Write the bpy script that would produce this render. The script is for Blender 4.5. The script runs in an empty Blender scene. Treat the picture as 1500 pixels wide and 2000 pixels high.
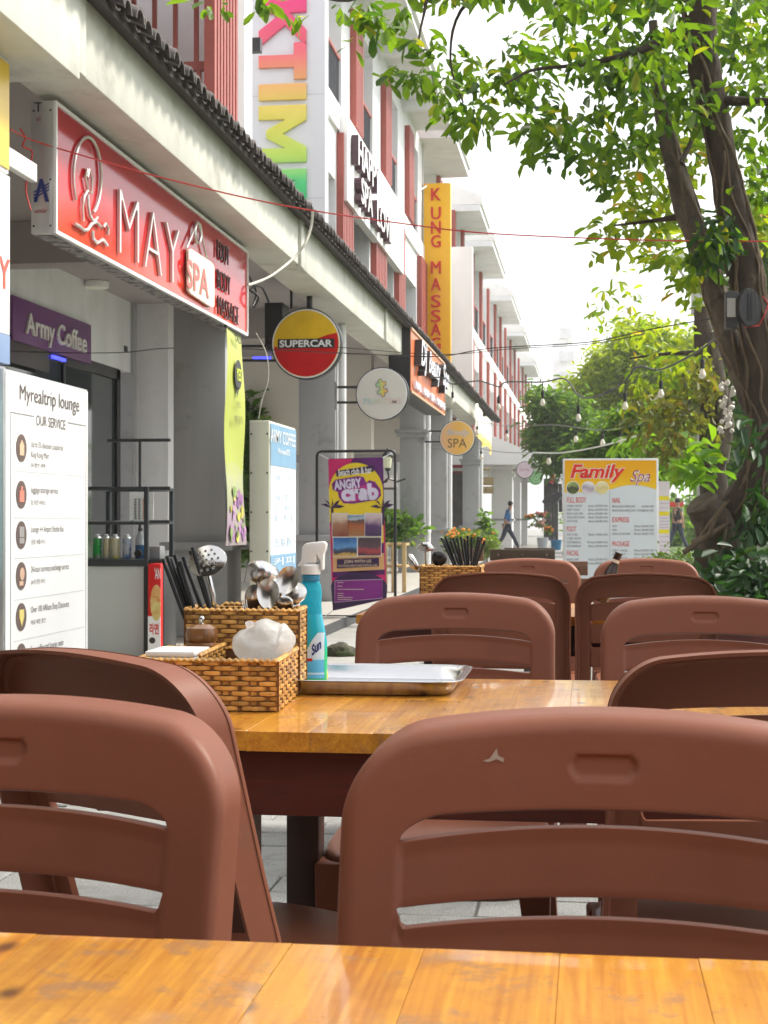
import bpy, bmesh, math, random
import numpy as np
from mathutils import Vector, Matrix, Euler
random.seed(7)
SC = bpy.context.scene
COL = SC.collection
R = math.radians
PI = math.pi

# ------------------------------------------------------------------ camera
EYE = 1.05
TH = math.atan(400 / 3000.0)              # yaw left of the street direction (+Y)
cam = bpy.data.cameras.new('camera')
cam.sensor_fit = 'VERTICAL'; cam.sensor_height = 36.0; cam.sensor_width = 27.0
cam.lens = 54.0
cam.dof.use_dof = True; cam.dof.focus_distance = 2.6; cam.dof.aperture_fstop = 28.0
cam.clip_start = 0.02; cam.clip_end = 1500
co = bpy.data.objects.new('camera', cam); COL.objects.link(co)
co.location = (0, 0, EYE)
co.rotation_euler = (R(90) + math.atan(13 / 3000.0), 0, TH)
SC.camera = co
FWD = Vector((-math.sin(TH), math.cos(TH), 0)); RGT = Vector((math.cos(TH), math.sin(TH), 0))

def at(px, py, Y=None, X=None, Z=None):
    """world point seen at photo pixel (1500x2000) on the plane Y=, X= or Z="""
    d = FWD + RGT * ((px - 750) / 3000.0) + Vector((0, 0, (1013 - py) / 3000.0))
    if Y is not None: t = Y / d.y
    elif X is not None: t = X / d.x
    else: t = (Z - EYE) / d.z
    return Vector((0, 0, EYE)) + d * t

# ------------------------------------------------------------------ sky, sun, exposure
SUN_EL, SUN_AZ = R(50), R(56)             # azimuth from +Y towards +X
w = bpy.data.worlds.new('World'); SC.world = w; w.use_nodes = True
nt = w.node_tree; nt.nodes.clear()
out = nt.nodes.new('ShaderNodeOutputWorld'); bg = nt.nodes.new('ShaderNodeBackground')
sky = nt.nodes.new('ShaderNodeTexSky'); sky.sky_type = 'NISHITA'; sky.sun_disc = False
sky.sun_elevation = SUN_EL; sky.sun_rotation = SUN_AZ
sky.air_density = 1.0; sky.dust_density = 4.0; sky.ozone_density = 1.0
hs = nt.nodes.new('ShaderNodeHueSaturation'); hs.inputs['Saturation'].default_value = 0.30
mx = nt.nodes.new('ShaderNodeMix'); mx.data_type = 'RGBA'
mx.inputs[0].default_value = 0.40
mx.inputs[7].default_value = (9.2, 9.2, 9.4, 1)          # even bright cloud cover
nt.links.new(sky.outputs[0], hs.inputs['Color']); nt.links.new(hs.outputs[0], mx.inputs[6])
nt.links.new(mx.outputs[2], bg.inputs[0]); bg.inputs[1].default_value = 0.12
nt.links.new(bg.outputs[0], out.inputs[0])
sd = bpy.data.lights.new('sun', 'SUN'); sd.energy = 2.6; sd.angle = R(9); sd.color = (1, .94, .84)
so = bpy.data.objects.new('sun', sd); COL.objects.link(so)
sdir = Vector((math.sin(SUN_AZ) * math.cos(SUN_EL), math.cos(SUN_AZ) * math.cos(SUN_EL), math.sin(SUN_EL)))
so.rotation_euler = (-sdir).to_track_quat('-Z', 'Y').to_euler(); so.location = (10, 20, 30)
SC.view_settings.view_transform = 'Standard'; SC.view_settings.look = 'None'
SC.view_settings.exposure = 1.15; SC.view_settings.gamma = 1.0
SC.view_settings.use_curve_mapping = False
SC.render.engine = 'CYCLES'
SC.cycles.max_bounces = 8; SC.cycles.transparent_max_bounces = 8
SC.cycles.sample_clamp_indirect = 6.0

# ------------------------------------------------------------------ materials
MATS = {}
def mat(name, col, rough=.6, metal=0., var=.12, scale=6., bump=0., bscale=60., spec=.5, coat=0., trans=0., emis=0.,
        stretch=None, alpha=None, dirt=None, coords='Object', island=0., objrand=0., ior=1.45):
    """procedural Principled material: base colour broken up by noise, optional bump, dirt, per-island or per-object tone"""
    if name in MATS: return MATS[name]
    m = bpy.data.materials.new(name); m.use_nodes = True; MATS[name] = m
    n = m.node_tree.nodes; l = m.node_tree.links
    b = n['Principled BSDF']
    b.inputs['Roughness'].default_value = rough; b.inputs['Metallic'].default_value = metal
    b.inputs['Specular IOR Level'].default_value = spec; b.inputs['Coat Weight'].default_value = coat
    b.inputs['Coat Roughness'].default_value = .12
    b.inputs['Transmission Weight'].default_value = trans; b.inputs['IOR'].default_value = ior
    if alpha is not None: b.inputs['Alpha'].default_value = alpha
    tc = n.new('ShaderNodeTexCoord'); mp = n.new('ShaderNodeMapping')
    l.new(tc.outputs[coords], mp.inputs[0])
    if stretch: mp.inputs['Scale'].default_value = stretch
    nz = n.new('ShaderNodeTexNoise'); nz.inputs['Scale'].default_value = scale; nz.inputs['Detail'].default_value = 5
    nz.inputs['Roughness'].default_value = .6
    l.new(mp.outputs[0], nz.inputs['Vector'])
    rmp = n.new('ShaderNodeMapRange'); rmp.inputs[1].default_value = .25; rmp.inputs[2].default_value = .75
    rmp.inputs[3].default_value = 1 - var; rmp.inputs[4].default_value = 1 + var
    l.new(nz.outputs[0], rmp.inputs[0])
    val = rmp.outputs[0]
    def times(a, src, amt):
        q = n.new('ShaderNodeMapRange'); q.inputs[3].default_value = 1 - amt; q.inputs[4].default_value = 1 + amt
        l.new(src, q.inputs[0]); t = n.new('ShaderNodeMath'); t.operation = 'MULTIPLY'
        l.new(a, t.inputs[0]); l.new(q.outputs[0], t.inputs[1]); return t.outputs[0]
    if island:
        g = n.new('ShaderNodeNewGeometry'); val = times(val, g.outputs['Random Per Island'], island)
    if objrand:
        g = n.new('ShaderNodeObjectInfo'); val = times(val, g.outputs['Random'], objrand)
    mu = n.new('ShaderNodeMix'); mu.data_type = 'RGBA'; mu.blend_type = 'MULTIPLY'; mu.inputs[0].default_value = 1
    mu.inputs[6].default_value = (*col, 1)
    l.new(val, mu.inputs[7])
    c = mu.outputs[2]
    if dirt:
        dc, dscale, dlo, dhi = dirt
        n2 = n.new('ShaderNodeTexNoise'); n2.inputs['Scale'].default_value = dscale; n2.inputs['Detail'].default_value = 8
        n2.inputs['Roughness'].default_value = .7
        l.new(tc.outputs[coords], n2.inputs['Vector'])
        r2 = n.new('ShaderNodeMapRange'); r2.inputs[1].default_value = dlo; r2.inputs[2].default_value = dhi
        l.new(n2.outputs[0], r2.inputs[0])
        m2 = n.new('ShaderNodeMix'); m2.data_type = 'RGBA'; l.new(r2.outputs[0], m2.inputs[0])
        l.new(c, m2.inputs[6]); m2.inputs[7].default_value = (*dc, 1); c = m2.outputs[2]
    l.new(c, b.inputs['Base Color'])
    if emis:
        l.new(c, b.inputs['Emission Color']); b.inputs['Emission Strength'].default_value = emis
    if bump:
        nb = n.new('ShaderNodeTexNoise'); nb.inputs['Scale'].default_value = bscale; nb.inputs['Detail'].default_value = 4
        l.new(mp.outputs[0], nb.inputs['Vector'])
        bp = n.new('ShaderNodeBump'); bp.inputs['Strength'].default_value = bump; bp.inputs['Distance'].default_value = .01
        l.new(nb.outputs[0], bp.inputs['Height']); l.new(bp.outputs[0], b.inputs['Normal'])
    return m

def leaf_mat(name, c1, c2, c3, tr=.35, rough=.45, glow=1.6):
    """leaf: tone per leaf (random per island) and light shining through"""
    if name in MATS: return MATS[name]
    m = bpy.data.materials.new(name); m.use_nodes = True; MATS[name] = m
    n = m.node_tree.nodes; l = m.node_tree.links; b = n['Principled BSDF']; o = n['Material Output']
    g = n.new('ShaderNodeNewGeometry'); ob = n.new('ShaderNodeObjectInfo')
    ad = n.new('ShaderNodeMath'); ad.operation = 'ADD'; l.new(g.outputs['Random Per Island'], ad.inputs[0]); l.new(ob.outputs['Random'], ad.inputs[1])
    fr = n.new('ShaderNodeMath'); fr.operation = 'FRACT'; l.new(ad.outputs[0], fr.inputs[0])
    cr = n.new('ShaderNodeValToRGB'); e = cr.color_ramp.elements
    e[0].color = (*c1, 1); e[1].color = (*c3, 1); k = e.new(.6); k.color = (*c2, 1); k2 = e.new(.93); k2.color = (*c2, 1)
    l.new(fr.outputs[0], cr.inputs[0]); l.new(cr.outputs[0], b.inputs['Base Color'])
    b.inputs['Roughness'].default_value = rough
    t = n.new('ShaderNodeBsdfTranslucent'); mu = n.new('ShaderNodeMix'); mu.data_type = 'RGBA'; mu.blend_type = 'MULTIPLY'
    mu.inputs[0].default_value = 1; l.new(cr.outputs[0], mu.inputs[6]); mu.inputs[7].default_value = (glow * 1.5, glow * 1.35, glow * .35, 1)
    l.new(mu.outputs[2], t.inputs[0])
    ms = n.new('ShaderNodeMixShader'); ms.inputs[0].default_value = tr
    l.new(b.outputs[0], ms.inputs[1]); l.new(t.outputs[0], ms.inputs[2]); l.new(ms.outputs[0], o.inputs[0])
    return m

def wood_mat(name, ca, cb, cdark, rough=.22, coat=.5, axis='Y', knots=True, objrand=.16, worn=None):
    """varnished wood: grain along one axis, knots, blotches, tone per board"""
    if name in MATS: return MATS[name]
    m = bpy.data.materials.new(name); m.use_nodes = True; MATS[name] = m
    n = m.node_tree.nodes; l = m.node_tree.links; b = n['Principled BSDF']
    tc = n.new('ShaderNodeTexCoord'); ob = n.new('ShaderNodeObjectInfo')
    off = n.new('ShaderNodeVectorMath'); off.operation = 'SCALE'; l.new(ob.outputs['Random'], off.inputs['Scale']); off.inputs[0].default_value = (37, 19, 11)
    add = n.new('ShaderNodeVectorMath'); l.new(tc.outputs['Object'], add.inputs[0]); l.new(off.outputs[0], add.inputs[1])
    mp = n.new('ShaderNodeMapping'); s = {'Y': (22, 1.6, 22), 'X': (1.6, 22, 22), 'Z': (22, 22, 1.6)}[axis]
    mp.inputs['Scale'].default_value = s; l.new(add.outputs[0], mp.inputs[0])
    g = n.new('ShaderNodeTexNoise'); g.inputs['Scale'].default_value = 1.6; g.inputs['Detail'].default_value = 8; g.inputs['Distortion'].default_value = .9
    g.inputs['Roughness'].default_value = .65
    l.new(mp.outputs[0], g.inputs['Vector'])
    m3 = n.new('ShaderNodeMapping'); m3.inputs['Scale'].default_value = tuple(x * (7 if x > 5 else 2.2) for x in s); l.new(add.outputs[0], m3.inputs[0])
    g3 = n.new('ShaderNodeTexNoise'); g3.inputs['Scale'].default_value = 1.5; g3.inputs['Detail'].default_value = 6; l.new(m3.outputs[0], g3.inputs['Vector'])
    gm = n.new('ShaderNodeMath'); gm.operation = 'MULTIPLY_ADD'; gm.inputs[1].default_value = .55; l.new(g3.outputs[0], gm.inputs[0])
    gs = n.new('ShaderNodeMath'); gs.operation = 'MULTIPLY_ADD'; gs.inputs[1].default_value = .85; gs.inputs[2].default_value = -.20; l.new(g.outputs[0], gs.inputs[0]); l.new(gs.outputs[0], gm.inputs[2])
    cr = n.new('ShaderNodeValToRGB'); e = cr.color_ramp.elements
    e[0].position = .3; e[0].color = (*cb, 1); e[1].position = .66; e[1].color = (*ca, 1); l.new(gm.outputs[0], cr.inputs[0])
    c = cr.outputs[0]
    def over(c, src, lo, hi, col, fac=1.):
        r = n.new('ShaderNodeMapRange'); r.inputs[1].default_value = lo; r.inputs[2].default_value = hi; r.inputs[4].default_value = fac
        l.new(src, r.inputs[0]); k = n.new('ShaderNodeMix'); k.data_type = 'RGBA'; l.new(r.outputs[0], k.inputs[0])
        l.new(c, k.inputs[6]); k.inputs[7].default_value = (*col, 1); return k.outputs[2]
    bl = n.new('ShaderNodeTexNoise'); bl.inputs['Scale'].default_value = 7; bl.inputs['Detail'].default_value = 7; bl.inputs['Roughness'].default_value = .7
    l.new(add.outputs[0], bl.inputs['Vector'])
    c = over(c, bl.outputs[0], .52, .75, cdark, .75)
    if knots:
        v = n.new('ShaderNodeTexVoronoi'); v.voronoi_dimensions = '2D'; v.inputs['Scale'].default_value = 4.6
        mk = n.new('ShaderNodeMapping'); mk.inputs['Scale'].default_value = {'Y': (1.5, .9, .001), 'X': (.9, 1.5, .001), 'Z': (1.5, .001, .9)}[axis]
        l.new(add.outputs[0], mk.inputs[0]); l.new(mk.outputs[0], v.inputs['Vector'])
        c = over(c, v.outputs['Distance'], .075, .02, tuple(x * .35 for x in cdark), .9)
    if worn:
        wn = n.new('ShaderNodeTexNoise'); wn.inputs['Scale'].default_value = 16; wn.inputs['Detail'].default_value = 9; wn.inputs['Roughness'].default_value = .75
        l.new(add.outputs[0], wn.inputs['Vector'])
        c = over(c, wn.outputs[0], .55, .62, worn, .75)
    mu = n.new('ShaderNodeMix'); mu.data_type = 'RGBA'; mu.blend_type = 'MULTIPLY'; mu.inputs[0].default_value = 1
    q = n.new('ShaderNodeMapRange'); q.inputs[3].default_value = 1 - objrand; q.inputs[4].default_value = 1 + objrand
    l.new(ob.outputs['Random'], q.inputs[0]); l.new(c, mu.inputs[6]); l.new(q.outputs[0], mu.inputs[7])
    l.new(mu.outputs[2], b.inputs['Base Color'])
    b.inputs['Coat Weight'].default_value = coat; b.inputs['Coat Roughness'].default_value = .05
    rr = n.new('ShaderNodeMapRange'); rr.inputs[3].default_value = rough; rr.inputs[4].default_value = rough + .25
    l.new(bl.outputs[0], rr.inputs[0]); l.new(rr.outputs[0], b.inputs['Roughness'])
    bp = n.new('ShaderNodeBump'); bp.inputs['Strength'].default_value = .12; bp.inputs['Distance'].default_value = .004
    l.new(g.outputs[0], bp.inputs['Height']); l.new(bp.outputs[0], b.inputs['Normal'])
    return m

def film_mat(name, col, tr=.5, rough=.25, bump=.4, bscale=45):
    """thin white plastic film: light passes through it"""
    if name in MATS: return MATS[name]
    m = mat(name, col, rough=rough, var=.04, bump=bump, bscale=bscale); n = m.node_tree.nodes; l = m.node_tree.links
    t = n.new('ShaderNodeBsdfTranslucent'); t.inputs[0].default_value = (*col, 1); ms = n.new('ShaderNodeMixShader'); ms.inputs[0].default_value = tr
    l.new(n['Principled BSDF'].outputs[0], ms.inputs[1]); l.new(t.outputs[0], ms.inputs[2]); l.new(ms.outputs[0], n['Material Output'].inputs[0]); return m

def grad_mat(name, stops, axis=2, lo=0., hi=1., rough=.5, noise=.0, radial=False, spec=.5):
    """printed colour gradient along a local axis (flat print)"""
    if name in MATS: return MATS[name]
    m = bpy.data.materials.new(name); m.use_nodes = True; MATS[name] = m
    n = m.node_tree.nodes; l = m.node_tree.links; b = n['Principled BSDF']; b.inputs['Roughness'].default_value = rough; b.inputs['Specular IOR Level'].default_value = spec
    tc = n.new('ShaderNodeTexCoord'); sp = n.new('ShaderNodeSeparateXYZ'); l.new(tc.outputs['Object'], sp.inputs[0])
    mr = n.new('ShaderNodeMapRange'); mr.inputs[1].default_value = lo; mr.inputs[2].default_value = hi
    l.new(sp.outputs[axis], mr.inputs[0])
    src = mr.outputs[0]
    if noise:
        nz = n.new('ShaderNodeTexNoise'); nz.inputs['Scale'].default_value = 14; nz.inputs['Detail'].default_value = 6
        l.new(tc.outputs['Object'], nz.inputs['Vector'])
        r2 = n.new('ShaderNodeMapRange'); r2.inputs[3].default_value = -noise; r2.inputs[4].default_value = noise; l.new(nz.outputs[0], r2.inputs[0])
        a = n.new('ShaderNodeMath'); l.new(src, a.inputs[0]); l.new(r2.outputs[0], a.inputs[1]); src = a.outputs[0]
    cr = n.new('ShaderNodeValToRGB'); e = cr.color_ramp.elements
    e[0].position = stops[0][0]; e[0].color = (*stops[0][1], 1); e[1].position = stops[-1][0]; e[1].color = (*stops[-1][1], 1)
    for p, c in stops[1:-1]:
        k = e.new(p); k.color = (*c, 1)
    l.new(src, cr.inputs[0]); l.new(cr.outputs[0], b.inputs['Base Color'])
    return m

# ------------------------------------------------------------------ object helpers
BASE = {}
def thing(name, label, cat, loc=(0, 0, 0), group=None, kind=None):
    o = bpy.data.objects.new(name, None); COL.objects.link(o); o.location = loc; o.empty_display_size = .1
    BASE[o.name] = Vector(loc)
    tag(o, label, cat, group, kind); return o
def tag(o, label=None, cat=None, group=None, kind=None):
    if label: o['label'] = label
    if cat: o['category'] = cat
    if group: o['group'] = group
    if kind: o['kind'] = kind
    return o
def copy_tree(o, parent=None):
    c = o.copy(); COL.objects.link(c)
    if parent is not None: c.parent = parent
    BASE[c.name] = BASE.get(o.name, Vector((0, 0, 0))).copy()
    for ch in [x for x in o.children]: copy_tree(ch, c)
    return c
def link_mesh(name, me, m, parent=None, base=None):
    o = bpy.data.objects.new(name, me); COL.objects.link(o)
    if m is not None:
        me.materials.clear(); me.materials.append(m)
    if parent is not None:
        o.parent = parent; BASE[o.name] = BASE[parent.name].copy()
    else:
        BASE[o.name] = Vector(base) if base is not None else Vector((0, 0, 0))
        o.location = BASE[o.name]
    return o

class B:
    """collects geometry in world coordinates; build() makes ONE mesh object"""
    def __init__(s): s.v = []; s.f = []
    def add(s, vs, fs):
        k = len(s.v); s.v += [Vector(p) for p in vs]; s.f += [tuple(i + k for i in f) for f in fs]; return s
    def box(s, x0, x1, y0, y1, z0, z1, M=None):
        vs = [Vector(p) for p in ((x0, y0, z0), (x1, y0, z0), (x1, y1, z0), (x0, y1, z0), (x0, y0, z1), (x1, y0, z1), (x1, y1, z1), (x0, y1, z1))]
        if M is not None: vs = [M @ p for p in vs]
        return s.add(vs, [(0, 3, 2, 1), (4, 5, 6, 7), (0, 1, 5, 4), (1, 2, 6, 5), (2, 3, 7, 6), (3, 0, 4, 7)])
    def prism(s, poly, d):
        """poly: list of 3D points (planar), extruded by vector d"""
        n = len(poly); p = [Vector(q) for q in poly]; d = Vector(d); q = [a + d for a in p]
        return s.add(p + q, [tuple(range(n))[::-1], tuple(range(n, 2 * n))] + [(i, (i + 1) % n, n + (i + 1) % n, n + i) for i in range(n)])
    def tube(s, pts, rad, n=10, cap=True, jit=0.):
        pts = [Vector(p) for p in pts]
        if not hasattr(rad, '__len__'): rad = [rad] * len(pts)
        rings = []; up = None
        for i, p in enumerate(pts):
            t = (pts[min(i + 1, len(pts) - 1)] - pts[max(i - 1, 0)])
            t = t.normalized() if t.length > 1e-9 else Vector((0, 0, 1))
            if up is None: up = Vector((0, 0, 1)) if abs(t.z) < .9 else Vector((1, 0, 0))
            a = t.cross(up)
            if a.length < 1e-6: a = t.cross(Vector((0, 1, 0)))
            a.normalize(); b = a.cross(t).normalized(); up = b
            rings.append([p + (a * math.cos(2 * PI * k / n) + b * math.sin(2 * PI * k / n)) * rad[i] * (1 + random.uniform(-jit, jit)) for k in range(n)])
        vs = [q for r in rings for q in r]; fs = []
        for i in range(len(pts) - 1):
            for k in range(n):
                fs.append((i * n + k, i * n + (k + 1) % n, (i + 1) * n + (k + 1) % n, (i + 1) * n + k))
        if cap:
            fs.append(tuple(range(n))[::-1]); fs.append(tuple((len(pts) - 1) * n + k for k in range(n)))
        return s.add(vs, fs)
    def cyl(s, p0, p1, r0, r1=None, n=16):
        return s.tube([p0, p1], [r0, r0 if r1 is None else r1], n)
    def lathe(s, prof, c, axis=(0, 0, 1), n=20):
        ax = Vector(axis).normalized(); a = ax.orthogonal().normalized(); b = ax.cross(a); c = Vector(c)
        vs = []; fs = []
        for r, h in prof:
            for k in range(n):
                t = 2 * PI * k / n; vs.append(c + ax * h + (a * math.cos(t) + b * math.sin(t)) * max(r, 1e-4))
        for i in range(len(prof) - 1):
            for k in range(n): fs.append((i * n + k, i * n + (k + 1) % n, (i + 1) * n + (k + 1) % n, (i + 1) * n + k))
        fs.append(tuple(range(n))[::-1]); fs.append(tuple((len(prof) - 1) * n + k for k in range(n)))
        return s.add(vs, fs)
    def blob(s, c, r, sub=2, jit=0., squash=(1, 1, 1)):
        bm = bmesh.new(); bmesh.ops.create_icosphere(bm, subdivisions=sub, radius=1)
        c = Vector(c); vs = []
        for v in bm.verts:
            k = r * (1 + random.uniform(-jit, jit)); vs.append(c + Vector((v.co.x * squash[0], v.co.y * squash[1], v.co.z * squash[2])) * k)
        fs = [tuple(v.index for v in f.verts) for f in bm.faces]; bm.free(); return s.add(vs, fs)
    def grid(s, fn, nu, nv):
        vs = [fn(i / nu, j / nv) for j in range(nv + 1) for i in range(nu + 1)]
        return s.add(vs, [(j * (nu + 1) + i, j * (nu + 1) + i + 1, (j + 1) * (nu + 1) + i + 1, (j + 1) * (nu + 1) + i) for j in range(nv) for i in range(nu)])
    def mesh(s, name, off, smooth=None, bevel=0., seg=2):
        me = bpy.data.meshes.new(name)
        me.from_pydata([tuple(p - off) for p in s.v], [], s.f); me.validate()
        if bevel:
            bm = bmesh.new(); bm.from_mesh(me)
            bmesh.ops.bevel(bm, geom=[e for e in bm.edges if e.is_manifold and e.calc_face_angle(0) > .4], offset=bevel, segments=seg, profile=.5, affect='EDGES', clamp_overlap=True)
            bm.to_mesh(me); bm.free()
            if smooth is None: smooth = 40
        if smooth:
            me.polygons.foreach_set('use_smooth', [True] * len(me.polygons)); me.set_sharp_from_angle(angle=R(smooth))
        return me
    def build(s, name, m, parent=None, smooth=None, bevel=0., seg=2, base=None):
        off = BASE[parent.name] if parent is not None else (Vector(base) if base is not None else Vector((0, 0, 0)))
        return link_mesh(name, s.mesh(name, off, smooth, bevel, seg), m, parent, base)

def box(name, m, parent, x0, x1, y0, y1, z0, z1, bevel=0.):
    return B().box(x0, x1, y0, y1, z0, z1).build(name, m, parent, bevel=bevel)
def structure(o): o['kind'] = 'structure'; return o

# text ---------------------------------------------------------------
_tc = {}
def text_verts(body, ext=0., off=0., shear=0., spacing=1., res=3):
    key = (body, ext, off, shear, spacing)
    if key in _tc: return _tc[key]
    c = bpy.data.curves.new('t', 'FONT'); c.body = body; c.size = 1; c.extrude = ext; c.offset = off; c.shear = shear
    c.space_character = spacing; c.resolution_u = res; c.fill_mode = 'BOTH' if ext else 'FRONT'
    o = bpy.data.objects.new('t', c); COL.objects.link(o)
    dg = bpy.context.evaluated_depsgraph_get(); dg.update()
    me = bpy.data.meshes.new_from_object(o.evaluated_get(dg))
    vs = np.empty(len(me.vertices) * 3); me.vertices.foreach_get('co', vs); vs = vs.reshape(-1, 3)
    fs = [tuple(p.vertices) for p in me.polygons]
    bpy.data.objects.remove(o); bpy.data.curves.remove(c); bpy.data.meshes.remove(me)
    if len(vs): 
        lo = vs.min(0); hi = vs.max(0); vs = vs - np.array([(lo[0] + hi[0]) / 2, (lo[1] + hi[1]) / 2, 0])
        size = (hi[0] - lo[0], hi[1] - lo[1])
    else: size = (1, 1)
    _tc[key] = (vs, fs, size); return _tc[key]
def add_text(b, body, c, xd, yd, w=None, h=None, ext=0., off=0., shear=0., spacing=1., rot=0., align='C'):
    """add text to B centred at c, right dir xd, up dir yd; fits w and/or h in metres"""
    xd = Vector(xd).normalized(); yd = Vector(yd).normalized(); nd = xd.cross(yd)
    if rot:
        q = Matrix.Rotation(rot, 3, nd); xd = q @ xd; yd = q @ yd
    vs, fs, (sw, sh) = text_verts(body, 1. if ext else 0., off, shear, spacing)
    kx = (w / sw) if w else None; ky = (h / sh) if h else None
    if kx is None: kx = ky
    if ky is None: ky = kx
    c = Vector(c)
    if align == 'L': c = c + xd * (kx * sw / 2)
    if align == 'R': c = c - xd * (kx * sw / 2)
    b.add([c + xd * (v[0] * kx) + yd * (v[1] * ky) + nd * (v[2] * ext) for v in vs], fs); return b
STREET = (Vector((0, 1, 0)), Vector((0, 0, 1)))     # sign faces +X
TOUS = (Vector((1, 0, 0)), Vector((0, 0, 1)))       # sign faces -Y

def leaves(name, P, D, S, m, parent=None, base=(0, 0, 0), width=.42, fold=.12, kind=None, roll=None):
    """one mesh of leaf faces: P base points, D unit directions, S lengths (numpy)"""
    n = len(P); P = np.asarray(P, float); D = np.asarray(D, float); S = np.asarray(S, float)[:, None]
    rng = np.random.default_rng(n + 3)
    ref = rng.normal(size=(n, 3)) * .5 + np.array([0, 0, 1.])
    side = np.cross(D, ref); side /= np.linalg.norm(side, axis=1)[:, None] + 1e-9
    up = np.cross(side, D)
    def pt(a, s, u): return P + D * S * a + side * S * s + up * S * u
    V = np.stack([pt(0, 0, 0), pt(.32, width * .40, fold), pt(.72, width * .5, fold), pt(1, 0, -.05), pt(.72, -width * .5, fold), pt(.32, -width * .40, fold)], 1).reshape(-1, 3)
    V -= np.array(BASE[parent.name] if parent is not None else base)
    me = bpy.data.meshes.new(name); me.vertices.add(n * 6); me.vertices.foreach_set('co', V.ravel())
    idx = (np.arange(n) * 6)[:, None]
    F = np.concatenate([idx + np.array([0, 1, 2, 3]), idx + np.array([0, 3, 4, 5])], 1).ravel()
    me.loops.add(n * 8); me.loops.foreach_set('vertex_index', F.astype(np.int32))
    me.polygons.add(n * 2); me.polygons.foreach_set('loop_start', np.arange(0, n * 8, 4, dtype=np.int32))
    me.polygons.foreach_set('loop_total', np.full(n * 2, 4, dtype=np.int32)); me.update(); me.validate()
    o = link_mesh(name, me, m, parent, None if parent is not None else base)
    if kind: o['kind'] = kind
    return o
# ================================================================== SETTING
m_ground = mat('ground_grey', (.24, .24, .225), rough=.85, var=.22, scale=3, bump=.25, bscale=120, dirt=((.16, .155, .14), 1.2, .48, .7))
m_paver = mat('paver_granite', (.27, .27, .26), rough=.8, var=.35, scale=140, bump=.5, bscale=170, objrand=.13, dirt=((.17, .165, .155), 6, .5, .72))
m_arc = mat('arcade_tile_floor', (.36, .34, .305), rough=.45, var=.08, scale=4)
m_dark = mat('dark_stone', (.05, .052, .055), rough=.6, var=.3, scale=12)
m_grass = mat('grass', (.07, .12, .03), rough=.9, var=.4, scale=9, bump=.6, bscale=40)
m_wall = mat('white_paint', (.74, .74, .755), rough=.7, var=.07, scale=3, stretch=(1, 1, .1), dirt=((.55, .55, .55), 1.5, .52, .85), bump=.05, bscale=90)
m_wallb = mat('bright_white_paint', (.84, .83, .83), rough=.65, var=.03, scale=3)
m_cream = mat('cream_beam_paint', (.58, .58, .52), rough=.6, var=.11, scale=4, stretch=(1, 1, .12), dirt=((.34, .33, .28), 1.6, .55, .74), bump=.04, bscale=70)
m_col = mat('grey_column_paint', (.37, .37, .38), rough=.62, var=.10, scale=5, stretch=(1, 1, .12), dirt=((.25, .25, .245), 3.2, .55, .72), bump=.06, bscale=50)
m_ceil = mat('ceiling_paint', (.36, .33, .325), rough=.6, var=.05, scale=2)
m_beige = mat('beige_plaster', (.62, .58, .52), rough=.7, var=.05, scale=2)
m_red = mat('red_brown_slat', (.33, .078, .060), rough=.5, var=.1, scale=8, objrand=.1)
m_tile = mat('clay_roof_tile', (.085, .072, .066), rough=.75, var=.45, scale=9, bump=.5, bscale=40, objrand=.35, dirt=((.03, .03, .026), 5, .5, .7))
m_rail = mat('dark_rail', (.05, .055, .065), rough=.45, var=.1)
m_glass = mat('window_glass', (.05, .06, .065), rough=.06, var=.2, scale=1.2, spec=.9)
m_glassl = mat('recess_glass', (.30, .33, .36), rough=.1, var=.15, scale=1.5, spec=.8)
m_roofw = mat('white_roof_edge', (.78, .76, .74), rough=.6, var=.06)
m_roof = mat('red_clay_roof', (.36, .17, .12), rough=.8, var=.25, scale=12)
m_black = mat('black_metal', (.018, .018, .02), rough=.4, var=.1)
m_white = mat('white_plastic', (.80, .80, .79), rough=.4, var=.03)
m_steelw = mat('white_pipe', (.75, .75, .75), rough=.4, var=.04)

g = B()
g.add([(-70, -20, -.012), (70, -20, -.012), (70, 150, -.012), (-70, 150, -.012)], [(0, 1, 2, 3)])
ground = structure(g.build('ground', m_ground))
lawn = B()
lawn.grid(lambda u, v: Vector((1.9 + u * 55 + .25 * math.sin(v * 23), 6.5 + v * 130, .02 + .05 * math.sin(u * 9) * math.sin(v * 40) ** 2)), 12, 40)
structure(lawn.build('lawn', m_grass))
walk = structure(box('pavement', m_arc, None, -14, -2.28, 2, 34, -.01, .12, bevel=.01))
edge = B().box(-2.28, -2.262, 2, 34, -.01, .118); edge.build('edge_stone', m_dark, walk)
apron = structure(B().box(-2.262, -1.2, 9.5, 15.5, -.011, .035).build('concrete_apron', mat('pale_concrete', (.30, .295, .275), rough=.85, var=.15, scale=5, bump=.2), None, bevel=.01))

# pavers under and between the tables (one mesh shared by all)
pv = B().box(-.198, .198, -.098, .098, -.03, 0); pme = pv.mesh('paver', Vector((0, 0, 0)), bevel=.006, seg=1); pme.materials.append(m_paver)
n = 0
for j in range(34):
    for i in range(9):
        x = -1.9 + i * .4 + (j % 2) * .2; y = 2.35 + j * .2
        if n >= 298: break
        o = bpy.data.objects.new('paver', pme); COL.objects.link(o); o.parent = ground
        o.location = (x + random.uniform(-.002, .002), y + random.uniform(-.002, .002), random.uniform(-.0035, .0025))
        o.rotation_euler = (random.uniform(-.006, .006), random.uniform(-.006, .006), random.uniform(-.008, .008)); n += 1

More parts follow.
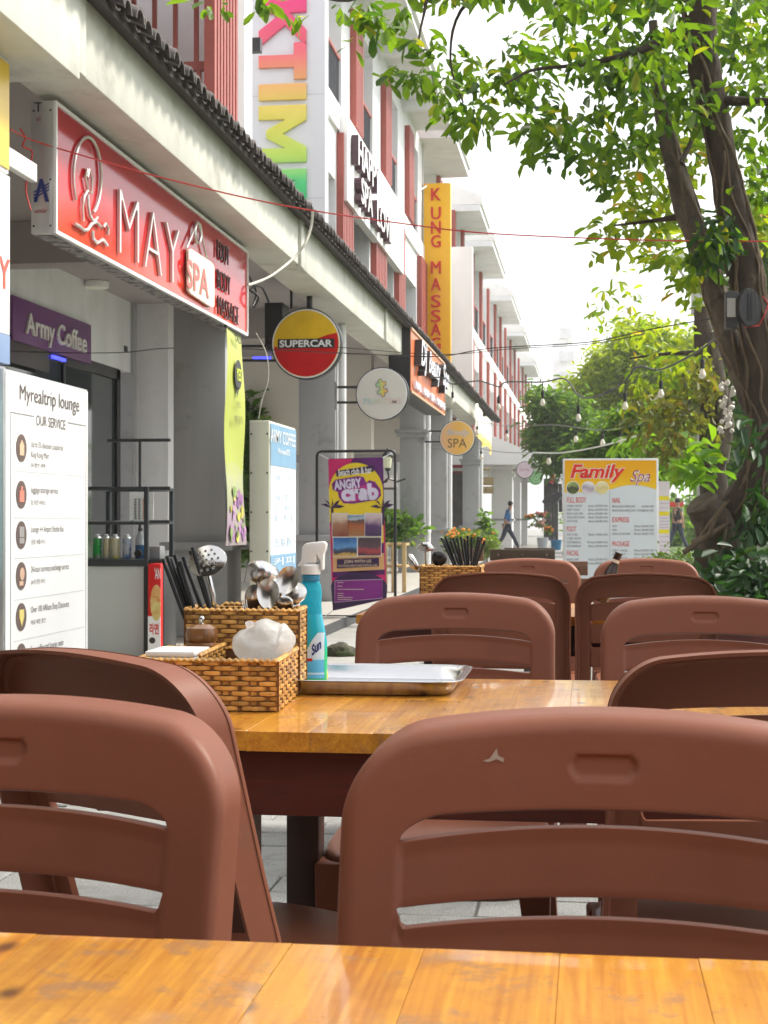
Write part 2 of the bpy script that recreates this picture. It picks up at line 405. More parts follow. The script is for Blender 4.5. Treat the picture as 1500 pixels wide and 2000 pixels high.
# ------------------------------------------------------------------ the arcade (ground floor row of shops)
YE = at(978, 812, X=-2.35).y                       # far end of the tiled eave
arc = thing('shop_arcade', 'long ground floor arcade with grey columns, pale fascia beam and dark clay tiled eave', 'arcade', (-3, 11, 0))
fb = B()
yb = [at(147, 125, X=-2.5).y, at(585, 490, X=-2.5).y, at(752, 660, X=-2.5).y, YE - 5]
fb.box(-2.86, -2.50, yb[0], yb[1], 3.26, 3.70); fb.build('fascia_beam', m_cream, arc, bevel=.008)
B().box(-2.86, -2.505, yb[1] + .003, yb[2], 3.258, 3.70).build('fascia_beam', m_cream, arc, bevel=.008)
B().box(-2.86, -2.50, yb[2] + .003, YE - 5, 3.262, 3.70).build('fascia_beam', m_cream, arc, bevel=.008)
B().box(-2.86, -2.47, 2.5, yb[0] - .02, 3.20, 3.70).build('fascia_beam', m_cream, arc, bevel=.008)
for y in yb[:3]:
    B().box(-2.52, -2.472, y - .06, y + .08, 3.24, 3.69).build('beam_joint', m_cream, arc, bevel=.006)
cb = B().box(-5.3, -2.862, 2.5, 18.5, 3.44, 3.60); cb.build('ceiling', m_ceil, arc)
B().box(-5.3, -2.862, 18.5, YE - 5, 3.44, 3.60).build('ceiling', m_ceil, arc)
for xr, xl in ((440, 330), (655, 578), (828, 788), (872, 840), (935, 905)):
    XC = -2.83; y = at(xr, 1000, X=XC).y; wd = .42
    c = B().box(XC - wd, XC, y, y + wd, .12, 3.255).build('column', m_col, arc, bevel=.006)
    B().box(XC - wd - .09, XC + .08, y - .09, y + wd + .09, .80, .865).build('ledge', mat('ledge_paint', (.34, .345, .355), rough=.55, var=.1, scale=8), c, bevel=.006)
    B().box(XC - wd - .03, XC + .025, y - .03, y + wd + .03, .121, .80).build('plinth', m_col, c, bevel=.006)
    cap = B().box(XC - wd - .05, XC + .05, y - .05, y + wd + .05, 2.46, 2.54).box(XC - wd - .08, XC + .08, y - .08, y + wd + .08, 2.54, 2.60)
    if y > 20: cap.build('capital', m_col, c, bevel=.006)
    if y < 40:
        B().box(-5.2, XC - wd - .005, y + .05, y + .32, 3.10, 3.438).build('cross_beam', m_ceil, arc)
    if 12 < y < 40:
        B().cyl((XC + .06, y + .12, .12), (XC + .06, y + .12, 3.25), .045, n=12).build('downpipe', m_steelw, arc, smooth=40)
# awning roof with single barrel tiles
roofm = mat('dark_batten', (.05, .042, .036), rough=.8, var=.3, scale=20)
B().prism([(-2.40, 3.5, 3.615), (-2.40, 3.5, 3.65), (-3.5, 3.5, 4.10), (-3.5, 3.5, 4.05)], (0, YE - 3.5, 0)).build('awning_deck', roofm, arc)
tb = B()
n_t = 8
def tilev(rad, tw, y0):
    ring = []
    for k in range(n_t + 1):
        a = PI * k / n_t; ring.append((math.cos(a) * rad, math.sin(a) * rad))
    return ring
o_, i_ = tilev(.074, 0, 0), tilev(.058, 0, 0)
sl = Vector((-1, 0, .41)).normalized()
vs = []; fs = []
for t, dz in ((0, 0), (.40, 0), (.40, .022), (1.2, .03)):
    for (a, b) in o_: vs.append(Vector((0, a * (1 if dz == 0 else .94), b)) + sl * t + Vector((0, 0, dz * 0)))
    for (a, b) in i_: vs.append(Vector((0, a, b)) + sl * t)
K = 2 * (n_t + 1)
for s in range(3):
    for k in range(n_t):
        fs.append((s * K + k, s * K + k + 1, (s + 1) * K + k + 1, (s + 1) * K + k))
        q = n_t + 1
        fs.append((s * K + q + k, (s + 1) * K + q + k, (s + 1) * K + q + k + 1, s * K + q + k + 1))
for k in range(n_t): fs.append((k, n_t + 1 + k, n_t + 2 + k, k + 1))
tb.add(vs, fs)
tme = tb.mesh('roof_tile', Vector((0, 0, 0)), smooth=40); tme.materials.append(m_tile)
y = 4.6; k = 0
while y < YE and k < 230:
    o = bpy.data.objects.new('roof_tile', tme); COL.objects.link(o); o.parent = arc
    o.location = Vector((-2.335 + random.uniform(-.012, .012), y, 3.652 + random.uniform(-.006, .006))) - BASE[arc.name]
    o.rotation_euler = (random.uniform(-.05, .05), random.uniform(-.02, .02), random.uniform(-.02, .02)); y += .178; k += 1
# pan tiles between (dark channel, joined)
pan = B(); y = 4.6 + .089
while y < YE:
    pan.prism([(-2.37, y - .05, 3.645), (-2.37, y, 3.628), (-2.37, y + .05, 3.645), (-2.37, y + .05, 3.657), (-2.37, y, 3.640), (-2.37, y - .05, 3.657)], sl * 1.15); y += .178
pan.build('pan_tiles', m_tile, arc)['kind'] = 'stuff'

# shop fronts under the arcade
wallb = B().box(-5.6, -5.2, 2.5, 13.2, .12, 3.44); wallb.build('back_wall', m_beige, arc)
sf = thing('glass_storefront', 'dark glass shop front of the coffee shop under the purple sign', 'shop front', (-5.1, 14.2, .12))
y0, y1 = 12.6, 16.3
box('glass_pane', m_glass, sf, -5.08, -5.06, 12.7, 14.3, .2, 2.55)
box('glass_pane', m_glass, sf, -5.08, -5.06, 14.36, 16.0, .2, 2.55)
fr = B().box(-5.12, -5.03, 12.6, 12.7, .12, 2.65).box(-5.12, -5.03, 14.3, 14.36, .12, 2.65).box(-5.12, -5.03, 16.0, 16.12, .12, 2.65).box(-5.12, -5.03, 12.6, 16.12, 2.55, 2.66)
fr.build('frame', m_black, sf)
box('header_wall', m_wall, sf, -5.2, -5.02, 12.6, 16.5, 2.665, 3.44)
pier = thing('white_pier', 'white plastered wall pier inside the arcade behind the glass cabinet', 'wall', (-4.85, 16.6, .12))
box('wall_face', m_wall, pier, -5.3, -4.62, 16.55, 17.1, .12, 3.44, bevel=.005)
box('dark_side', m_col, pier, -5.4, -4.98, 16.45, 16.545, .12, 3.44)
lint = thing('plaster_wall', 'beige plastered inner wall with a wide opening deep inside the arcade', 'wall', (-4.2, 22.3, .12))
box('lintel', m_beige, lint, -5.8, -3.15, 22.2, 22.5, 2.05, 3.44); box('jamb', m_beige, lint, -5.8, -4.9, 22.2, 22.5, .12, 2.05)
box('jamb', m_beige, lint, -3.75, -3.45, 22.2, 22.5, .12, 2.05)
lint2 = thing('plaster_wall', 'beige lintel wall behind the round puzzle sign, bright opening below', 'wall', (-3.8, 31, .12))
box('lintel', m_beige, lint2, -6.8, -3.1, 31, 31.3, 2.35, 3.44); box('band', m_ceil, lint2, -6.8, -3.1, 30.95, 31.0, 2.2, 2.36)
farw = thing('bright_wall', 'bright white outdoor wall seen through the arcade beside the wall lantern', 'wall', (-9, 40, 0))
box('wall_face', m_wallb, farw, -16, -5.2, 44, 44.4, -.012, 3.3)
# ceiling lamps
for i, (px, py, lab) in enumerate(((45, 482, 'round white ceiling lamp nearest the left edge under the arcade'), (188, 553, 'round white ceiling lamp above the purple coffee sign'), (290, 604, 'round white ceiling lamp closest to the near grey column'))):
    p = at(px, py, Z=3.42)
    t = thing('ceiling_lamp', lab, 'lamp', p, 'round ceiling lamps under the arcade')
    B().lathe([(.12, -.045), (.125, -.03), (.125, .015)], p, n=24).build('housing', m_white, t, smooth=40)
    B().lathe([(.105, -.05), (.11, -.046)], p, n=24).build('diffuser', mat('opal', (.85, .84, .74), rough=.5, var=.02), t)

# ------------------------------------------------------------------ upper floors
def slat_screen(par, x, ya, yb_, z0, z1, nmax=9):
    n = max(3, min(nmax, int((yb_ - ya) / .11))); p = (yb_ - ya) / n
    for i in range(n):
        B().box(x - .10, x, ya + i * p + p * .18, ya + i * p + p * .78, z0, z1).build('slat', m_red, par)
def railing(par, x, ya, yb_, z0, z1, step=.13):
    r = B().box(x - .03, x + .03, ya, yb_, z1 - .05, z1).build('railing', m_red, par)
    b = B(); y = ya + step / 2
    while y < yb_: b.box(x - .012, x + .012, y - .012, y + .012, z0, z1 - .05); y += step
    b.build('bars', m_rail, r)
XU = -3.5
# house over the near shops
ha = thing('shop_house', 'nearest upper storey with red slat screen and red railed balcony above the tiled eave', 'house', (-6, 12, 3.6))
box('wall', m_wall, ha, -9, -4.5, 3.5, 14.6, 3.62, 12)
box('wall', m_wall, ha, -9, XU - .12, 14.62, 15.75, 3.62, 12)
box('corner_pier', m_wallb, ha, XU - .117, XU + .06, 15.15, 15.5, 3.9, 12)
slat_screen(ha, XU + .10, at(397, 100, X=XU).y, at(446, 100, X=XU).y, 4.1, 12)
yq = 13.9
fr = B().box(-4.49, -3.42, yq, yq + .07, 5.22, 5.30).box(-4.49, -3.42, yq, yq + .05, 4.3, 4.36)
fr.build('balcony_rail', m_red, ha)
for k in range(7): box('baluster', m_red, ha, -4.44 + k * .165, -4.40 + k * .165, yq + .01, yq + .05, 4.36, 5.22)
for k in range(5): box('baluster', m_red, ha, -4.44 + k * .2, -4.40 + k * .2, yq + .01, yq + .05, 5.30, 6.5)
box('window', m_glass, ha, -4.497, -4.47, 11.5, 13.6, 4.4, 6.6)
box('balcony_soffit', m_wallb, ha, -4.49, -3.45, 11.2, 13.85, 5.95, 6.1)
box('bracket', m_black, ha, XU - .1, XU + .12, 15.62, 15.72, 1.05 + 4.86, 1.05 + 5.0)

# house behind the rainbow letters
hb = thing('shop_house', 'white three storey house with red slats and deep eaves behind the rainbow letters', 'house', (-6, 26, 3.6))
YB0, YB1 = 19.4, at(826, 400, X=XU).y
box('wall', m_wall, hb, -9, -4.45, YB0, YB1, 3.62, 9.0)
zf3a, zf3b, zt = 6.48, 6.83, 9.0
box('floor_band', m_wallb, hb, -4.448, XU + .05, YB0, YB1, zf3a, zf3b)
box('top_band', m_wall, hb, -4.448, XU, YB0, YB1, 8.62, zt)
def Yx(px, X=XU): return at(px, 500, X=X).y
bays3 = [(641, 667, 683, 698), (698, 728, 743, 755), (755, 777, 790, 800), (800, 816, 817, 826)]   # rail from, to, slats from, to
for (a, b_, c, d) in bays3:
    ya, yb_, yc, yd = Yx(a), Yx(b_), Yx(c), Yx(d)
    box('pier', m_wall, hb, -4.446, XU, yb_, yd, zf3b, 8.62)
    if d < 820: slat_screen(hb, XU + .10, yc, yd, zf3b + .02, 8.6, 6)
    railing(hb, XU - .05, ya, yb_, zf3b, zf3b + .82)
    wn = box('window', m_glassl, hb, -4.447, -4.42, ya + .1, yb_ - .1, zf3b, 8.4)
    box('frame', m_rail, wn, -4.43, -4.40, (ya + yb_) / 2 - .03, (ya + yb_) / 2 + .03, zf3b, 8.4)
bays2 = [(630, 654, 655, 677), (684, 720, 722, 744), (746, 767, 768, 781), (790, 812, 813, 827)]
for (a, b_, c, d) in bays2:
    ya, yb_, yc, yd = Yx(a), Yx(b_), Yx(c), Yx(d)
    box('spandrel', m_wallb, hb, -4.444, XU, ya, yb_, 5.77, zf3a)
    box('pier', m_wall, hb, -4.443, XU + .01, yb_, yd + .15, 3.7, zf3a)
    slat_screen(hb, XU + .11, yc, yd, 3.8, zf3a - .04, 7)
    wn = box('window', m_glass, hb, -3.9, -3.86, ya, yb_, 4.0, 5.76)
    box('frame', m_wall, wn, -3.87, -3.80, (ya + yb_) / 2 - .05, (ya + yb_) / 2 + .05, 4.0, 5.76)
ov = B().box(-4.7, -2.78, YB0 - .3, 31.3, 9.002, 9.12); ov.build('eave_soffit', m_wall, hb)
B().box(-2.90, -2.72, YB0 - .3, 31.3, 9.121, 9.36).build('gutter', m_roofw, hb, bevel=.02)
B().prism([(-2.75, YB0 - .3, 9.36), (-6.5, YB0 - .3, 10.9), (-9, YB0 - .3, 10.9), (-9, YB0 - .3, 9.14), (-2.92, YB0 - .3, 9.14)], (0, 31.3 - YB0 + .3, 0)).build('roof', m_roof, hb)
for yy in (21.8, 25.4, 28.9):
    B().box(-4.45, -2.9, yy, yy + .2, 8.80, 9.0).build('eave_beam', m_wall, hb)

# further houses down the street, each with a boxy eave
def far_house(label, y0, y1, nb, ey0, ey1, xr=-2.77, ztop=9.0, xu=XU, deep=8):
    h = thing('shop_house', label, 'house', (xu - 2.5, (y0 + y1) / 2, 3.6))
    box('wall', m_wall, h, xu - deep, xu - .8, y0, y1, 3.3, ztop)
    box('end_wall', m_wall, h, xu - .798, xu, y0, y0 + .25, 3.3, ztop)
    box('floor_band', m_wallb, h, xu - .798, xu + .04, y0 + .252, y1, zf3a, zf3b)
    p = (y1 - y0 - .25) / nb
    for i in range(nb):
        ya = y0 + .25 + i * p; ym = ya + p * .55; ye = ya + p
        box('pier', m_wall, h, xu - .796, xu, ym, ye - .01, zf3b, ztop)
        box('pier', m_wall, h, xu - .796, xu, ym, ye - .01, 3.4, zf3a)
        slat_screen(h, xu + .09, ym + .1, ym + .1 + p * .16, zf3b, ztop, 3); slat_screen(h, xu + .09, ym + .1, ym + .1 + p * .16, 3.6, zf3a - .02, 3)
        railing(h, xu - .04, ya, ym, zf3b, zf3b + .9, .2)
        box('window', m_glassl, h, xu - .795, xu - .77, ya + .1, ym - .1, zf3b, ztop - .5)
        w_ = box('window', m_glass, h, xu - .45, xu - .42, ya + .02, ym - .02, 3.7, 5.7)
        box('spandrel', m_wallb, h, xu - .795, xu - .01, ya, ym, 5.72, zf3a - .002)
        box('frame', m_red, w_, xu - .415, xu - .38, (ya + ym) / 2 - .05, (ya + ym) / 2 + .05, 3.7, 5.7)
    box('eave_soffit', m_wall, h, xu - 1.2, xr, ey0, ey1, ztop + .002, ztop + .16)
    box('parapet', m_wall, h, xu - deep, xu - .3, y0 + .1, y1 - .1, ztop + .001, ztop + .5)
    B().box(xr - .14, xr + .05, ey0, ey1, ztop + .162, ztop + .42).build('gutter', m_roofw, h, bevel=.02)
    B().prism([(xr - .02, ey0 + .02, ztop + .42), (xu - .6, ey0 + .02, ztop + .95), (xu - 1.2, ey0 + .02, ztop + .95), (xu - 1.2, ey0 + .02, ztop + .17), (xr - .15, ey0 + .02, ztop + .17)], (0, ey1 - ey0 - .04, 0)).build('roof', m_roofw, h)
    return h
far_house('narrow white house with a boxy eave right behind the yellow vertical sign', 32.4, 37.4, 1, 31.9, 35.7)
far_house('white house with a dark railed window beyond the blank white fin wall', 37.5, 43.3, 2, 39.6, 43.0)
far_house('middle white house of the far row with red slats under its eave', 43.4, 54.5, 3, 44.8, 51.0)
far_house('second last white house of the far row along the street', 54.7, 65.5, 3, 56.0, 63.0)
far_house('last but one white house before the dark feathery tree', 65.7, 78, 3, 67, 73.5)
far_house('last white house of the row, just left of the dark feathery tree', 78.3, 91, 3, 80, 87)
fin = thing('fin_wall', 'tall blank white fin wall just behind the yellow vertical massage sign', 'wall', (-3.2, 36.0, 3.4))
box('wall_face', m_wallb, fin, -3.55, at(920, 600, Y=36.4).x, 36.9, 37.1, 3.6, 1.05 + 6.55, bevel=.01)
tw = thing('tower_block', 'distant pale tower with two stacked boxy eaves above the yellow green tree', 'building', (-3, 92, 0))
xa, xb = at(1096, 700, Y=92).x, at(1108, 700, Y=92).x
box('wall', m_wallb, tw, xa - .5, xb, 92, 96, -.012, at(1100, 652, Y=92).z)  # brighter white stands for the haze over this far wall
for py in (645, 690, 730):
    q = at(1122, py, Y=92)
    box('eave', m_wall, tw, xa - .1, q.x - (.15 if py == 645 else 0), 91.5, 95, q.z - .5, q.z + .1)

# pavilion closing the arcade
pav = thing('pavilion', 'white porch with sloping roof edge at the far end of the arcade', 'porch', (-3, 49, 0))
zt0, zt1 = at(935, 848, Y=48).z, at(935, 905, Y=48).z
xr = at(1040, 900, Y=48).x
B().prism([(-8, 48, zt1), (xr, 48, at(1040, 900, Y=48).z - .12), (xr, 48, at(1040, 884, Y=48).z), (at(955, 848, Y=48).x, 48, zt0), (-8, 48, zt0)], (0, .35, 0)).build('gable_fascia', m_wallb, pav)
B().prism([(-8, 48.36, zt1 + .1), (xr, 48.36, zt1 + .1), (xr, 48.36, zt1 + .25), (-5, 48.36, zt0), (-8, 48.36, zt0)], (0, 16, 0)).build('roof', m_roofw, pav)
for (a, b_, yy) in ((960, 1000, 53), (1003, 1016, 58), (1018, 1030, 62)):
    xa, xb = at(a, 1000, Y=yy).x, at(b_, 1000, Y=yy).x
    c = box('column', m_wallb, pav, xa, xb, yy, yy + (xb - xa), -.012, zt1 + .02)
    box('ledge', m_col, c, xa - .07, xb + .07, yy - .07, yy + (xb - xa) + .07, .98, 1.05)
    box('capital', m_wallb, c, xa - .08, xb + .08, yy - .08, yy + (xb - xa) + .08, zt1 - .28, zt1 - .16)
box('back_wall', mat('dim_interior', (.10, .09, .085), rough=.8, var=.4, scale=2), pav, -9, -4.2, 53, 53.3, -.01, 2.7)
aw = thing('red_awning', 'folded red awning hanging inside the porch behind the orange round spa sign', 'awning', (-4.5, 50, 2))
xa, xb = at(868, 910, Y=50).x, at(912, 910, Y=50).x
B().prism([(xa, 50, at(890, 908, Y=50).z), (xa, 50.9, at(890, 900, Y=50).z), (xa, 50.9, at(890, 906, Y=50).z), (xa, 50, at(890, 914, Y=50).z)], (xb - xa, 0, 0)).build('canopy', mat('awning_red', (.35, .015, .03), rough=.7), aw)
B().cyl((xa, 50, at(890, 922, Y=50).z), (xb, 50, at(890, 922, Y=50).z), .02).build('rail', mat('awning_red', (.35, .015, .03)), aw)

# ------------------------------------------------------------------ unseen side of the street behind the viewer
# unseen low front, added to block light from behind the viewer
hr = thing('unseen_light_block', 'unseen dark timber front added behind the viewer to block light', 'unseen_light_block', (-.5, -4.4, 0))
m_timber = mat('dark_timber', (.06, .042, .03), rough=.6, var=.3, scale=8)
box('wall', m_timber, hr, -9, 4.5, -6, -4.4, 0, 5.2)
for k in range(5): box('window', m_glass, hr, -4 + k * 1.6, -2.7 + k * 1.6, -4.398, -4.36, .9, 2.6)
B().prism([(-9, -4.39, 3.3), (-9, -2.6, 2.9), (-9, -2.6, 2.95), (-9, -4.39, 3.4)], (13.5, 0, 0)).build('canopy', mat('canopy_cloth', (.10, .06, .04), rough=.9), hr)
box('wall', m_wall, ha, -9, -4.5, -4, 3.48, 3.62, 12)
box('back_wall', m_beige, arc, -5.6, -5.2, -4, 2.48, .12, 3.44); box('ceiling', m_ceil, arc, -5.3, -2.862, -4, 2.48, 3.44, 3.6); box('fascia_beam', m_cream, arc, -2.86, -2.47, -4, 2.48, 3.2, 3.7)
# ================================================================== SIGNS
def px_poly(name, m, par, pts, Y=None, X=None, d=.0, thick=0.):
    p = [at(a, b, Y=Y, X=X) for a, b in pts]
    if Y is not None: p = [q - Vector((0, d, 0)) for q in p]; ext = Vector((0, -thick, 0))
    else: p = [q + Vector((d, 0, 0)) for q in p]; ext = Vector((thick, 0, 0))
    b = B()
    if thick: b.prism(p, ext)
    else: b.add(p, [tuple(range(len(p)))])
    return b.build(name, m, par)
def arc_pts(cx, cy, rx, ry, a0, a1, n=20):
    return [(cx + rx * math.cos(R(a0 + (a1 - a0) * i / n)), cy - ry * math.sin(R(a0 + (a1 - a0) * i / n))) for i in range(n + 1)]
def text_sq(b, body, X, xl, xr, yt, yb_, **k):
    """text on a street-facing plane between photo columns xl..xr, top/bottom rows taken at column xl"""
    a = at(xl, yt, X=X); c = at(xl, yb_, X=X); e = at(xr, yt, X=X)
    ctr = Vector((X, (a.y + e.y) / 2, (a.z + c.z) / 2))
    return add_text(b, body, ctr, *STREET, w=e.y - a.y, h=a.z - c.z, **k)
def text_us(b, body, Y, xl, xr, yt, yb_, d=0., **k):
    a = at(xl, yt, Y=Y); c = at(xr, yb_, Y=Y)
    return add_text(b, body, ((a.x + c.x) / 2, Y - d, (a.z + c.z) / 2), *TOUS, w=c.x - a.x, h=a.z - c.z, **k)
m_ink = mat('black_ink', (.025, .022, .022), rough=.5, var=.02)
m_brownink = mat('brown_ink', (.10, .07, .065), rough=.5, var=.02)
m_greyink = mat('grey_ink', (.25, .24, .25), rough=.5, var=.02)
m_pwhite = mat('print_white', (.82, .82, .82), rough=.35, var=.02)
m_redink = mat('red_ink', (.62, .02, .015), rough=.45, var=.05)
m_alu = mat('aluminium', (.62, .62, .62), rough=.3, metal=.8, var=.06)

# --- red spa sign under the fascia
X = -2.75
ya, yb_ = at(105, 300, X=X).y, at(482, 560, X=X).y
zt, zb = at(105, 195, X=X).z, at(105, 455, X=X).z
s = thing('sign_board', 'long red glossy spa sign box hanging under the cream fascia beam', 'sign', (X, (ya + yb_) / 2, zb))
box('case', m_alu, s, X - .125, X - .006, ya, yb_, zb, zt, bevel=.004)
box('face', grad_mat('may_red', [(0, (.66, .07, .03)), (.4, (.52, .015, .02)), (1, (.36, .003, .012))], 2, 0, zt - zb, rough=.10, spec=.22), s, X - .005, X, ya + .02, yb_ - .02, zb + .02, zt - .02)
tr = B().box(X - .004, X + .012, ya, yb_, zt - .02, zt).box(X - .004, X + .012, ya, yb_, zb, zb + .02).box(X - .004, X + .012, ya, ya + .02, zb + .02, zt - .02).box(X - .004, X + .012, yb_ - .02, yb_, zb + .02, zt - .02)
tr.build('trim', m_white, s)
m_silver = mat('silver_letter', (.72, .70, .68), rough=.25, metal=.55, var=.05)
b = B(); text_sq(b, 'MAY', X + .012, 231, 348, 368, 492, ext=.009, off=-.028, spacing=1.1); b.build('lettering', m_silver, s)
def stroke(b, pts, r, X): b.tube([at(a, c, X=X) for a, c in pts], r, 6)
b = B()
stroke(b, arc_pts(170, 345, 27, 78, 215, -62, 34), .009, X + .012)                         # oval ring
stroke(b, [(170, 330), (166, 345), (171, 372), (178, 377), (179, 350), (173, 330), (170, 345)], .008, X + .014)   # head
stroke(b, [(170, 372), (163, 385), (161, 405), (162, 432)], .008, X + .013)
stroke(b, [(171, 380), (172, 400), (175, 420), (182, 432), (190, 424)], .008, X + .013)
stroke(b, [(145, 437), (155, 442), (162, 449), (170, 449), (178, 437), (187, 433), (196, 442)], .010, X + .013)
stroke(b, [(201, 443), (206, 436), (211, 445), (210, 458)], .009, X + .013)
stroke(b, [(180, 450), (181, 465), (189, 474), (200, 467), (209, 479)], .010, X + .013)
b.build('woman_emblem', m_silver, s, smooth=40)
# hanging SPA tag
b = B(); c0 = at(386, 560, X=X)
def rr(cx0, cx1, cy0, cy1, slope, r):           # rounded tag in pixels, sheared along the perspective
    pts = []
    for (qx, qy, a0) in ((cx1 - r, cy0 + r, 90), (cx1 - r, cy1 - r, 0), (cx0 + r, cy1 - r, -90), (cx0 + r, cy0 + r, 180)):
        for i in range(5):
            a = R(a0 - 90 * i / 4); pts.append((qx + r * math.cos(a), qy - r * math.sin(a)))
    return [(x, y + slope * (x - cx0)) for x, y in pts]
px_poly('spa_tag', mat('cream_plate', (.72, .68, .56), rough=.35, var=.05), s, rr(360, 411, 482, 570, .66, 8), X=X, d=.012, thick=.018)
b = B(); text_sq(b, 'SPA', X + .034, 365, 408, 502, 560, off=.02, shear=0); 
o = b.build('lettering', mat('tag_red', (.50, .12, .10), rough=.4), s)
b = B(); stroke(b, [(364, 484), (378, 450), (385, 432)], .008, X + .02); stroke(b, [(404, 505), (393, 460), (386, 432)], .008, X + .02)
stroke(b, arc_pts(386, 455, 6, 20, -90, 250, 16), .012, X + .022); b.build('tag_hanger', m_silver, s, smooth=40)
for a_ in (('FOOT', X + .012, 424, 447, 467, 503), ('BODY', X + .012, 424, 449, 524, 562), ('MASSAGE', X + .012, 425, 466, 576, 613)):
    b = B(); text_sq(b, *a_, ext=.006, off=-.026); b.build('lettering', mat('dark_letter', (.06, .02, .02), rough=.3), s)
# narrow end of the case with maker's print
yy = ya - .003; xx = X - .065
b = B(); add_text(b, 'T', (xx - .02, yy, at(73, 208, Y=yy).z), *TOUS, h=.05); b.build('lettering', m_ink, s)
b = B(); add_text(b, 'el', (xx - .02, yy, at(73, 231, Y=yy).z), *TOUS, h=.026); b.build('lettering', mat('rust_ink', (.35, .06, .05)), s)
b = B(); add_text(b, 'umir', (xx - .005, yy, at(82, 411, Y=yy).z), *TOUS, h=.024); b.build('lettering', mat('rust_ink', (.35, .06, .05)), s)
b = B(); zc = at(80, 375, Y=yy).z
b.add([(xx - .045, yy, zc - .05), (xx - .012, yy, zc + .07), (xx + .005, yy, zc + .07), (xx + .04, yy, zc - .05), (xx + .018, yy, zc - .05), (xx - .004, yy, zc + .035), (xx - .026, yy, zc - .05)], [(0, 1, 2, 5), (0, 5, 6), (2, 3, 4, 5)])
for k in range(3): b.add([(xx - .045, yy - .001, zc - .035 + k * .016), (xx + .04, yy - .001, zc + .01 + k * .016), (xx + .04, yy - .001, zc + .018 + k * .016), (xx - .045, yy - .001, zc - .027 + k * .016)], [(0, 1, 2, 3)])
b.build('maker_emblem', mat('navy_ink', (.02, .03, .16)), s)
b = B()
for zz in (zb + .04, zb + .28, zt - .05):
    for dx in (-.11, -.02): b.lathe([(.006, 0), (.004, .004)], (X + dx, ya, zz), (0, -1, 0), 8)
b.build('screws', m_black, s)
b = B(); b.box(X - .115, X - .02, ya + .05, yb_ - .05, zb - .004, zb - .001)
b.build('underside_film', mat('printed_film', (.30, .28, .28), rough=.5, var=.5, scale=9, dirt=((.03, .03, .03), 14, .48, .56)), s)
b = B()
for yk in (ya + .4, (ya + yb_) / 2, yb_ - .4): b.cyl((X - .06, yk, zt), (X - .06, yk, 3.44), .012)
b.build('hanger_rod', m_black, s)

# --- things cut by the left edge
X = -2.70
p0, p1 = at(18, 118, X=X), at(18, 340, X=X)
s = thing('light_box', 'yellow light box sign with white frame at the upper left edge', 'sign', (X, p0.y - .5, p1.z))
box('case', m_white, s, X - .10, X - .004, p0.y - 1.2, p0.y, p1.z, p0.z, bevel=.004)
box('face', mat('sign_yellow', (.78, .52, .03), rough=.3, var=.04), s, X - .003, X + .003, p0.y - 1.2, p0.y - .012, p1.z + .02, p0.z - .02)
q = at(18, 285, X=X); 
box('arm', m_white, s, X - .09, X - .05, p0.y + .002, p0.y + .5, q.z - .06, q.z + .03, bevel=.003)
p0, p1 = at(19, 345, X=X), at(19, 712, X=X)
s = thing('hanging_sign', 'white sign panel with red letters RY and blue foot at the left edge', 'sign', (X, p0.y - .5, p1.z))
box('board', m_pwhite, s, X - .06, X, p0.y - 1.2, p0.y, at(19, 655, X=X).z, p0.z, bevel=.003)
box('blue_foot', grad_mat('ry_blue', [(0, (.16, .24, .42)), (1, (.28, .38, .58))], 2, 0, .3, rough=.4, noise=.3), s, X - .06, X, p0.y - 1.2, p0.y, p1.z, at(19, 655, X=X).z - .002)
b = B(); a = at(18, 508, X=X); c = at(18, 568, X=X)
add_text(b, 'RY', (X + .003, a.y, (a.z + c.z) / 2), *STREET, h=a.z - c.z, off=.02, align='R'); b.build('lettering', mat('coral_ink', (.68, .12, .09)), s)
b = B(); b.cyl((X - .03, p0.y - .6, p0.z), (X - .03, p0.y - .6, 3.2), .012); b.build('hanger_rod', m_black, s)
X = -2.72
p0 = at(11, 716, X=X)
s = thing('standing_board', 'dark edged standing board with cyan print cut by the left edge', 'board', (X, p0.y - .5, 0))
box('frame', m_alu, s, X - .06, X, p0.y - 1.0, p0.y, .0, p0.z, bevel=.004)
box('print', mat('cyan_print', (.30, .52, .55), rough=.4, var=.4, scale=5), s, X + .001, X + .004, p0.y - .98, p0.y - .03, .75, p0.z - .03)
box('dark_print', m_dark, s, X + .001, X + .004, p0.y - .98, p0.y - .03, .1, .747)

# --- lounge service board
X = -2.66
ya, yb_ = at(9, 720, X=X).y, at(172, 757, X=X).y; zt = at(9, 719, X=X).z
s = thing('standing_board', 'tall white lounge service board with a column of round brown icons', 'board', (X, (ya + yb_) / 2, 0))
box('case', m_alu, s, X - .12, X - .004, ya, yb_, .02, zt - .0, bevel=.004)
box('face', m_pwhite, s, X - .003, X, ya + .012, yb_ - .006, .06, zt - .012)
b = B(); text_sq(b, 'Myrealtrip lounge', X + .003, 39, 155, 750, 790, off=.0); b.build('lettering', m_brownink, s)
b = B(); text_sq(b, 'OUR SERVICE', X + .003, 71, 128, 810, 830); b.build('lettering', m_brownink, s)
fr = B()
yl, yr = at(20, 0, X=X).y, at(168, 0, X=X).y
ztf = at(20, 806, X=X).z; zbf = .25
ym0, ym1 = at(66, 0, X=X).y, at(132, 0, X=X).y
for (a, c, z0, z1) in ((yl, ym0, ztf, ztf + .006), (ym1, yr, ztf, ztf + .006), (yl, yl + .006, zbf, ztf - .0005), (yr - .006, yr, zbf, ztf - .0005)):
    box('frame_line', m_greyink, s, X, X + .0015, a, c, z0, z1)
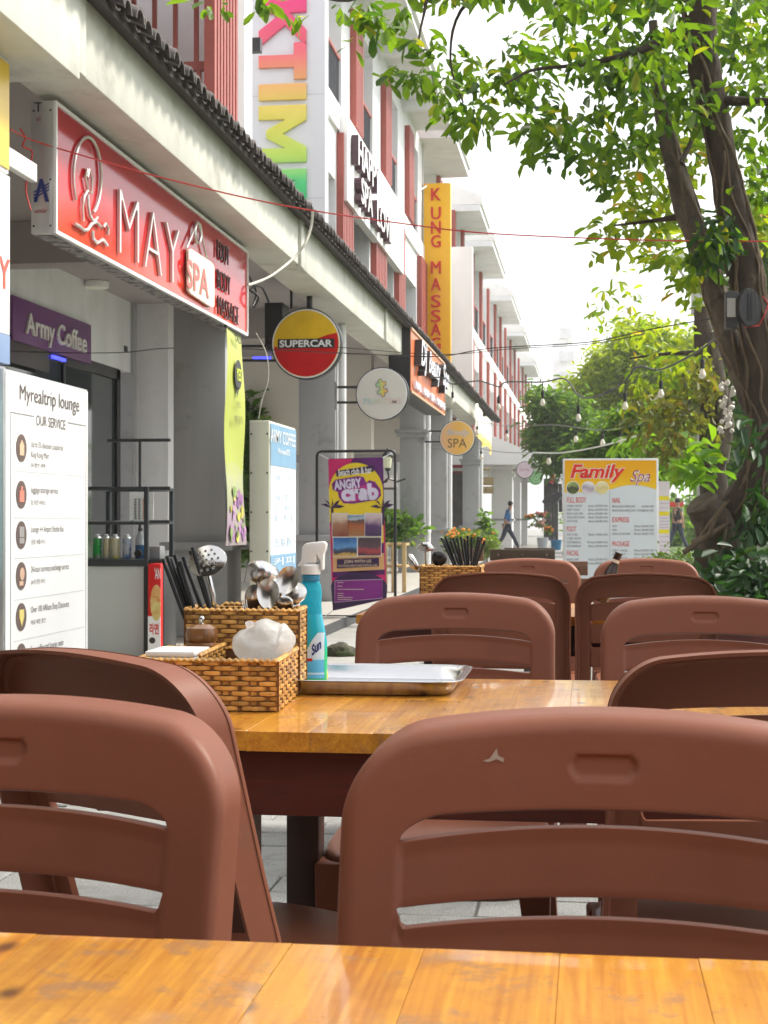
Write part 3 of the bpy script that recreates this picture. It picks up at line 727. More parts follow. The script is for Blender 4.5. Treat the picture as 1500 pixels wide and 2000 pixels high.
rows = [(875, 'Up to 5% discount coupon for', 'King Kong Mart', '10 할인 쿠폰'), (966, 'luggage storage service', '', '짐 보관 서비스'), (1045, 'Lounge ↔ Airport Shuttle Bus', '', '공항 셔틀 버스'),
        (1125, '24-hour currency exchange service', '', '24시간 환전 서비스'), (1205, 'Over 100 Affiliate Shop Discounts', '', '제휴 매장 할인'), (1284, 'Free coffee and lounge seats', '', '무료 커피')]
icol = [(.75, .50, .33), (.72, .25, .18), (.35, .33, .32), (.65, .42, .30), (.72, .60, .18), (.5, .4, .3)]
yi = at(41, 900, X=X).y
for k, (py, t1, t2, t3) in enumerate(rows):
    zc = at(41, py, X=X).z
    ic = B().lathe([(.066, 0), (.066, .002)], (X + .001, yi, zc), (1, 0, 0), 28).build('icon_disc', mat('icon_brown', (.13, .085, .075), rough=.5), s)
    q = B()
    if k == 0: q.prism([(X + .004, yi - .028, zc - .035), (X + .004, yi + .028, zc - .035), (X + .004, yi + .028, zc + .012), (X + .004, yi, zc + .04), (X + .004, yi - .028, zc + .012)], (.001, 0, 0))
    elif k == 1: q.box(X + .004, X + .005, yi - .03, yi + .03, zc - .035, zc + .02).box(X + .004, X + .005, yi - .012, yi + .012, zc + .021, zc + .04)
    elif k == 2: q.box(X + .004, X + .005, yi - .03, yi + .03, zc - .01, zc + .04).box(X + .004, X + .005, yi - .03, yi + .03, zc - .04, zc - .014)
    elif k == 4: q.prism([(X + .004, yi - .03, zc + .035), (X + .004, yi + .03, zc + .035), (X + .004, yi + .03, zc), (X + .004, yi, zc - .045), (X + .004, yi - .03, zc)][::-1], (.001, 0, 0))
    else: q.lathe([(.03, 0), (.03, .001)], (X + .004, yi + .005, zc + .01), (1, 0, 0), 16).box(X + .004, X + .005, yi - .03, yi + .02, zc - .045, zc - .024)
    q.build('icon_mark', mat('icon_%d' % k, icol[k], rough=.5), ic)
    b = B(); y0 = at(60, 0, X=X).y
    add_text(b, t1, (X + .002, y0, zc + .022), *STREET, h=.040, w=.0165 * len(t1) if k else .46, align='L', off=-.002)
    if t2: add_text(b, t2, (X + .002, y0, zc - .028), *STREET, h=.038, w=.25, align='L', off=-.002)
    add_text(b, t3, (X + .002, y0, zc - (.075 if t2 else .035)), *STREET, h=.024, w=.2, align='L', off=0)
    b.build('lettering', m_brownink, s)
    if k < 5: B().box(X, X + .0012, yl + .05, yr - .03, zc - .112, zc - .108).build('rule_line', mat('pale_line', (.55, .56, .58)), s)

# --- purple coffee sign
X = -4.98
ya, yb_ = at(25, 620, X=X).y, at(178, 670, X=X).y; zt, zb = at(178, 635, X=X).z, at(178, 711, X=X).z
s = thing('sign_board', 'purple sign with white coffee lettering above the dark shop front', 'sign', (X, (ya + yb_) / 2, zb))
box('face', mat('sign_purple', (.17, .055, .20), rough=.3, var=.05), s, X - .06, X, ya, yb_, zb, zt, bevel=.003)
b = B(); text_sq(b, 'Army Coffee', X + .012, 50, 168, 608, 664, ext=.01, off=.012, shear=.0); b.build('lettering', mat('letter_grey', (.70, .68, .66), rough=.4), s)
box('dark_panel', mat('maroon_dark', (.03, .012, .015), rough=.2, var=.5, scale=5), s, X - .02, X - .005, ya - .3, at(97, 0, X=X).y, zb - .2, zb - .004)
box('blue_tube', mat('blue_led', (.06, .07, .9), emis=1.2), s, X - .004, X + .02, at(100, 0, X=X).y, at(125, 0, X=X).y, zb - .06, zb - .03)

# --- poster hung on the near column
X = -2.575
ya, yb_ = at(441, 700, X=X).y, at(474, 700, X=X).y
s = thing('hanging_poster', 'narrow lime yellow poster hanging beside the near grey column', 'poster', (X, ya, .9))
zt, zb = at(441, 640, X=X).z, at(441, 1066, X=X).z
def wav(u, v):
    return Vector((X + .012 * math.sin(v * 9 + u * 2) + .02 * (1 - v) * u, ya + (yb_ - ya) * u, zb + (zt - zb) * v))
B().grid(wav, 6, 30).build('print', grad_mat('lime_print', [(0, (.30, .24, .24)), (.10, (.36, .26, .36)), (.20, (.34, .36, .22)), (.30, (.42, .44, .26)), (.40, (.42, .47, .10)), (1, (.45, .50, .08))], 2, zb - .9, zt - .9, rough=.4, noise=.16), s, smooth=60)
b = B()
ym = (ya + yb_) / 2
ze = zb + (zt - zb) * .80
b.lathe([(.11, 0), (.11, .002)], (X + .028, ym, ze), (1, 0, 0), 26).prism([(X + .028, ym - .05, ze - .09), (X + .028, ym + .02, ze - .10), (X + .028, ym - .04, ze - .17)], (.002, 0, 0))
b.build('speech_emblem', m_dark, s)
b = B(); add_text(b, 'YES', (X + .034, ym, ze), *STREET, w=.15, h=.09, off=.02); b.build('lettering', mat('lime_ink', (.6, .7, .06)), s)
b = B(); add_text(b, 'TALK', (X + .03, ym, zb + (zt - zb) * .965), *STREET, w=.28, h=.05, off=.03); add_text(b, '카카오', (X + .03, ym, ze - .22), *STREET, w=.14, h=.05); add_text(b, '예약 문의', (X + .03, ym, ze - .33), *STREET, w=.26, h=.06); b.build('lettering', m_ink, s)
rgp = random.Random(4)
for k, col in enumerate(((.30, .14, .34), (.55, .50, .10), (.42, .22, .40), (.20, .28, .10))):
    b = B()
    for i in range(9):
        u, v = rgp.uniform(.12, .88), rgp.uniform(.02, .26); q = wav(u, v)
        b.lathe([(rgp.uniform(.02, .05), .0), (.001, .0015)], q + Vector((.006 + .002 * k, 0, 0)), (1, 0, 0), 7)
    o_ = b.build('flower_print', mat('flower_print_%d' % k, col, rough=.5, var=.4, scale=40, island=.3), s); o_['kind'] = 'stuff'
b = B().cyl((X, ya - .02, zt + .01), (X, yb_ + .02, zt + .01), .012); b.build('top_rod', m_black, s)

# --- coffee menu light box
X = -2.42
ya, yb_ = at(527, 900, X=X).y, at(578, 900, X=X).y; zt = at(527, 821, X=X).z
xl = at(487, 900, Y=ya).x
s = thing('light_box', 'upright cream light box with blue coffee menu beside the angry crab banner', 'sign', (X - .1, (ya + yb_) / 2, .12))
box('case', mat('cream_metal', (.62, .62, .53), rough=.45, var=.04), s, xl, X - .005, ya, yb_, .12, zt, bevel=.008)
box('face', mat('menu_pale', (.72, .77, .80), rough=.35, var=.02), s, X - .004, X + .002, ya + .02, yb_ - .02, .2, zt - .02)
zz = lambda py: at(527, py, X=X).z
box('header', mat('menu_blue', (.20, .36, .52), rough=.4), s, X + .003, X + .005, ya + .02, yb_ - .02, zz(908), zt - .02)
box('footer', mat('menu_blue', (.20, .36, .52)), s, X + .003, X + .005, ya + .02, yb_ - .02, .3, zz(1085))
b = B(); text_sq(b, 'ARMY COFFEE', X + .008, 529, 577, 836, 862, off=.004); text_sq(b, 'We love BTS', X + .008, 543, 566, 874, 886, off=.01); text_sq(b, '커피', X + .008, 535, 575, 1090, 1106); b.build('lettering', m_pwhite, s)
b = B()
for py, l_, r_ in ((926, '커피', '스무디'), (966, '라떼', '주스'), (985, '모카', '에이드'), (1004, '콜드', '티')):
    text_sq(b, l_, X + .005, 537, 547, py, py + 14); text_sq(b, r_, X + .005, 556, 570, py, py + 14)
text_sq(b, '코스 메뉴 활동', X + .005, 537, 569, 1050, 1070, off=.01); b.build('lettering', mat('pale_blue_ink', (.33, .42, .52)), s)
b = B()
for zk in (.5, .8, 1.1, 1.4, 1.7):
    b.lathe([(.008, 0), (.006, .004)], (xl + .015, ya, zk), (0, -1, 0), 8); b.lathe([(.008, 0), (.006, .004)], (X - .02, ya, zk), (0, -1, 0), 8)
b.build('screws', m_black, s)

# --- round signs
def round_sign(label, cx, cy, r, Y, col, xw, bars, rim=m_black, thick=.11, ring=True, barx=None):
    c = at(cx, cy, Y=Y); rr_ = r * (c - Vector((0, 0, EYE))).dot(FWD) / 3000
    s = thing('round_sign', label, 'sign', c)
    B().lathe([(rr_ - .004, -thick), (rr_, -thick + .004), (rr_, -.004), (rr_ - .006, 0)], c, (0, -1, 0), 48).build('rim', rim, s, smooth=40)
    if ring: B().lathe([(rr_ * .965, .001), (rr_ * .965, .004)], c, (0, -1, 0), 48).build('white_ring', m_white, s, smooth=40)
    B().lathe([(rr_ * .925, .0045), (rr_ * .92, .008)], c, (0, -1, 0), 48).build('face', col, s, smooth=40)
    for py in bars:
        q = at(xw, py, Y=Y + .05); e = at(cx - r * .6 if barx is None else barx, py, Y=Y + .05)
        B().cyl(q, e, .014, n=8).build('bracket_bar', m_black, s)
    return s, c, rr_
s, c, r_ = round_sign('round yellow and red sign with SUPERCAR on a black band', 598, 671, 70, 14.9, mat('supercar_yellow', (.80, .50, .015), rough=.3), 470, (676, 704), barx=545)
pts = [(c.x + r_ * .918 * math.cos(R(a)), c.z + r_ * .918 * math.sin(R(a))) for a in np.linspace(180 + 4, 360 + 19, 34)]
wave = []
for i in range(1, 16):
    u = i / 16; x = c.x + r_ * .90 * (1 - 2 * u)
    wave.append((x, c.z + r_ * (.30 * (1 - u) ** 1.0 - .06 * u - .26 * math.sin(PI * u * 1.0) * (u) ** .8 + .10 * math.sin(PI * (1 - u)) * (1 - u) - (.02))))
B().add([(x, c.y - .0095, z) for x, z in pts + wave], [tuple(range(len(pts) + len(wave)))]).build('red_half', mat('supercar_red', (.58, .006, .008), rough=.3), s)
box('black_band', m_ink, s, c.x - r_ * .80, c.x + r_ * .80, c.y - .014, c.y - .011, c.z - r_ * .13, c.z + r_ * .13)
b = B(); add_text(b, 'SUPERCAR', (c.x, c.y - .017, c.z), *TOUS, w=r_ * 1.5, h=r_ * .2, off=.03); b.build('lettering', m_pwhite, s)
q = at(545, 640, Y=14.98)
B().box(q.x - .14, q.x + .04, 14.95, 15.3, at(540, 686, Y=15).z, at(540, 592, Y=15).z).build('control_box', m_black, s, bevel=.006)
B().cyl((q.x + .10, 15.1, at(540, 600, Y=15).z), (q.x + .10, 15.1, 3.44), .014).build('ceiling_rod', m_black, s)
B().cyl((q.x + .30, 15.02, c.z + r_ - .02), (q.x + .30, 15.02, 3.27), .03).build('ceiling_rod', m_black, s)
bt = thing('light_tube', 'glowing blue light tube beside the SUPERCAR sign', 'lamp', at(510, 699, Y=15.4))
B().cyl(at(494, 700, Y=15.4), at(529, 700, Y=15.4), .02).build('tube', mat('blue_led', (.06, .07, .9), emis=1.2), bt)

s, c, r_ = round_sign('round cream sign with a rainbow puzzle piece below the SUPERCAR sign', 746, 769, 52, 16.0, mat('cream_face', (.70, .67, .60), rough=.4, var=.02), 656, (756, 786), barx=700)
rb = [(0, (.20, .45, .65)), (.3, (.35, .60, .30)), (.55, (.75, .62, .12)), (.8, (.80, .35, .15)), (1, (.70, .15, .25))]
def jig(c, a, Y):
    pts = []
    cor = [(-a, -a), (a, -a), (a, a), (-a, a)]
    for i in range(4):
        p, q = Vector(cor[i]), Vector(cor[(i + 1) % 4]); d = (q - p) / (2 * a); nrm = Vector((d.y, -d.x)); sg = 1 if i % 2 == 0 else -1
        pts.append(p)
        m_ = (p + q) / 2
        for k in range(9):
            t = R(-130 + 260 * k / 8); cc = m_ + nrm * sg * a * .34
            pts.append(cc + (d * math.sin(t) + nrm * sg * math.cos(t)) * a * .36)
    rot = Matrix.Rotation(R(12), 2)
    return [Vector((c.x, Y, c.z + r_ * .22)) + Vector(((rot @ p).x, 0, (rot @ p).y)) for p in pts]
P_ = jig(c, r_ * .2, c.y - .012)
B().add(P_, [tuple(range(len(P_)))]).build('puzzle_emblem', grad_mat('rainbow_x', rb, 0, -r_ * .35, r_ * .35, noise=.2), s)
b = B(); b.tube(P_ + [P_[0]], .004, 5); b.build('emblem_outline', m_greyink, s)
b = B(); add_text(b, 'PEAKTIME', (c.x + .01, c.y - .012, c.z - r_ * .28), *TOUS, w=r_ * 1.45, h=r_ * .22, off=.015)
b.build('lettering', grad_mat('rainbow_pale', [(0, (.45, .62, .66)), (.4, (.62, .66, .50)), (.7, (.74, .55, .45)), (1, (.72, .60, .58))], 0, -r_ * .7, r_ * .7), s)
pq = at(656, 770, Y=16.05); B().box(pq.x - .015, pq.x + .015, 16.03, 16.07, at(656, 800, Y=16).z, at(656, 745, Y=16).z).build('wall_plate', m_alu, s)

Y = at(828, 1000, X=-2.83).y - .1
s, c, r_ = round_sign('round orange spa sign on two black arms in front of the third column', 893, 855, 35, Y, grad_mat('orange_face', [(0, (.86, .50, .28)), (.55, (.90, .50, .10)), (1, (.92, .60, .20))], 0, -.3, .3, rough=.4), 829, (842, 863))
b = B(); add_text(b, 'SPA', (c.x, c.y - .012, c.z - r_ * .3), *TOUS, w=r_ * 1.05, h=r_ * .5, off=-.005); b.build('lettering', m_brownink, s)
b = B(); add_text(b, 'family', (c.x + r_ * .05, c.y - .012, c.z + r_ * .25), *TOUS, w=r_ * 1.3, h=r_ * .46, shear=.35, off=.03, rot=R(-4)); b.build('lettering', mat('script_grey', (.62, .56, .54)), s)
s, c, r_ = round_sign('small round pink and white sign near the end of the porch', 1025, 918, 17, 46.5, mat('pink_face', (.80, .66, .76), rough=.4), 1000, (918,), ring=False)
b = B(); add_text(b, 'SPA', (c.x, c.y - .014, c.z), *TOUS, w=r_ * 1.2, h=r_ * .3); b.build('lettering', mat('pink_ink', (.6, .3, .5)), s)
s, c, r_ = round_sign('small round green sign with a spiral behind the pink one', 1046, 933, 14.5, 49.5, mat('green_face', (.25, .55, .24), rough=.4), 1020, (933,), ring=False, rim=m_white)
sp = [Vector((c.x + r_ * .7 * t * math.cos(t * 13), c.y - .014, c.z + r_ * .7 * t * math.sin(t * 13))) for t in np.linspace(.1, 1, 40)]
B().tube(sp, .012, 5).build('spiral_emblem', mat('pale_green', (.6, .8, .55)), s)

# --- orange raised letter sign
X = -2.38
ya, yb_ = at(802, 700, X=X).y, at(867, 760, X=X).y
zt, zb = at(867, 712, X=X).z, at(867, 811, X=X).z
s = thing('sign_board', 'orange sign with raised white script letters against the far part of the fascia', 'sign', (X, (ya + yb_) / 2, zb))
box('case', m_black, s, X - .3, X - .006, ya, yb_, zb, zt + .03)
box('face', mat('orange_panel', (.70, .17, .055), rough=.35, var=.06), s, X - .005, X, ya + .03, yb_ - .03, zb + .02, zt)
b = B(); b.box(X, X + .02, ya, yb_, zt, zt + .028).box(X, X + .02, ya, yb_, zb - .01, zb + .018).box(X, X + .02, yb_ - .028, yb_, zb + .02, zt - .002); b.build('frame', mat('gold_frame', (.65, .42, .25), rough=.4), s)
hh = zt - zb
for t_, yy_, w_, h_, sh in (('DJ', ya + .75, .75, .56, .2), ('Beauty', ya + 2.25, 1.7, .5, .3), ('Spa', yb_ - .75, 1.0, .55, .3)):
    zc_ = zb + hh * (.60 if t_ == 'Beauty' else .62)
    b = B(); add_text(b, t_, (X + .055, yy_, zc_), *STREET, w=w_, h=hh * h_, ext=.05, shear=sh, off=.02); sd_ = b.build('letter_sides', m_ink, s)
    b = B(); add_text(b, t_, (X + .108, yy_, zc_), *STREET, w=w_, h=hh * h_, shear=sh, off=.02); b.build('lettering', mat('letter_lilac', (.74, .74, .84), rough=.4), sd_)
b = B()
add_text(b, 'NAIL · HAIR · SPA · MASSAGE', (X + .03, (ya + yb_) / 2, zb + hh * .14), *STREET, w=(yb_ - ya) * .9, h=hh * .13, ext=.02, off=.02)
b.build('lettering', mat('letter_lilac', (.74, .74, .84), rough=.4), s)

# --- hanging cloth banner with yellow hem
X = -2.36
ya, yb_ = at(929, 800, X=X).y, at(960, 800, X=X).y
zt = at(929, 786, X=X).z; zb = at(929, 852, X=X).z
s = thing('cloth_banner', 'worn white and yellow cloth banner hanging from the far end of the eave', 'banner', (X, (ya + yb_) / 2, zb))
B().grid(lambda u, v: Vector((X + .03 * math.sin(u * 25), ya + (yb_ - ya) * u, zb - .12 * u + .06 * math.sin(u * 11) + (zt - zb) * v * .97)), 24, 8).build('cloth', grad_mat('banner_cloth', [(0, (.72, .48, .10)), (.22, (.74, .50, .12)), (.34, (.72, .68, .58)), (1, (.72, .70, .62))], 2, -.1, zt - zb, rough=.8, noise=.35), s, smooth=60)

# --- rainbow letter panel
Y = 17.5
s = thing('vertical_sign', 'tall pale panel with big rainbow letters running down it', 'sign', at(556, 380, Y=Y))
pa, pb = at(478, 0, Y=Y), at(635, 0, Y=Y)
zb = 3.75
box('panel', mat('panel_bluewhite', (.68, .69, .74), rough=.4, var=.03, scale=1.2), s, pa.x, pb.x, Y, Y + .22, zb, 9.2, bevel=.008)
for py in (185, 388): box('panel_joint', mat('joint_grey', (.50, .51, .56)), s, pa.x + .01, pb.x - .01, Y - .0015, Y, at(556, py, Y=Y).z - .004, at(556, py, Y=Y).z + .004)
for py in (78,): box('bracket', m_black, s, at(446, py, Y=Y).x, pa.x, Y + .05, Y + .12, at(460, py + 5, Y=Y).z, at(460, py - 5, Y=Y).z)
b = B()
zl = lambda py: at(556, py, Y=Y).z
LET = []
GL = dict(K=[(0, 0), (0, 1), (.30, 1), (.30, .66), (.66, 1), (1, 1), (.56, .55), (1, 0), (.66, 0), (.38, .37), (.30, .29), (.30, 0)], T=[(0, 1), (1, 1), (1, .74), (.67, .74), (.67, 0), (.33, 0), (.33, .74), (0, .74)], I=[(0, 0), (0, 1), (1, 1), (1, 0)],
          M=[(0, 0), (0, 1), (.27, 1), (.5, .50), (.73, 1), (1, 1), (1, 0), (.75, 0), (.75, .56), (.57, .16), (.43, .16), (.25, .56), (.25, 0)], E=[(0, 0), (0, 1), (1, 1), (1, .76), (.36, .76), (.36, .62), (.92, .62), (.92, .38), (.36, .38), (.36, .24), (1, .24), (1, 0)],
          A=[(0, 0), (.36, 1), (.64, 1), (1, 0), (.70, 0), (.63, .22), (.37, .22), (.30, 0)])
xa_, xb_ = at(506, 300, Y=Y).x, at(599, 300, Y=Y).x
gm_ = None
for ch, y0, y1 in (('E', -220, -128), ('A', -110, -12), ('K', -2, 91), ('T', 84, 156), ('I', 164, 196), ('M', 206, 318), ('E', 331, 393)):
    b = B(); b.prism([Vector((xa_ + (xb_ - xa_) * v, Y - .045, zl(y0) + (zl(y1) - zl(y0)) * u)) for u, v in GL[ch]], (0, .044, 0)); LET.append((ch, b))
z0 = at(556, 380, Y=Y).z
km = grad_mat('ktime_rainbow', [(0, (.02, .50, .16)), (.10, (.08, .58, .20)), (.22, (.48, .72, .12)), (.36, (.66, .66, .10)), (.50, (.78, .58, .12)), (.62, (.82, .36, .16)), (.74, (.82, .14, .18)), (1, (.80, .04, .22))], 2, zl(395) - z0, zl(0) - z0, rough=.4)
for ch, b in LET: b.build('letter', km, s, bevel=.006)

# --- HAPPY SPA raised letters panel
X = -3.34
s = thing('sign_board', 'white upper floor panel with raised dark sided letters reading happy spa', 'sign', (X, 25, at(690, 390, X=X).z))
ya, yb_ = at(679, 300, X=X).y, at(789, 420, X=X).y
zt, zb = 1.05 + 5.64, 1.05 + 4.45
box('panel', m_wallb, s, X - .12, X, ya, yb_, zb, zt)
b = B(); f2 = B()
for (t, a, c, za, zc) in (('HAPPY', 685, 728, 1.05 + 5.02, 1.05 + 5.44), ('SPA', 691, 714, 1.05 + 4.54, 1.05 + 4.92), ('LOVE', 723, 753, 1.05 + 4.54, 1.05 + 4.92)):
    y0, y1 = at(a, 0, X=X).y, at(c, 0, X=X).y
    add_text(b, t, (X + .06, (y0 + y1) / 2, (za + zc) / 2), *STREET, w=y1 - y0, h=zc - za, ext=.05, off=.015)
    add_text(f2, t, (X + .113, (y0 + y1) / 2, (za + zc) / 2), *STREET, w=y1 - y0, h=zc - za, off=.015)
b.build('letter_sides', mat('letter_dark', (.07, .03, .045), rough=.4), s); f2.build('lettering', m_pwhite, s)

# --- yellow vertical massage sign
Y = 32.4
pa, pb = at(828, 358, Y=Y), at(880, 712, Y=Y)
s = thing('vertical_sign', 'tall yellow vertical sign with red letters KUNG MASSAGE', 'sign', (pa.x, Y, pb.z))
box('panel', mat('kung_yellow', (.86, .46, .006), rough=.35, var=.03), s, pa.x, pb.x, Y, Y + .2, pb.z - .4, pa.z, bevel=.006)
box('trim', mat('kung_trim', (.8, .76, .6)), s, pa.x - .02, pa.x - .001, Y + .01, Y + .19, pb.z - .4, pa.z)
b = B(); ys = [378, 423, 463, 502 - 32]; 
for ch, py in zip('KUNG MASSAGE', (379, 416, 444, 471, 0, 522, 555, 588, 617, 643, 671, 706)):
    if ch == ' ': continue
    q = at(851, py, Y=Y); add_text(b, ch, (q.x, Y - .015, q.z), *TOUS, w=.20, h=.26, ext=.012, off=0); add_text(b, ch, (q.x + .012, Y - .0155, q.z), *TOUS, w=.20, h=.26, ext=.012, off=0)
b.build('lettering', m_redink, s)
B().cyl((pa.x + .1, Y + .1, pa.z), (pa.x - .5, Y - 1.2, pa.z - .75), .02).build('stay_rod', m_white, s)

# --- purple and yellow beach club banner on a black frame
Y = 14.4
s = thing('banner_stand', 'purple and yellow beach club banner with ANGRY Crab lettering on a black tube frame', 'banner', at(697, 1200, Y=Y, ) * 1)
s.location.z = 0; BASE[s.name] = Vector(s.location)
f = B(); t0, t1 = at(619, 882, Y=Y + .05), at(772, 880, Y=Y + .05)
pth = [Vector((t0.x, Y + .05, .035)), Vector((t0.x, Y + .05, t0.z - .04)), Vector((t0.x + .012, Y + .05, t0.z - .012)), Vector((t0.x + .04, Y + .05, t0.z)), Vector((t1.x - .04, Y + .05, t1.z)), Vector((t1.x - .012, Y + .05, t1.z - .012)), Vector((t1.x, Y + .05, t1.z - .04)), Vector((t1.x, Y + .05, .035))]
f.tube(pth, .014, 10); f.cyl((t0.x, Y - .2, .05), (t0.x, Y + .3, .05), .014); f.cyl((t1.x, Y - .2, .05), (t1.x, Y + .3, .05), .014)
f.cyl((t0.x, Y + .05, .12), (t1.x, Y + .05, .12), .012)
f.build('frame', m_black, s, smooth=40)
cl = [(641, 896), (748, 893), (755, 1170), (650, 1193)]
def cloth(u, v):
    l = Vector((*[cl[3][i] + (cl[0][i] - cl[3][i]) * v for i in (0, 1)], 0)); r = Vector((*[cl[2][i] + (cl[1][i] - cl[2][i]) * v for i in (0, 1)], 0))
    p = l + (r - l) * u; q = at(p.x, p.y, Y=Y); q.y -= .012 * math.sin(u * 7 + v * 3) * (1 - .5 * v) ; return q
B().grid(cloth, 12, 24).build('cloth', mat('banner_purple', (.11, .012, .14), rough=.45, var=.2, scale=5), s, smooth=60)
def lay(name, m, pts, d): return px_poly(name, m, s, pts, Y=Y, d=.02 + d)
m_mag = mat('banner_magenta', (.55, .012, .13), rough=.45, var=.1); m_yel = mat('banner_yellow', (.78, .58, .02), rough=.45, var=.06)
m_vio = mat('banner_violet', (.20, .012, .20), rough=.45, var=.2); m_nvy = mat('banner_navy', (.035, .008, .06), rough=.45)
lay('print_panel', m_mag, [(642, 897), (690, 896), (665, 945), (643, 960)], 0)
lay('print_panel', m_yel, arc_pts(696, 962, 53, 58, 180, 0, 24) + [(750, 1060), (646, 1060)], .002)
lay('print_panel', m_mag, [(645, 1020), (650, 1020), (651, 1128), (752, 1122), (749, 1020), (752, 1015), (755, 1140), (649, 1146)], .004)
lay('print_panel', mat('banner_sand', (.62, .35, .15)), [(648, 1085), (752, 1080), (752, 1112), (648, 1117)], .003)
lay('print_panel', m_nvy, arc_pts(702, 1146, 55, 28, 175, 5, 16) + [(756, 1168), (651, 1191)], .006)
lay('label_band', m_nvy, [(657, 920), (730, 909), (731, 921), (658, 931)], .006)
b = B(); text_us(b, 'beach club & bar', Y, 662, 727, 914, 927, d=.03, off=.015, rot=R(5)); b.build('lettering', m_pwhite, s)
def blobpoly(pts): return pts
lay('logo_shape', m_vio, [(649, 945), (656, 937), (700, 930), (711, 932), (716, 943), (722, 938), (733, 941), (744, 956), (745, 968), (738, 976), (690, 984), (672, 983), (663, 972), (661, 961), (651, 957)], .006)
lay('logo_shape', mat('banner_pink', (.46, .03, .24)), [(664, 960), (722, 944), (742, 960), (742, 968), (690, 981), (672, 980)], .008)
b = B(); text_us(b, 'ANGRY', Y, 653, 707, 936, 955, d=.032, off=.045, rot=R(6)); text_us(b, 'crab', Y, 667, 740, 945, 978, d=.032, off=.06, rot=R(3)); b.build('lettering', mat('logo_lilac', (.66, .60, .78)), s)
for sx, cx in ((1, 650), (-1, 748)):
    b = B()
    for a in (20, 55, 90, 125, 150):
        e = (cx + sx * math.cos(R(a)) * 26, 990 - math.sin(R(a)) * 26 + 8); b.add([at(cx - 2, 992, Y=Y) - Vector((0, .027, 0)), at((cx + e[0]) / 2, (992 + e[1]) / 2 - 5, Y=Y) - Vector((0, .027, 0)), at(*e, Y=Y) - Vector((0, .027, 0)), at((cx + e[0]) / 2 + 2, (992 + e[1]) / 2 + 2, Y=Y) - Vector((0, .027, 0))], [(0, 1, 2, 3)])
    b.add([at(cx - 2, 990, Y=Y) - Vector((0, .027, 0)), at(cx + 2, 990, Y=Y) - Vector((0, .027, 0)), at(cx + 3, 1025, Y=Y) - Vector((0, .027, 0)), at(cx - 3, 1025, Y=Y) - Vector((0, .027, 0))], [(0, 1, 2, 3)])
    b.build('palm_print', m_nvy, s)
ph = [((650, 1003, 680, 1048), [(0, (.22, .06, .03)), (.5, (.35, .16, .10)), (.75, (.55, .40, .30)), (1, (.66, .55, .45))]), ((681, 1006, 713, 1047), [(0, (.30, .14, .05)), (.45, (.40, .10, .03)), (.7, (.10, .06, .05)), (.8, (.45, .50, .58)), (1, (.20, .28, .40))]),
      ((714, 1003, 746, 1047), [(0, (.05, .02, .08)), (.5, (.10, .04, .14)), (.8, (.55, .42, .45)), (1, (.6, .5, .5))]), ((652, 1050, 698, 1087), [(0, (.6, .40, .12)), (.12, (.5, .3, .1)), (.2, (.03, .03, .05)), (.42, (.05, .08, .16)), (.5, (.10, .28, .55)), (1, (.02, .10, .32))]),
      ((700, 1050, 745, 1085), [(0, (.05, .02, .04)), (.3, (.40, .05, .06)), (.45, (.10, .05, .07)), (1, (.05, .03, .04))])]
for k, ((a, c, e, g_), st) in enumerate(ph):
    p = [at(a - 1, c - 1, Y=Y), at(e + 1, c - 1, Y=Y), at(e + 1, g_ + 1, Y=Y), at(a - 1, g_ + 1, Y=Y)]
    B().add([q - Vector((0, .028, 0)) for q in p], [(0, 1, 2, 3)]).build('photo_border', m_pwhite, s)
    p = [at(a, c, Y=Y), at(e, c, Y=Y), at(e, g_, Y=Y), at(a, g_, Y=Y)]
    B().add([q - Vector((0, .031, 0)) for q in p], [(0, 1, 2, 3)]).build('photo_print', grad_mat('photo_%d' % k, st, 2, p[2].z, p[0].z, noise=.28), s)
lay('label_band', m_nvy, [(659, 1092), (741, 1089), (741, 1106), (659, 1110)], .010)
b = B(); text_us(b, 'JOIN WITH US', Y, 673, 726, 1093, 1101, d=.034, off=.01, rot=R(1.5)); text_us(b, 'THE SHORE NIGHT DANCE FESTIVAL BAR', Y, 661, 738, 1102, 1107, d=.034, rot=R(1.5)); b.build('lettering', mat('gold_ink', (.70, .55, .38)), s)
lay('info_panel', m_vio, [(655, 1134), (748, 1131), (748, 1168), (655, 1176)], .010)
b = B()
for (x0, y0_, x1) in ((660, 1137, 672), (660, 1144, 670), (660, 1150, 712), (660, 1158, 672), (660, 1162, 672), (660, 1166, 690), (660, 1170, 688)):
    p = at(x0, y0_, Y=Y); q = at(x1, y0_, Y=Y); b.box(p.x, q.x, Y - .034, Y - .033, p.z - .005, p.z)
b.build('fine_print', mat('fine_ink', (.62, .5, .45)), s)
b = B(); b.tube([at(x, y_, Y=Y) - Vector((0, .034, 0)) for x, y_ in ((655, 1134), (748, 1131), (748, 1168), (655, 1176), (655, 1134))], .003, 5); b.build('border_line', mat('lilac_line', (.55, .35, .55)), s)
b = B()
for a, e in (((642, 897), (622, 886)), ((747, 894), (768, 884)), ((651, 1192), (626, 1210)), ((754, 1169), (770, 1180))):
    b.cyl(at(*a, Y=Y), at(*e, Y=Y + .05), .004, n=6)
b.build('tie_cord', m_pwhite, s)

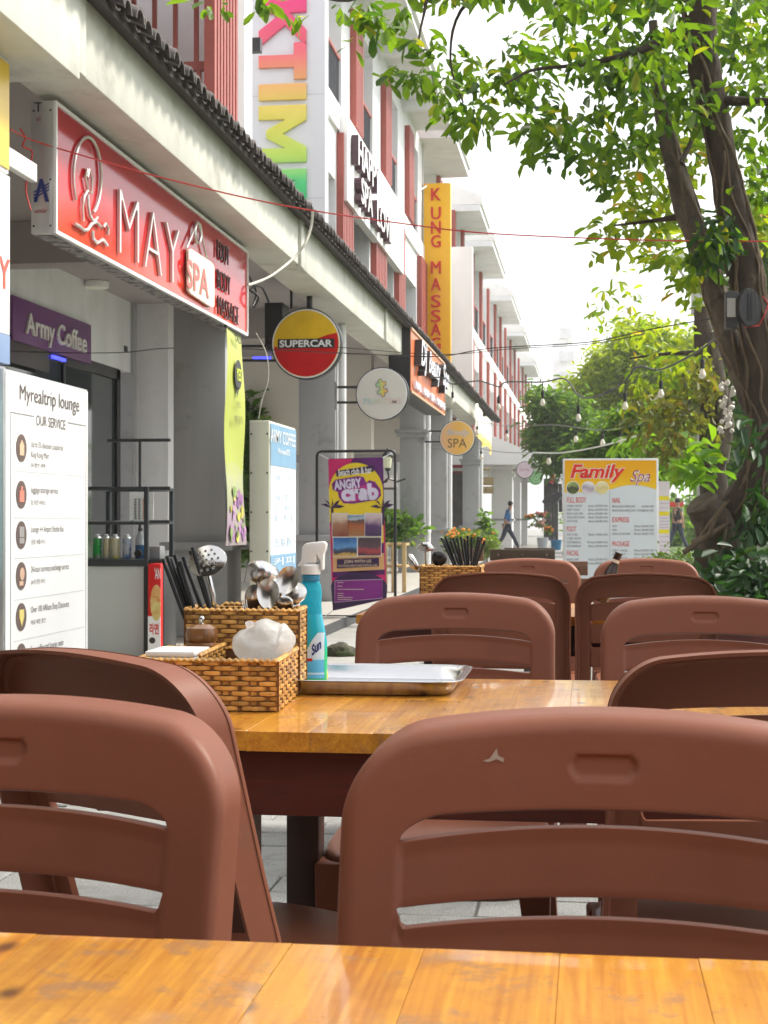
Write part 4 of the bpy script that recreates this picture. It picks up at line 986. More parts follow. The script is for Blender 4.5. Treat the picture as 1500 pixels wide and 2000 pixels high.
# --- family spa price board
Y = 15.6
pa, pb = at(1099, 896, Y=Y), at(1286, 1130, Y=Y)
s = thing('price_board', 'large orange and white Family Spa price board behind the chairs', 'board', ((pa.x + pb.x) / 2, Y, 0))
box('case', mat('board_case', (.66, .67, .67), rough=.3, var=.03, metal=.3), s, pa.x, pb.x, Y, Y + .14, .22, pa.z, bevel=.008)
box('face', mat('board_face', (.66, .71, .74), rough=.22, var=.03, scale=2), s, pa.x + .025, pb.x - .025, Y - .004, Y - .001, .26, pa.z - .025)
for xk in (pa.x + .12, pb.x - .12): box('foot', m_black, s, xk - .03, xk + .03, Y - .15, Y + .3, 0, .217)
px_poly('header', grad_mat('header_orange', [(0, (.86, .60, .02)), (.5, (.84, .44, .006)), (1, (.80, .36, .004))], 2, at(1190, 965, Y=Y).z, at(1190, 897, Y=Y).z, rough=.3), s, [(1103, 899), (1103, 962)] + [(1103 + (1192 - 1103) * i / 8, 962 - 6 * (i / 8) ** 2) for i in range(1, 9)] + [(1192 + 90 * i / 10, 956 - 9 * math.sin(PI * i / 10)) for i in range(1, 11)] + [(1282, 899)], Y=Y, d=.006)
b = B(); text_us(b, 'Family', Y, 1113, 1222, 906, 943, d=.009, shear=.25, off=.06); b.build('lettering_halo', m_pwhite, s)
b = B(); text_us(b, 'Family', Y, 1114, 1221, 907, 942, d=.012, shear=.25, off=.03); b.build('lettering', mat('family_red', (.70, .03, .012), rough=.4), s)
b = B(); text_us(b, 'Spa', Y, 1231, 1270, 918, 948, d=.010, shear=.4, off=.035); b.build('lettering_halo', m_pwhite, s)
b = B(); text_us(b, 'Spa', Y, 1231, 1270, 918, 948, d=.012, shear=.4, off=-.005); b.build('lettering', mat('spa_mauve', (.35, .06, .14)), s)
for k, (cx, col) in enumerate(((1119, [(0, (.10, .14, .03)), (.5, (.05, .05, .03)), (1, (.35, .45, .15))]), (1149, [(0, (.70, .60, .65)), (.5, (.35, .30, .38)), (1, (.75, .72, .72))]), (1176, [(0, (.75, .66, .30)), (.5, (.62, .52, .22)), (1, (.80, .74, .45))]))):
    q = at(cx, 953 - k * 0, Y=Y)
    B().lathe([(.068, .008), (.068, .0085)], (q.x, Y, q.z), (0, -1, 0), 28).build('photo_border', m_pwhite, s)
    B().lathe([(.062, .0095), (.062, .010)], (q.x, Y, q.z), (0, -1, 0), 28).build('photo_print', grad_mat('disc_%d' % k, col, 2, q.z - .06, q.z + .06, noise=.5), s)
b = B(); d_ = B()
for t, x0, x1, y0_, y1_ in (('FULL BODY', 1107, 1145, 971, 982), ('FOOT', 1107, 1125, 1028, 1038), ('FACIAL', 1107, 1131, 1075, 1085), ('NAIL', 1196, 1212, 972, 982), ('EXPRESS', 1196, 1229, 1010, 1020), ('PACKAGE', 1196, 1229, 1057, 1067)):
    h_ = B(); text_us(h_, t, Y, x0, x1, y0_, y1_, d=.008, off=.004); h_.build('lettering', mat('price_red', (.68, .06, .05)), s)
rows = [(988, 'AROMA THERAPY', '60mins 350.000 VND', 0), (995.5, 'DEEP TISSUE', '60mins 350.000 VND', 0), (1003, 'BODY ALOE VERA', '60mins 350.000 VND', 0), (1010.5, 'THAI STRETCHING', '60mins 350.000 VND', 0), (1018, 'HOT STONE', '60mins 350.000 VND', 0),
        (1044, 'FOOT CARE', '30mins 170.000 VND', 0), (1051.5, '+ HEEL SCRUB', '', 0), (1059, 'FOOT MASSAGE', '45 mins 170.000 VND', 0), (1066.5, 'FOOT MASSAGE', '60mins 280.000 VND', 0), (1092.5, 'BASIC CARE', '30mins 250.000 VND', 0), (1100, '', '60 mins 350.000 VND', 0),
        (989, 'MANICURE & PEDICURE', '180.000 VND', 1), (997, 'MANICURE & PEDICURE + COLOR', '220.000 VND', 1), (1027.5, 'BODY', '30mins 180.000 VND', 1), (1035, 'HEAD', '30mins 180.000 VND', 1), (1042.5, 'HEAD & SHOULDER', '30mins 180.000 VND', 1), (1075, 'BODY + FACIAL', '90mins 500.000 VND', 1), (1082.5, 'BODY + FOOT', '90mins 500.000 VND', 1), (1090, 'FOOT + FACIAL', '90mins 500.000 VND', 1)]
for py, l_, r__, colm in rows:
    x0 = 1107 if not colm else 1196; x1 = 1187 if not colm else 1277
    z = at(x0, py, Y=Y).z; q = at(x0, py, Y=Y); e = at(x1, py, Y=Y)
    if l_: add_text(d_, l_, (q.x, Y - .008, q.z), *TOUS, w=.0118 * len(l_), h=.021, align='L', off=.01)
    if r__: add_text(d_, r__, (e.x, Y - .008, e.z), *TOUS, w=.0108 * len(r__), h=.021, align='R', off=.01)
k = 960
while k < 1105: q = at(1191, k, Y=Y); d_.box(q.x - .003, q.x + .003, Y - .0085, Y - .008, q.z - .012, q.z); k += 5
d_.build('lettering', m_greyink, s)
Y2 = 17.2
pa, pb = at(1270, 940, Y=Y2), at(1308, 1100, Y=Y2)
s = thing('price_board', 'narrow white board with yellow bars half hidden behind the Family Spa board', 'board', (pb.x, Y2, 0))
box('board', mat('board2', (.72, .66, .70), rough=.4, var=.03), s, pa.x - .4, pb.x, Y2, Y2 + .05, .15, pa.z)
b = B()
for py in (973, 1003, 1038): q = at(1297, py, Y=Y2); b.box(q.x - .055, q.x + .055, Y2 - .004, Y2 - .001, q.z - .022, q.z + .022)
b.build('yellow_bar', mat('bar_yellow', (.78, .66, .02)), s)
b = B()
for py in (983, 992, 1012, 1018, 1024, 1030, 1048, 1058, 1066, 1074): q = at(1297, py, Y=Y2); b.box(q.x - .05, q.x + .05, Y2 - .004, Y2 - .001, q.z - .003, q.z + .003)
b.build('fine_print', mat('fine_mauve', (.45, .38, .5)), s)
box('foot', m_black, s, pa.x - .3, pb.x, Y2 - .1, Y2 + .2, 0, .148)
# ================================================================== TABLES AND CHAIRS
m_chair = mat('brown_plastic', (.205, .068, .037), rough=.46, spec=.28, coat=.0, var=.10, scale=7, bump=.025, bscale=240, objrand=.10, dirt=((.155, .07, .046), 7, .55, .8))
m_chair_s = mat('brown_plastic_seat', (.205, .068, .037), rough=.36, var=.05, scale=5, objrand=.1)
m_top = wood_mat('orange_tabletop', (.68, .32, .032), (.42, .14, .010), (.27, .085, .015), rough=.17, coat=.45, worn=(.34, .17, .075), objrand=.16)
m_apron = wood_mat('red_lacquer_wood', (.115, .017, .006), (.065, .009, .004), (.045, .007, .004), rough=.45, coat=.1, axis='X', knots=False)
m_leg = mat('dark_table_leg', (.055, .026, .018), rough=.4, var=.2, scale=12)

def chair_back():
    w_, us, Rc = .212, .164, .066
    half = list(np.linspace(0, .034, 18)) + list(np.linspace(.034, .128, 15))[1:] + list(np.linspace(.128, .164, 14))[1:] + list(.164 + (w_ - .164) * np.sin(np.linspace(0, PI / 2, 16)))[1:]
    U = [-x for x in half[::-1]][:-1] + half
    def top(u):
        a = abs(u); d = .011 * (a / .15) ** 2
        if a > w_ - Rc: d += Rc - math.sqrt(max(0, Rc * Rc - (a - (w_ - Rc)) ** 2))
        return -d
    def br(u):
        a = abs(u) / .13; a2 = min(a, 1.25) ** 2
        k1 = 1 if abs(u) < .128 else (math.sqrt(max(0, 1 - ((abs(u) - .128) / .036) ** 2)) if abs(u) < .164 else 0)
        k2 = 1 if abs(u) < .158 else (max(0, 1 - ((abs(u) - .158) / .006) ** 2) if abs(u) < .164 else 0)
        s1b = -.087 - .008 * a2; s1t = s1b + (.0145 + .003 * min(1, a2)) * k1
        s2t = -.139 - .006 * a2; s2b = s2t - .016 * k2
        s3t = -.212 - .003 * a2; s3b = s3t - .016 * k2
        return [(-.48, -.292, 'E', 10), (-.292, s3b, 'D', 6), (s3b, s3t, 'g', 1), (s3t, s2b, 'C', 7), (s2b, s2t, 'g', 1), (s2t, s1b, 'B', 7), (s1b, s1t, 'g', 1), (s1t, top(u), 'A', 24)]
    def pos(u, v, tag_):
        z = .889 + v
        d = min(w_ - abs(u), top(u) - v)
        if abs(u) > w_ - Rc and v > top(u) - .07:
            cx = w_ - Rc; cz = -.011 * (abs(u) / .15) ** 2 - Rc
            if v > cz: d = min(d, Rc - math.hypot(abs(u) - cx, v - cz))
        d = max(d, 0); r = .015
        y = r - math.sqrt(max(0, r * r - (r - d) ** 2)) if d < r else 0
        if tag_ in 'BCD' and abs(u) < us - .0005: y += .0028
        # grip recess
        q = max(0, math.hypot(max(abs(u) - .0175, 0), v + .0405) - .0075)
        if q < .0022: y += .0034 * (1 - (q / .0022) ** 2)
        y += .020 * (1 - (u / w_) ** 2) * min(1, max(0, (z - .40) / .2))
        taper = 1 + .03 * max(0, (.62 - z) / .2)
        return Vector((u * taper, .20 + (z - .45) * .30 + y, z))
    vs = []; fs = []
    cols = []
    for u in U:
        col = []
        for (a, b, t, n) in br(u):
            for k in range(n + (1 if t == 'A' else 0)):
                v = a + (b - a) * k / n; vs.append(pos(u, v, t)); col.append(len(vs) - 1)
        cols.append(col)
    tags = [t for (a, b, t, n) in br(0) for _ in range(n)]
    for i in range(len(U) - 1):
        um = (abs(U[i]) + abs(U[i + 1])) / 2
        for j, t in enumerate(tags):
            if t == 'E' and um < us: continue
            if t == 'g' and um < us: continue
            fs.append((cols[i][j], cols[i + 1][j], cols[i + 1][j + 1], cols[i][j + 1]))
    me = bpy.data.meshes.new('t'); me.from_pydata([tuple(v) for v in vs], [], fs)
    bm = bmesh.new(); bm.from_mesh(me); bmesh.ops.remove_doubles(bm, verts=bm.verts, dist=1e-5); bmesh.ops.dissolve_degenerate(bm, edges=bm.edges, dist=1e-5)
    bmesh.ops.delete(bm, geom=[v for v in bm.verts if not v.link_faces], context='VERTS')
    bmesh.ops.recalc_face_normals(bm, faces=bm.faces)
    if sum(f.normal.y for f in bm.faces) > 0: bmesh.ops.reverse_faces(bm, faces=bm.faces)
    bm.to_mesh(me); bm.free()
    o = bpy.data.objects.new('t', me); COL.objects.link(o)
    s = o.modifiers.new('s', 'SOLIDIFY'); s.thickness = .010; s.offset = -1
    bv = o.modifiers.new('b', 'BEVEL'); bv.width = .0024; bv.segments = 2; bv.limit_method = 'ANGLE'; bv.angle_limit = R(55)
    dg = bpy.context.evaluated_depsgraph_get(); dg.update()
    m2 = bpy.data.meshes.new_from_object(o.evaluated_get(dg)); bpy.data.objects.remove(o)
    for v in m2.vertices:                        # the rear of the grip is flat
        if v.normal.y > .3 and abs(v.co.x) < .045 and abs(v.co.z - .845) < .022: v.co.y = .2104 + (v.co.z - .45) * .30 + .020 * (1 - (v.co.x / .212) ** 2)
    b = B(); b.add([v.co.copy() for v in m2.vertices], [tuple(p.vertices) for p in m2.polygons])
    # hollow rear rim round the outline
    ol = [(-w_, v) for v in np.linspace(-.48, top(w_) - .001, 16)] + [(u, top(u)) for u in U[1:-1]] + [(w_, v) for v in np.linspace(top(w_) - .001, -.48, 16)]
    n = len(ol); q = []
    for i, (u, v) in enumerate(ol):
        a, c = ol[max(i - 1, 0)], ol[min(i + 1, n - 1)]; t = Vector((c[0] - a[0], c[1] - a[1])).normalized(); nn = Vector((t.y, -t.x))   # inward
        p = pos(u, v, 'A'); taper = 1 + .03 * max(0, (.62 - .889 - v) / .2)
        i_ = Vector((nn.x * .0045 , 0, nn.y * .0045))
        dp = min(1, max(.35, (v + .48) / .12)) * .036
        q += [p + Vector((0, -.002, 0)) + i_ * .25, p + Vector((0, .010 + dp, 0)), p + Vector((0, .010 + dp, 0)) + i_, p + Vector((0, .000, 0)) + i_ * 1.2]
    f2 = []
    for i in range(n - 1):
        for k in range(3): f2.append((i * 4 + k, (i + 1) * 4 + k, (i + 1) * 4 + k + 1, i * 4 + k + 1))
    b.add(q, f2)
    # inner rims round the slots as seen from behind
    for (za, zz) in ((-.085, 0), (-.075 + .008, 0)): pass
    me = b.mesh('backrest', Vector((0, 0, 0)), smooth=50)
    bm = bmesh.new(); bm.from_mesh(me); bm.to_mesh(me); bm.free()
    return me

back_me = chair_back()
def seat_mesh():
    b = B(); n = 22
    def edge(t, s):           # rounded square outline
        a = t * 2 * PI; c, d = math.cos(a), math.sin(a); k = (abs(c) ** 5 + abs(d) ** 5) ** (-1 / 5.); return c * k * s, d * k * s
    N = 64; rings = []
    prof = [(0, .447), (.10, .446), (.17, .444), (.20, .446), (.212, .445), (.218, .438), (.219, .425), (.219, .385), (.212, .380), (.205, .385), (.205, .432), (.1, .434)]
    vs = []
    for (s, z) in prof:
        for k in range(N):
            x, y = edge(k / N, s); vs.append(Vector((x * .96, y - .0, z - .012 * max(0, (y * -1 - .12) / .1) ** 2)))
    fs = []
    for i in range(len(prof) - 1):
        for k in range(N): fs.append((i * N + k, i * N + (k + 1) % N, (i + 1) * N + (k + 1) % N, (i + 1) * N + k))
    b.add(vs, fs); return b.mesh('seat', Vector((0, 0, 0)), smooth=45)
seat_me = seat_mesh()
def leg_mesh(p0, p1, a, c):
    b = B(); p0, p1 = Vector(p0), Vector(p1)
    vs = []
    for p, s in ((p0, a), (p0.lerp(p1, .25), a * .72 + c * .05), (p1, c)):
        vs += [p + Vector((x * s, y * s, 0)) for x, y in ((-1, -1), (1, -1), (1, 1), (-1, 1))]
    fs = [(0, 1, 2, 3)[::-1], (8, 9, 10, 11)]
    for i in (0, 4):
        for k in range(4): fs.append((i + k, i + (k + 1) % 4, i + 4 + (k + 1) % 4, i + 4 + k))
    b.add(vs, fs); return b.mesh('leg', Vector((0, 0, 0)), bevel=.006)
leg_f = [leg_mesh((sx * .180, -.178, .43), (sx * .205, -.215, 0), .032, .017) for sx in (-1, 1)]
leg_r = [leg_mesh((sx * .188, .186, .45), (sx * .212, .245, 0), .026, .018) for sx in (-1, 1)]
bar = B().box(-.18, .18, .175, .19, .30, .33).box(-.178, .178, .205, .215, .455, .50)
bar_me = bar.mesh('cross_bar', Vector((0, 0, 0)), bevel=.004)
def make_chair():
    t = thing('plastic_chair', 'x', 'chair', (0, 0, 0), 'brown plastic chairs round the wooden tables')
    for nm, me, m in (('backrest', back_me, m_chair), ('seat', seat_me, m_chair_s), ('leg', leg_f[0], m_chair), ('leg', leg_f[1], m_chair), ('leg', leg_r[0], m_chair), ('leg', leg_r[1], m_chair), ('cross_bar', bar_me, m_chair)):
        link_mesh(nm, me, m, t)
    return t
proto = make_chair(); used = False
TOPY = .332
CH = [(-.512, 1.275, 0, -1.5, 'big brown plastic chair at the lower left, smooth front facing us'),
      (.012, 1.25, 0, .8, 'big brown plastic chair at the lower right with a pale chip on its top rail'),
      (-.606, 1.87, 180, -31, 'dark backed brown chair behind the lower left chair, beside the woven caddy'),
      (.235, 1.985, 180, 3, 'dark backed brown chair at the right edge in front of the second table'),
      (-.283, 3.27, 0, .5, 'brown plastic chair facing us behind the steel tray'),
      (.236, 3.20, 0, -1, 'brown plastic chair facing us at the right, far side of the tray table'),
      (-.266, 4.69, 180, 2, 'dark backed brown chair left of the gap at the third table'),
      (.170, 4.69, 180, -1, 'dark backed brown chair in front of the Family Spa board at the third table'),
      (-.245, 6.22, 0, -2, 'farthest left brown chair, its rounded end showing by the wooden slat chairs'),
      (.229, 6.28, 0, 1, 'farthest right brown chair, top arc just below the Family Spa board')]
for x, yt, rz, jit, lab in CH:
    o = proto if not used else copy_tree(proto); used = True
    a = R(rz + jit); o.rotation_euler = (0, 0, a)
    d = Vector((0, TOPY, 0)); d.rotate(Euler((0, 0, a)))
    o.location = (x - d.x, yt - d.y, 0); o['label'] = lab
    if 'chip' in lab: chipped = o
def onback(u, z): return Vector((u, .20 + (z - .45) * .30 + .020 * (1 - (u / .212) ** 2) - .0008, z))
cu = [(-.098, .8525), (-.092, .8545), (-.0865, .8625), (-.0855, .8570), (-.0805, .8545), (-.081, .8515), (-.0865, .8540), (-.093, .8515)]
B().add([onback(u, z) for u, z in cu], [(0, 1, 7), (1, 2, 3, 6), (1, 6, 7), (3, 4, 5, 6)]).build('paint_chip', mat('chip_pale', (.36, .27, .21), rough=.7), None)
o = bpy.data.objects['paint_chip']; o.parent = chipped

def table(label, cx, y0, y1, L):
    t = thing('wooden_table', label, 'table', (cx, (y0 + y1) / 2, 0), 'orange wooden tables in a row')
    n = int(L / .0885); p = L / n
    for i in range(n):
        xa = cx - L / 2 + i * p
        cut = y0 + (y1 - y0) * random.uniform(.3, .7)
        dz = random.uniform(-.0003, .0003)
        for (a, b_) in ((y0, cut), (cut, y1)):
            B().box(-p / 2 + .0001, p / 2 - .0001, (a - b_) / 2 + .0001, (b_ - a) / 2 - .0001, -.028, 0).build('plank', m_top, None, bevel=.00025, seg=1)
            o = COL.objects[-1]; o.parent = t; o.location = Vector((xa + p / 2, (a + b_) / 2, .75 + dz)) - BASE[t.name]
    ap = B().box(cx - L / 2 + .04, cx + L / 2 - .04, y0 + .035, y0 + .06, .625, .7215).box(cx - L / 2 + .04, cx + L / 2 - .04, y1 - .06, y1 - .035, .625, .7215)
    ap.build('apron', m_apron, t, bevel=.002)
    B().box(cx - L / 2 + .04, cx - L / 2 + .065, y0 + .062, y1 - .062, .625, .7215).box(cx + L / 2 - .065, cx + L / 2 - .04, y0 + .062, y1 - .062, .625, .7215).build('apron', m_apron, t, bevel=.002)
    for sx in (-1, 1):
        for yy in (y0 + .07, y1 - .13):
            x = cx + sx * (L / 2 - .235); B().box(x - .03, x + .03, yy, yy + .06, 0, .7212).build('leg', m_leg, t, bevel=.003)
    return t
# the plank meshes are built at their own origin so that grain differs
def table_build(*a): return table(*a)
T1 = table_build('nearest orange wooden table filling the bottom of the view', -.02, .32, 1.068, 1.5)
T2 = table_build('second orange wooden table with the woven caddy and steel tray on it', -.03, 2.125, 2.875, 1.44)
T3 = table_build('third orange wooden table seen through the gap between the dark chairs', -.02, 4.74, 5.48, 1.4)

# ------------------------------------------------------------------ things on the tables
m_steel = mat('stainless_steel', (.62, .62, .63), rough=.24, metal=1, var=.08, scale=5, bump=.04, bscale=30, stretch=(1, 6, 1))
m_steelb = mat('polished_steel', (.58, .57, .55), rough=.15, metal=1, var=.04)
# tray
def tray(label, x0, x1, y0, y1, z):
    t = thing('steel_tray', label, 'tray', ((x0 + x1) / 2, (y0 + y1) / 2, z))
    cx, cy = (x0 + x1) / 2, (y0 + y1) / 2; hx, hy = (x1 - x0) / 2, (y1 - y0) / 2
    prof = [(.030, .001), (.024, .004), (.016, .016), (.012, .024), (.000, .0265), (-.001, .0255), (.010, .022), (.014, .012), (.022, .001), (.032, -.0005 + .001)]
    N = 48; vs = []; fs = []
    for ins, h in [(.12, .0015)] + prof[::1]:
        for k in range(N):
            a = 2 * PI * k / N + .001; c, s = math.cos(a), math.sin(a); q = (abs(c) ** 10 + abs(s) ** 10) ** (-.1)
            vs.append(Vector((cx + c * q * (hx - ins), cy + s * q * (hy - ins), z + h)))
    n = len(prof) + 1
    for i in range(n - 1):
        for k in range(N): fs.append((i * N + k, i * N + (k + 1) % N, (i + 1) * N + (k + 1) % N, (i + 1) * N + k))
    fs.append(tuple(range(N))); 
    B().add(vs, fs).build('pan', m_steel, t, smooth=50); return t
tray('flat stainless steel tray lying on the second table', -.64, -.212, 2.56, 2.868, .7505)

# woven caddies
m_cane = mat('cane_strip', (.60, .32, .085), rough=.38, var=.30, scale=30, island=.34, dirt=((.20, .075, .022), 40, .55, .72))
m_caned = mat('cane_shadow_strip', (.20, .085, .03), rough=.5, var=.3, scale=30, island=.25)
def weave_wall(b, st, p0, p1, z0, z1, n, row=.0078, pitch=.0150):
    p0, p1, n = Vector(p0), Vector(p1), Vector(n); d = p1 - p0; L = d.length; d.normalize()
    ns = max(2, round(L / pitch)); pit = L / ns; nr = max(2, round((z1 - z0) / row)); rh = (z1 - z0) / nr
    for r in range(nr):
        za = z0 + r * rh + rh * .08; zb = z0 + (r + 1) * rh - rh * .08
        # strips pass over two stakes and under one
        ph = (r % 2) * 1.5 + .25
        seg = ns * 6; prev = None; vs = []
        for k in range(seg + 1):
            s = k / 6; o_ = .0022 * math.sin(2 * PI * (s / 3 + ph / 3) ) + random.uniform(-.0002, .0002)
            q = p0 + d * (s * pit) + n * o_
            for z, e in ((za, 0), ((za + zb) / 2, .0009), (zb, 0)): vs.append(Vector((q.x, q.y, z)) + n * e)
        fs = []
        for k in range(seg):
            s = k / 6
            for j in (0, 1): fs.append((k * 3 + j, (k + 1) * 3 + j, (k + 1) * 3 + j + 1, k * 3 + j + 1))
        # cut into separate strips so each has its own tone
        cut = 18
        for c in range(0, seg, cut):
            e = min(seg, c + cut); sub = vs[c * 3:(e + 1) * 3]; m_ = e - c
            b.add(sub, [(k * 3 + j, (k + 1) * 3 + j, (k + 1) * 3 + j + 1, k * 3 + j + 1) for k in range(m_) for j in (0, 1)])
    for k in range(ns + 1):
        q = p0 + d * (k * pit); hw = pit * .20
        st.add([q - d * hw + Vector((0, 0, z0 - q.z)), q + d * hw + Vector((0, 0, z0 - q.z)), q + d * hw + Vector((0, 0, z1 - q.z)), q - d * hw + Vector((0, 0, z1 - q.z))], [(0, 1, 2, 3)])
def rim_braid(b, pts, r):
    for i in range(len(pts) - 1):
        p, q = Vector(pts[i]), Vector(pts[i + 1]); n = max(2, int((q - p).length / .010))
        for k in range(n):
            a = p.lerp(q, k / n); c = p.lerp(q, (k + 1) / n); m_ = (a + c) / 2
            b.tube([a + Vector((0, 0, -r * .3)), m_ + Vector((0, 0, r * .25)), c + Vector((0, 0, -r * .3))], [r * .75, r * 1.05, r * .75], 6)
def open_box(par, x0, x1, y0, y1, z0, z1, nm='weave'):
    b = B(); st = B(); C = [(x0, y0), (x1, y0), (x1, y1), (x0, y1)]; Nn = [(0, -1, 0), (1, 0, 0), (0, 1, 0), (-1, 0, 0)]
    for i in range(4):
        a, c = C[i], C[(i + 1) % 4]; weave_wall(b, st, (*a, z0), (*c, z0), z0, z1, Nn[i])
    o = b.build(nm, m_cane, par, smooth=60); st.build('stakes', m_caned, par)
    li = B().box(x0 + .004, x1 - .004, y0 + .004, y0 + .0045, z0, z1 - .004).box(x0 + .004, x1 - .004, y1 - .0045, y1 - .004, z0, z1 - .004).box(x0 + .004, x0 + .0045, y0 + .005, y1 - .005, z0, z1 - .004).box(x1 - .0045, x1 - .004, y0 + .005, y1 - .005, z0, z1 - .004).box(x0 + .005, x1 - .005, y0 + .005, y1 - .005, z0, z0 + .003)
    li.build('gap_shade_sheet', mat('cane_gap_dark', (.13, .055, .02), rough=.6, var=.4, scale=40), par)  # dark sheets added inside stand for shade in the weave gaps; floor included
    rb = B(); rim_braid(rb, [(*c, z1) for c in C + [C[0]]], .0042); rb.build('rim', m_cane, par, smooth=60)
    for (x, y) in C:
        pass
cd = thing('woven_caddy', 'large woven cane caddy with a tall cutlery box on the second table', 'caddy', (-.585, 2.5, .75))
BX0, BX1 = -.700, -.478
open_box(cd, BX0, BX1, 2.335, 2.565, .7515, .829)
open_box(cd, BX0 + .026, BX1 + .001, 2.572, 2.668, .7515, .893)
b = B(); st = B(); weave_wall(b, st, (-.602, 2.341, .752), (-.602, 2.56, .752), .752, .835, (1, 0, 0)); weave_wall(b, st, (BX0 + .008, 2.452, .752), (-.604, 2.452, .752), .752, .832, (0, -1, 0)); weave_wall(b, st, (BX0 + .031, 2.62, .752), (-.596, 2.62, .752), .752, .889, (0, -1, 0))
b.build('divider', m_cane, cd, smooth=60); st.build('divider_stakes', m_caned, cd)
rb = B(); rim_braid(rb, [(-.602, 2.341, .836), (-.602, 2.56, .836)], .0038); rim_braid(rb, [(BX0 + .008, 2.452, .833), (-.604, 2.452, .833)], .0038); rim_braid(rb, [(-.62, 2.64, .900), (-.50, 2.64, .900)], .0042); rb.build('divider_rim', m_cane, cd, smooth=60)

for ch_ in cd.children:                          # the caddy stands slightly askew on the table
    for v in ch_.data.vertices: v.co.x -= (v.co.y + BASE[cd.name].y - 2.335) * .055
m_chop = mat('black_chopstick', (.016, .017, .019), rough=.32, var=.1)
tops = [(318, 1092), (326, 1086), (333, 1091), (341, 1084), (351, 1097), (361, 1099), (358, 1088), (372, 1076), (376, 1069), (347, 1108), (336, 1106), (365, 1112)]
for k, (px, py) in enumerate(tops):
    p1 = at(px, py, Y=2.60 + .012 * (k % 4)); p0 = at(px + 92 - 4 * (k % 5), 1262, Y=2.60 + .012 * (k % 4)); p0.z = .757
    t = B().tube([p0, p0.lerp(p1, .5), p1], [.0026, .0032, .0037], 8).build('chopstick', m_chop, None, smooth=40, base=p0)
    tag(t, 'black chopstick fanned out to the left from the tall box of the near caddy', 'chopstick', 'black chopsticks in the near caddy')

def plate_curve(outline, holes, thick, bev):
    c = bpy.data.curves.new('t', 'CURVE'); c.dimensions = '2D'; c.fill_mode = 'BOTH'; c.extrude = thick; c.bevel_depth = bev; c.bevel_resolution = 1
    for pts in [outline] + holes:
        sp = c.splines.new('POLY'); sp.points.add(len(pts) - 1); sp.use_cyclic_u = True
        for i, p in enumerate(pts): sp.points[i].co = (p[0], p[1], 0, 1)
    o = bpy.data.objects.new('t', c); COL.objects.link(o); dg = bpy.context.evaluated_depsgraph_get(); dg.update()
    me = bpy.data.meshes.new_from_object(o.evaluated_get(dg)); bpy.data.objects.remove(o); bpy.data.curves.remove(c)
    bm = bmesh.new(); bm.from_mesh(me); bpy.data.meshes.remove(me)
    return bm
def circle(cx, cy, r, n=16): return [(cx + r * math.cos(2 * PI * k / n), cy + r * math.sin(2 * PI * k / n)) for k in range(n)]
# skimmer: dished disc with holes
sk = thing('skimmer', 'perforated steel skimmer standing in the near caddy beside the chopsticks', 'skimmer', at(420, 1190, Y=2.60))
bm = plate_curve([(1.0 * x, .80 * y) for x, y in circle(0, 0, .0345, 40)], [circle(a, b_, .0026, 10) for a, b_ in [(0, 0), (.010, 0), (-.010, 0), (.005, .0085), (-.005, .0085), (.005, -.0085), (-.005, -.0085), (.0155, .0085), (-.0155, .0085), (.0155, -.0085), (-.0155, -.0085), (.0205, 0), (-.0205, 0), (0, .017), (.0105, .017), (-.0105, .017), (0, -.017), (.0105, -.016), (-.0105, -.016)]], .0004, .0003)
for k in np.linspace(-.03, .03, 13):
    bmesh.ops.bisect_plane(bm, geom=bm.verts[:] + bm.edges[:] + bm.faces[:], plane_co=(k, 0, 0), plane_no=(1, 0, 0)); bmesh.ops.bisect_plane(bm, geom=bm.verts[:] + bm.edges[:] + bm.faces[:], plane_co=(0, k, 0), plane_no=(0, 1, 0))
c = at(403, 1094, Y=2.60)
rotm = Matrix.Rotation(R(-12), 3, 'Y') @ Matrix.Rotation(R(72), 3, 'X')
for v in bm.verts: v.co.z -= 6.0 * (v.co.x ** 2 + v.co.y ** 2); v.co = rotm @ v.co + c - BASE[sk.name]
me = bpy.data.meshes.new('bowl'); bm.to_mesh(me); bm.free(); me.polygons.foreach_set('use_smooth', [True] * len(me.polygons)); me.set_sharp_from_angle(angle=R(40))
link_mesh('bowl', me, m_steelb, sk)
p0 = at(422, 1240, Y=2.615); p0.z = .757
B().tube([p0, at(417, 1165, Y=2.606), at(408, 1128, Y=2.600), at(404, 1117, Y=2.603)], [.0042, .0046, .005, .004], 10).build('handle', m_steelb, sk, smooth=50)

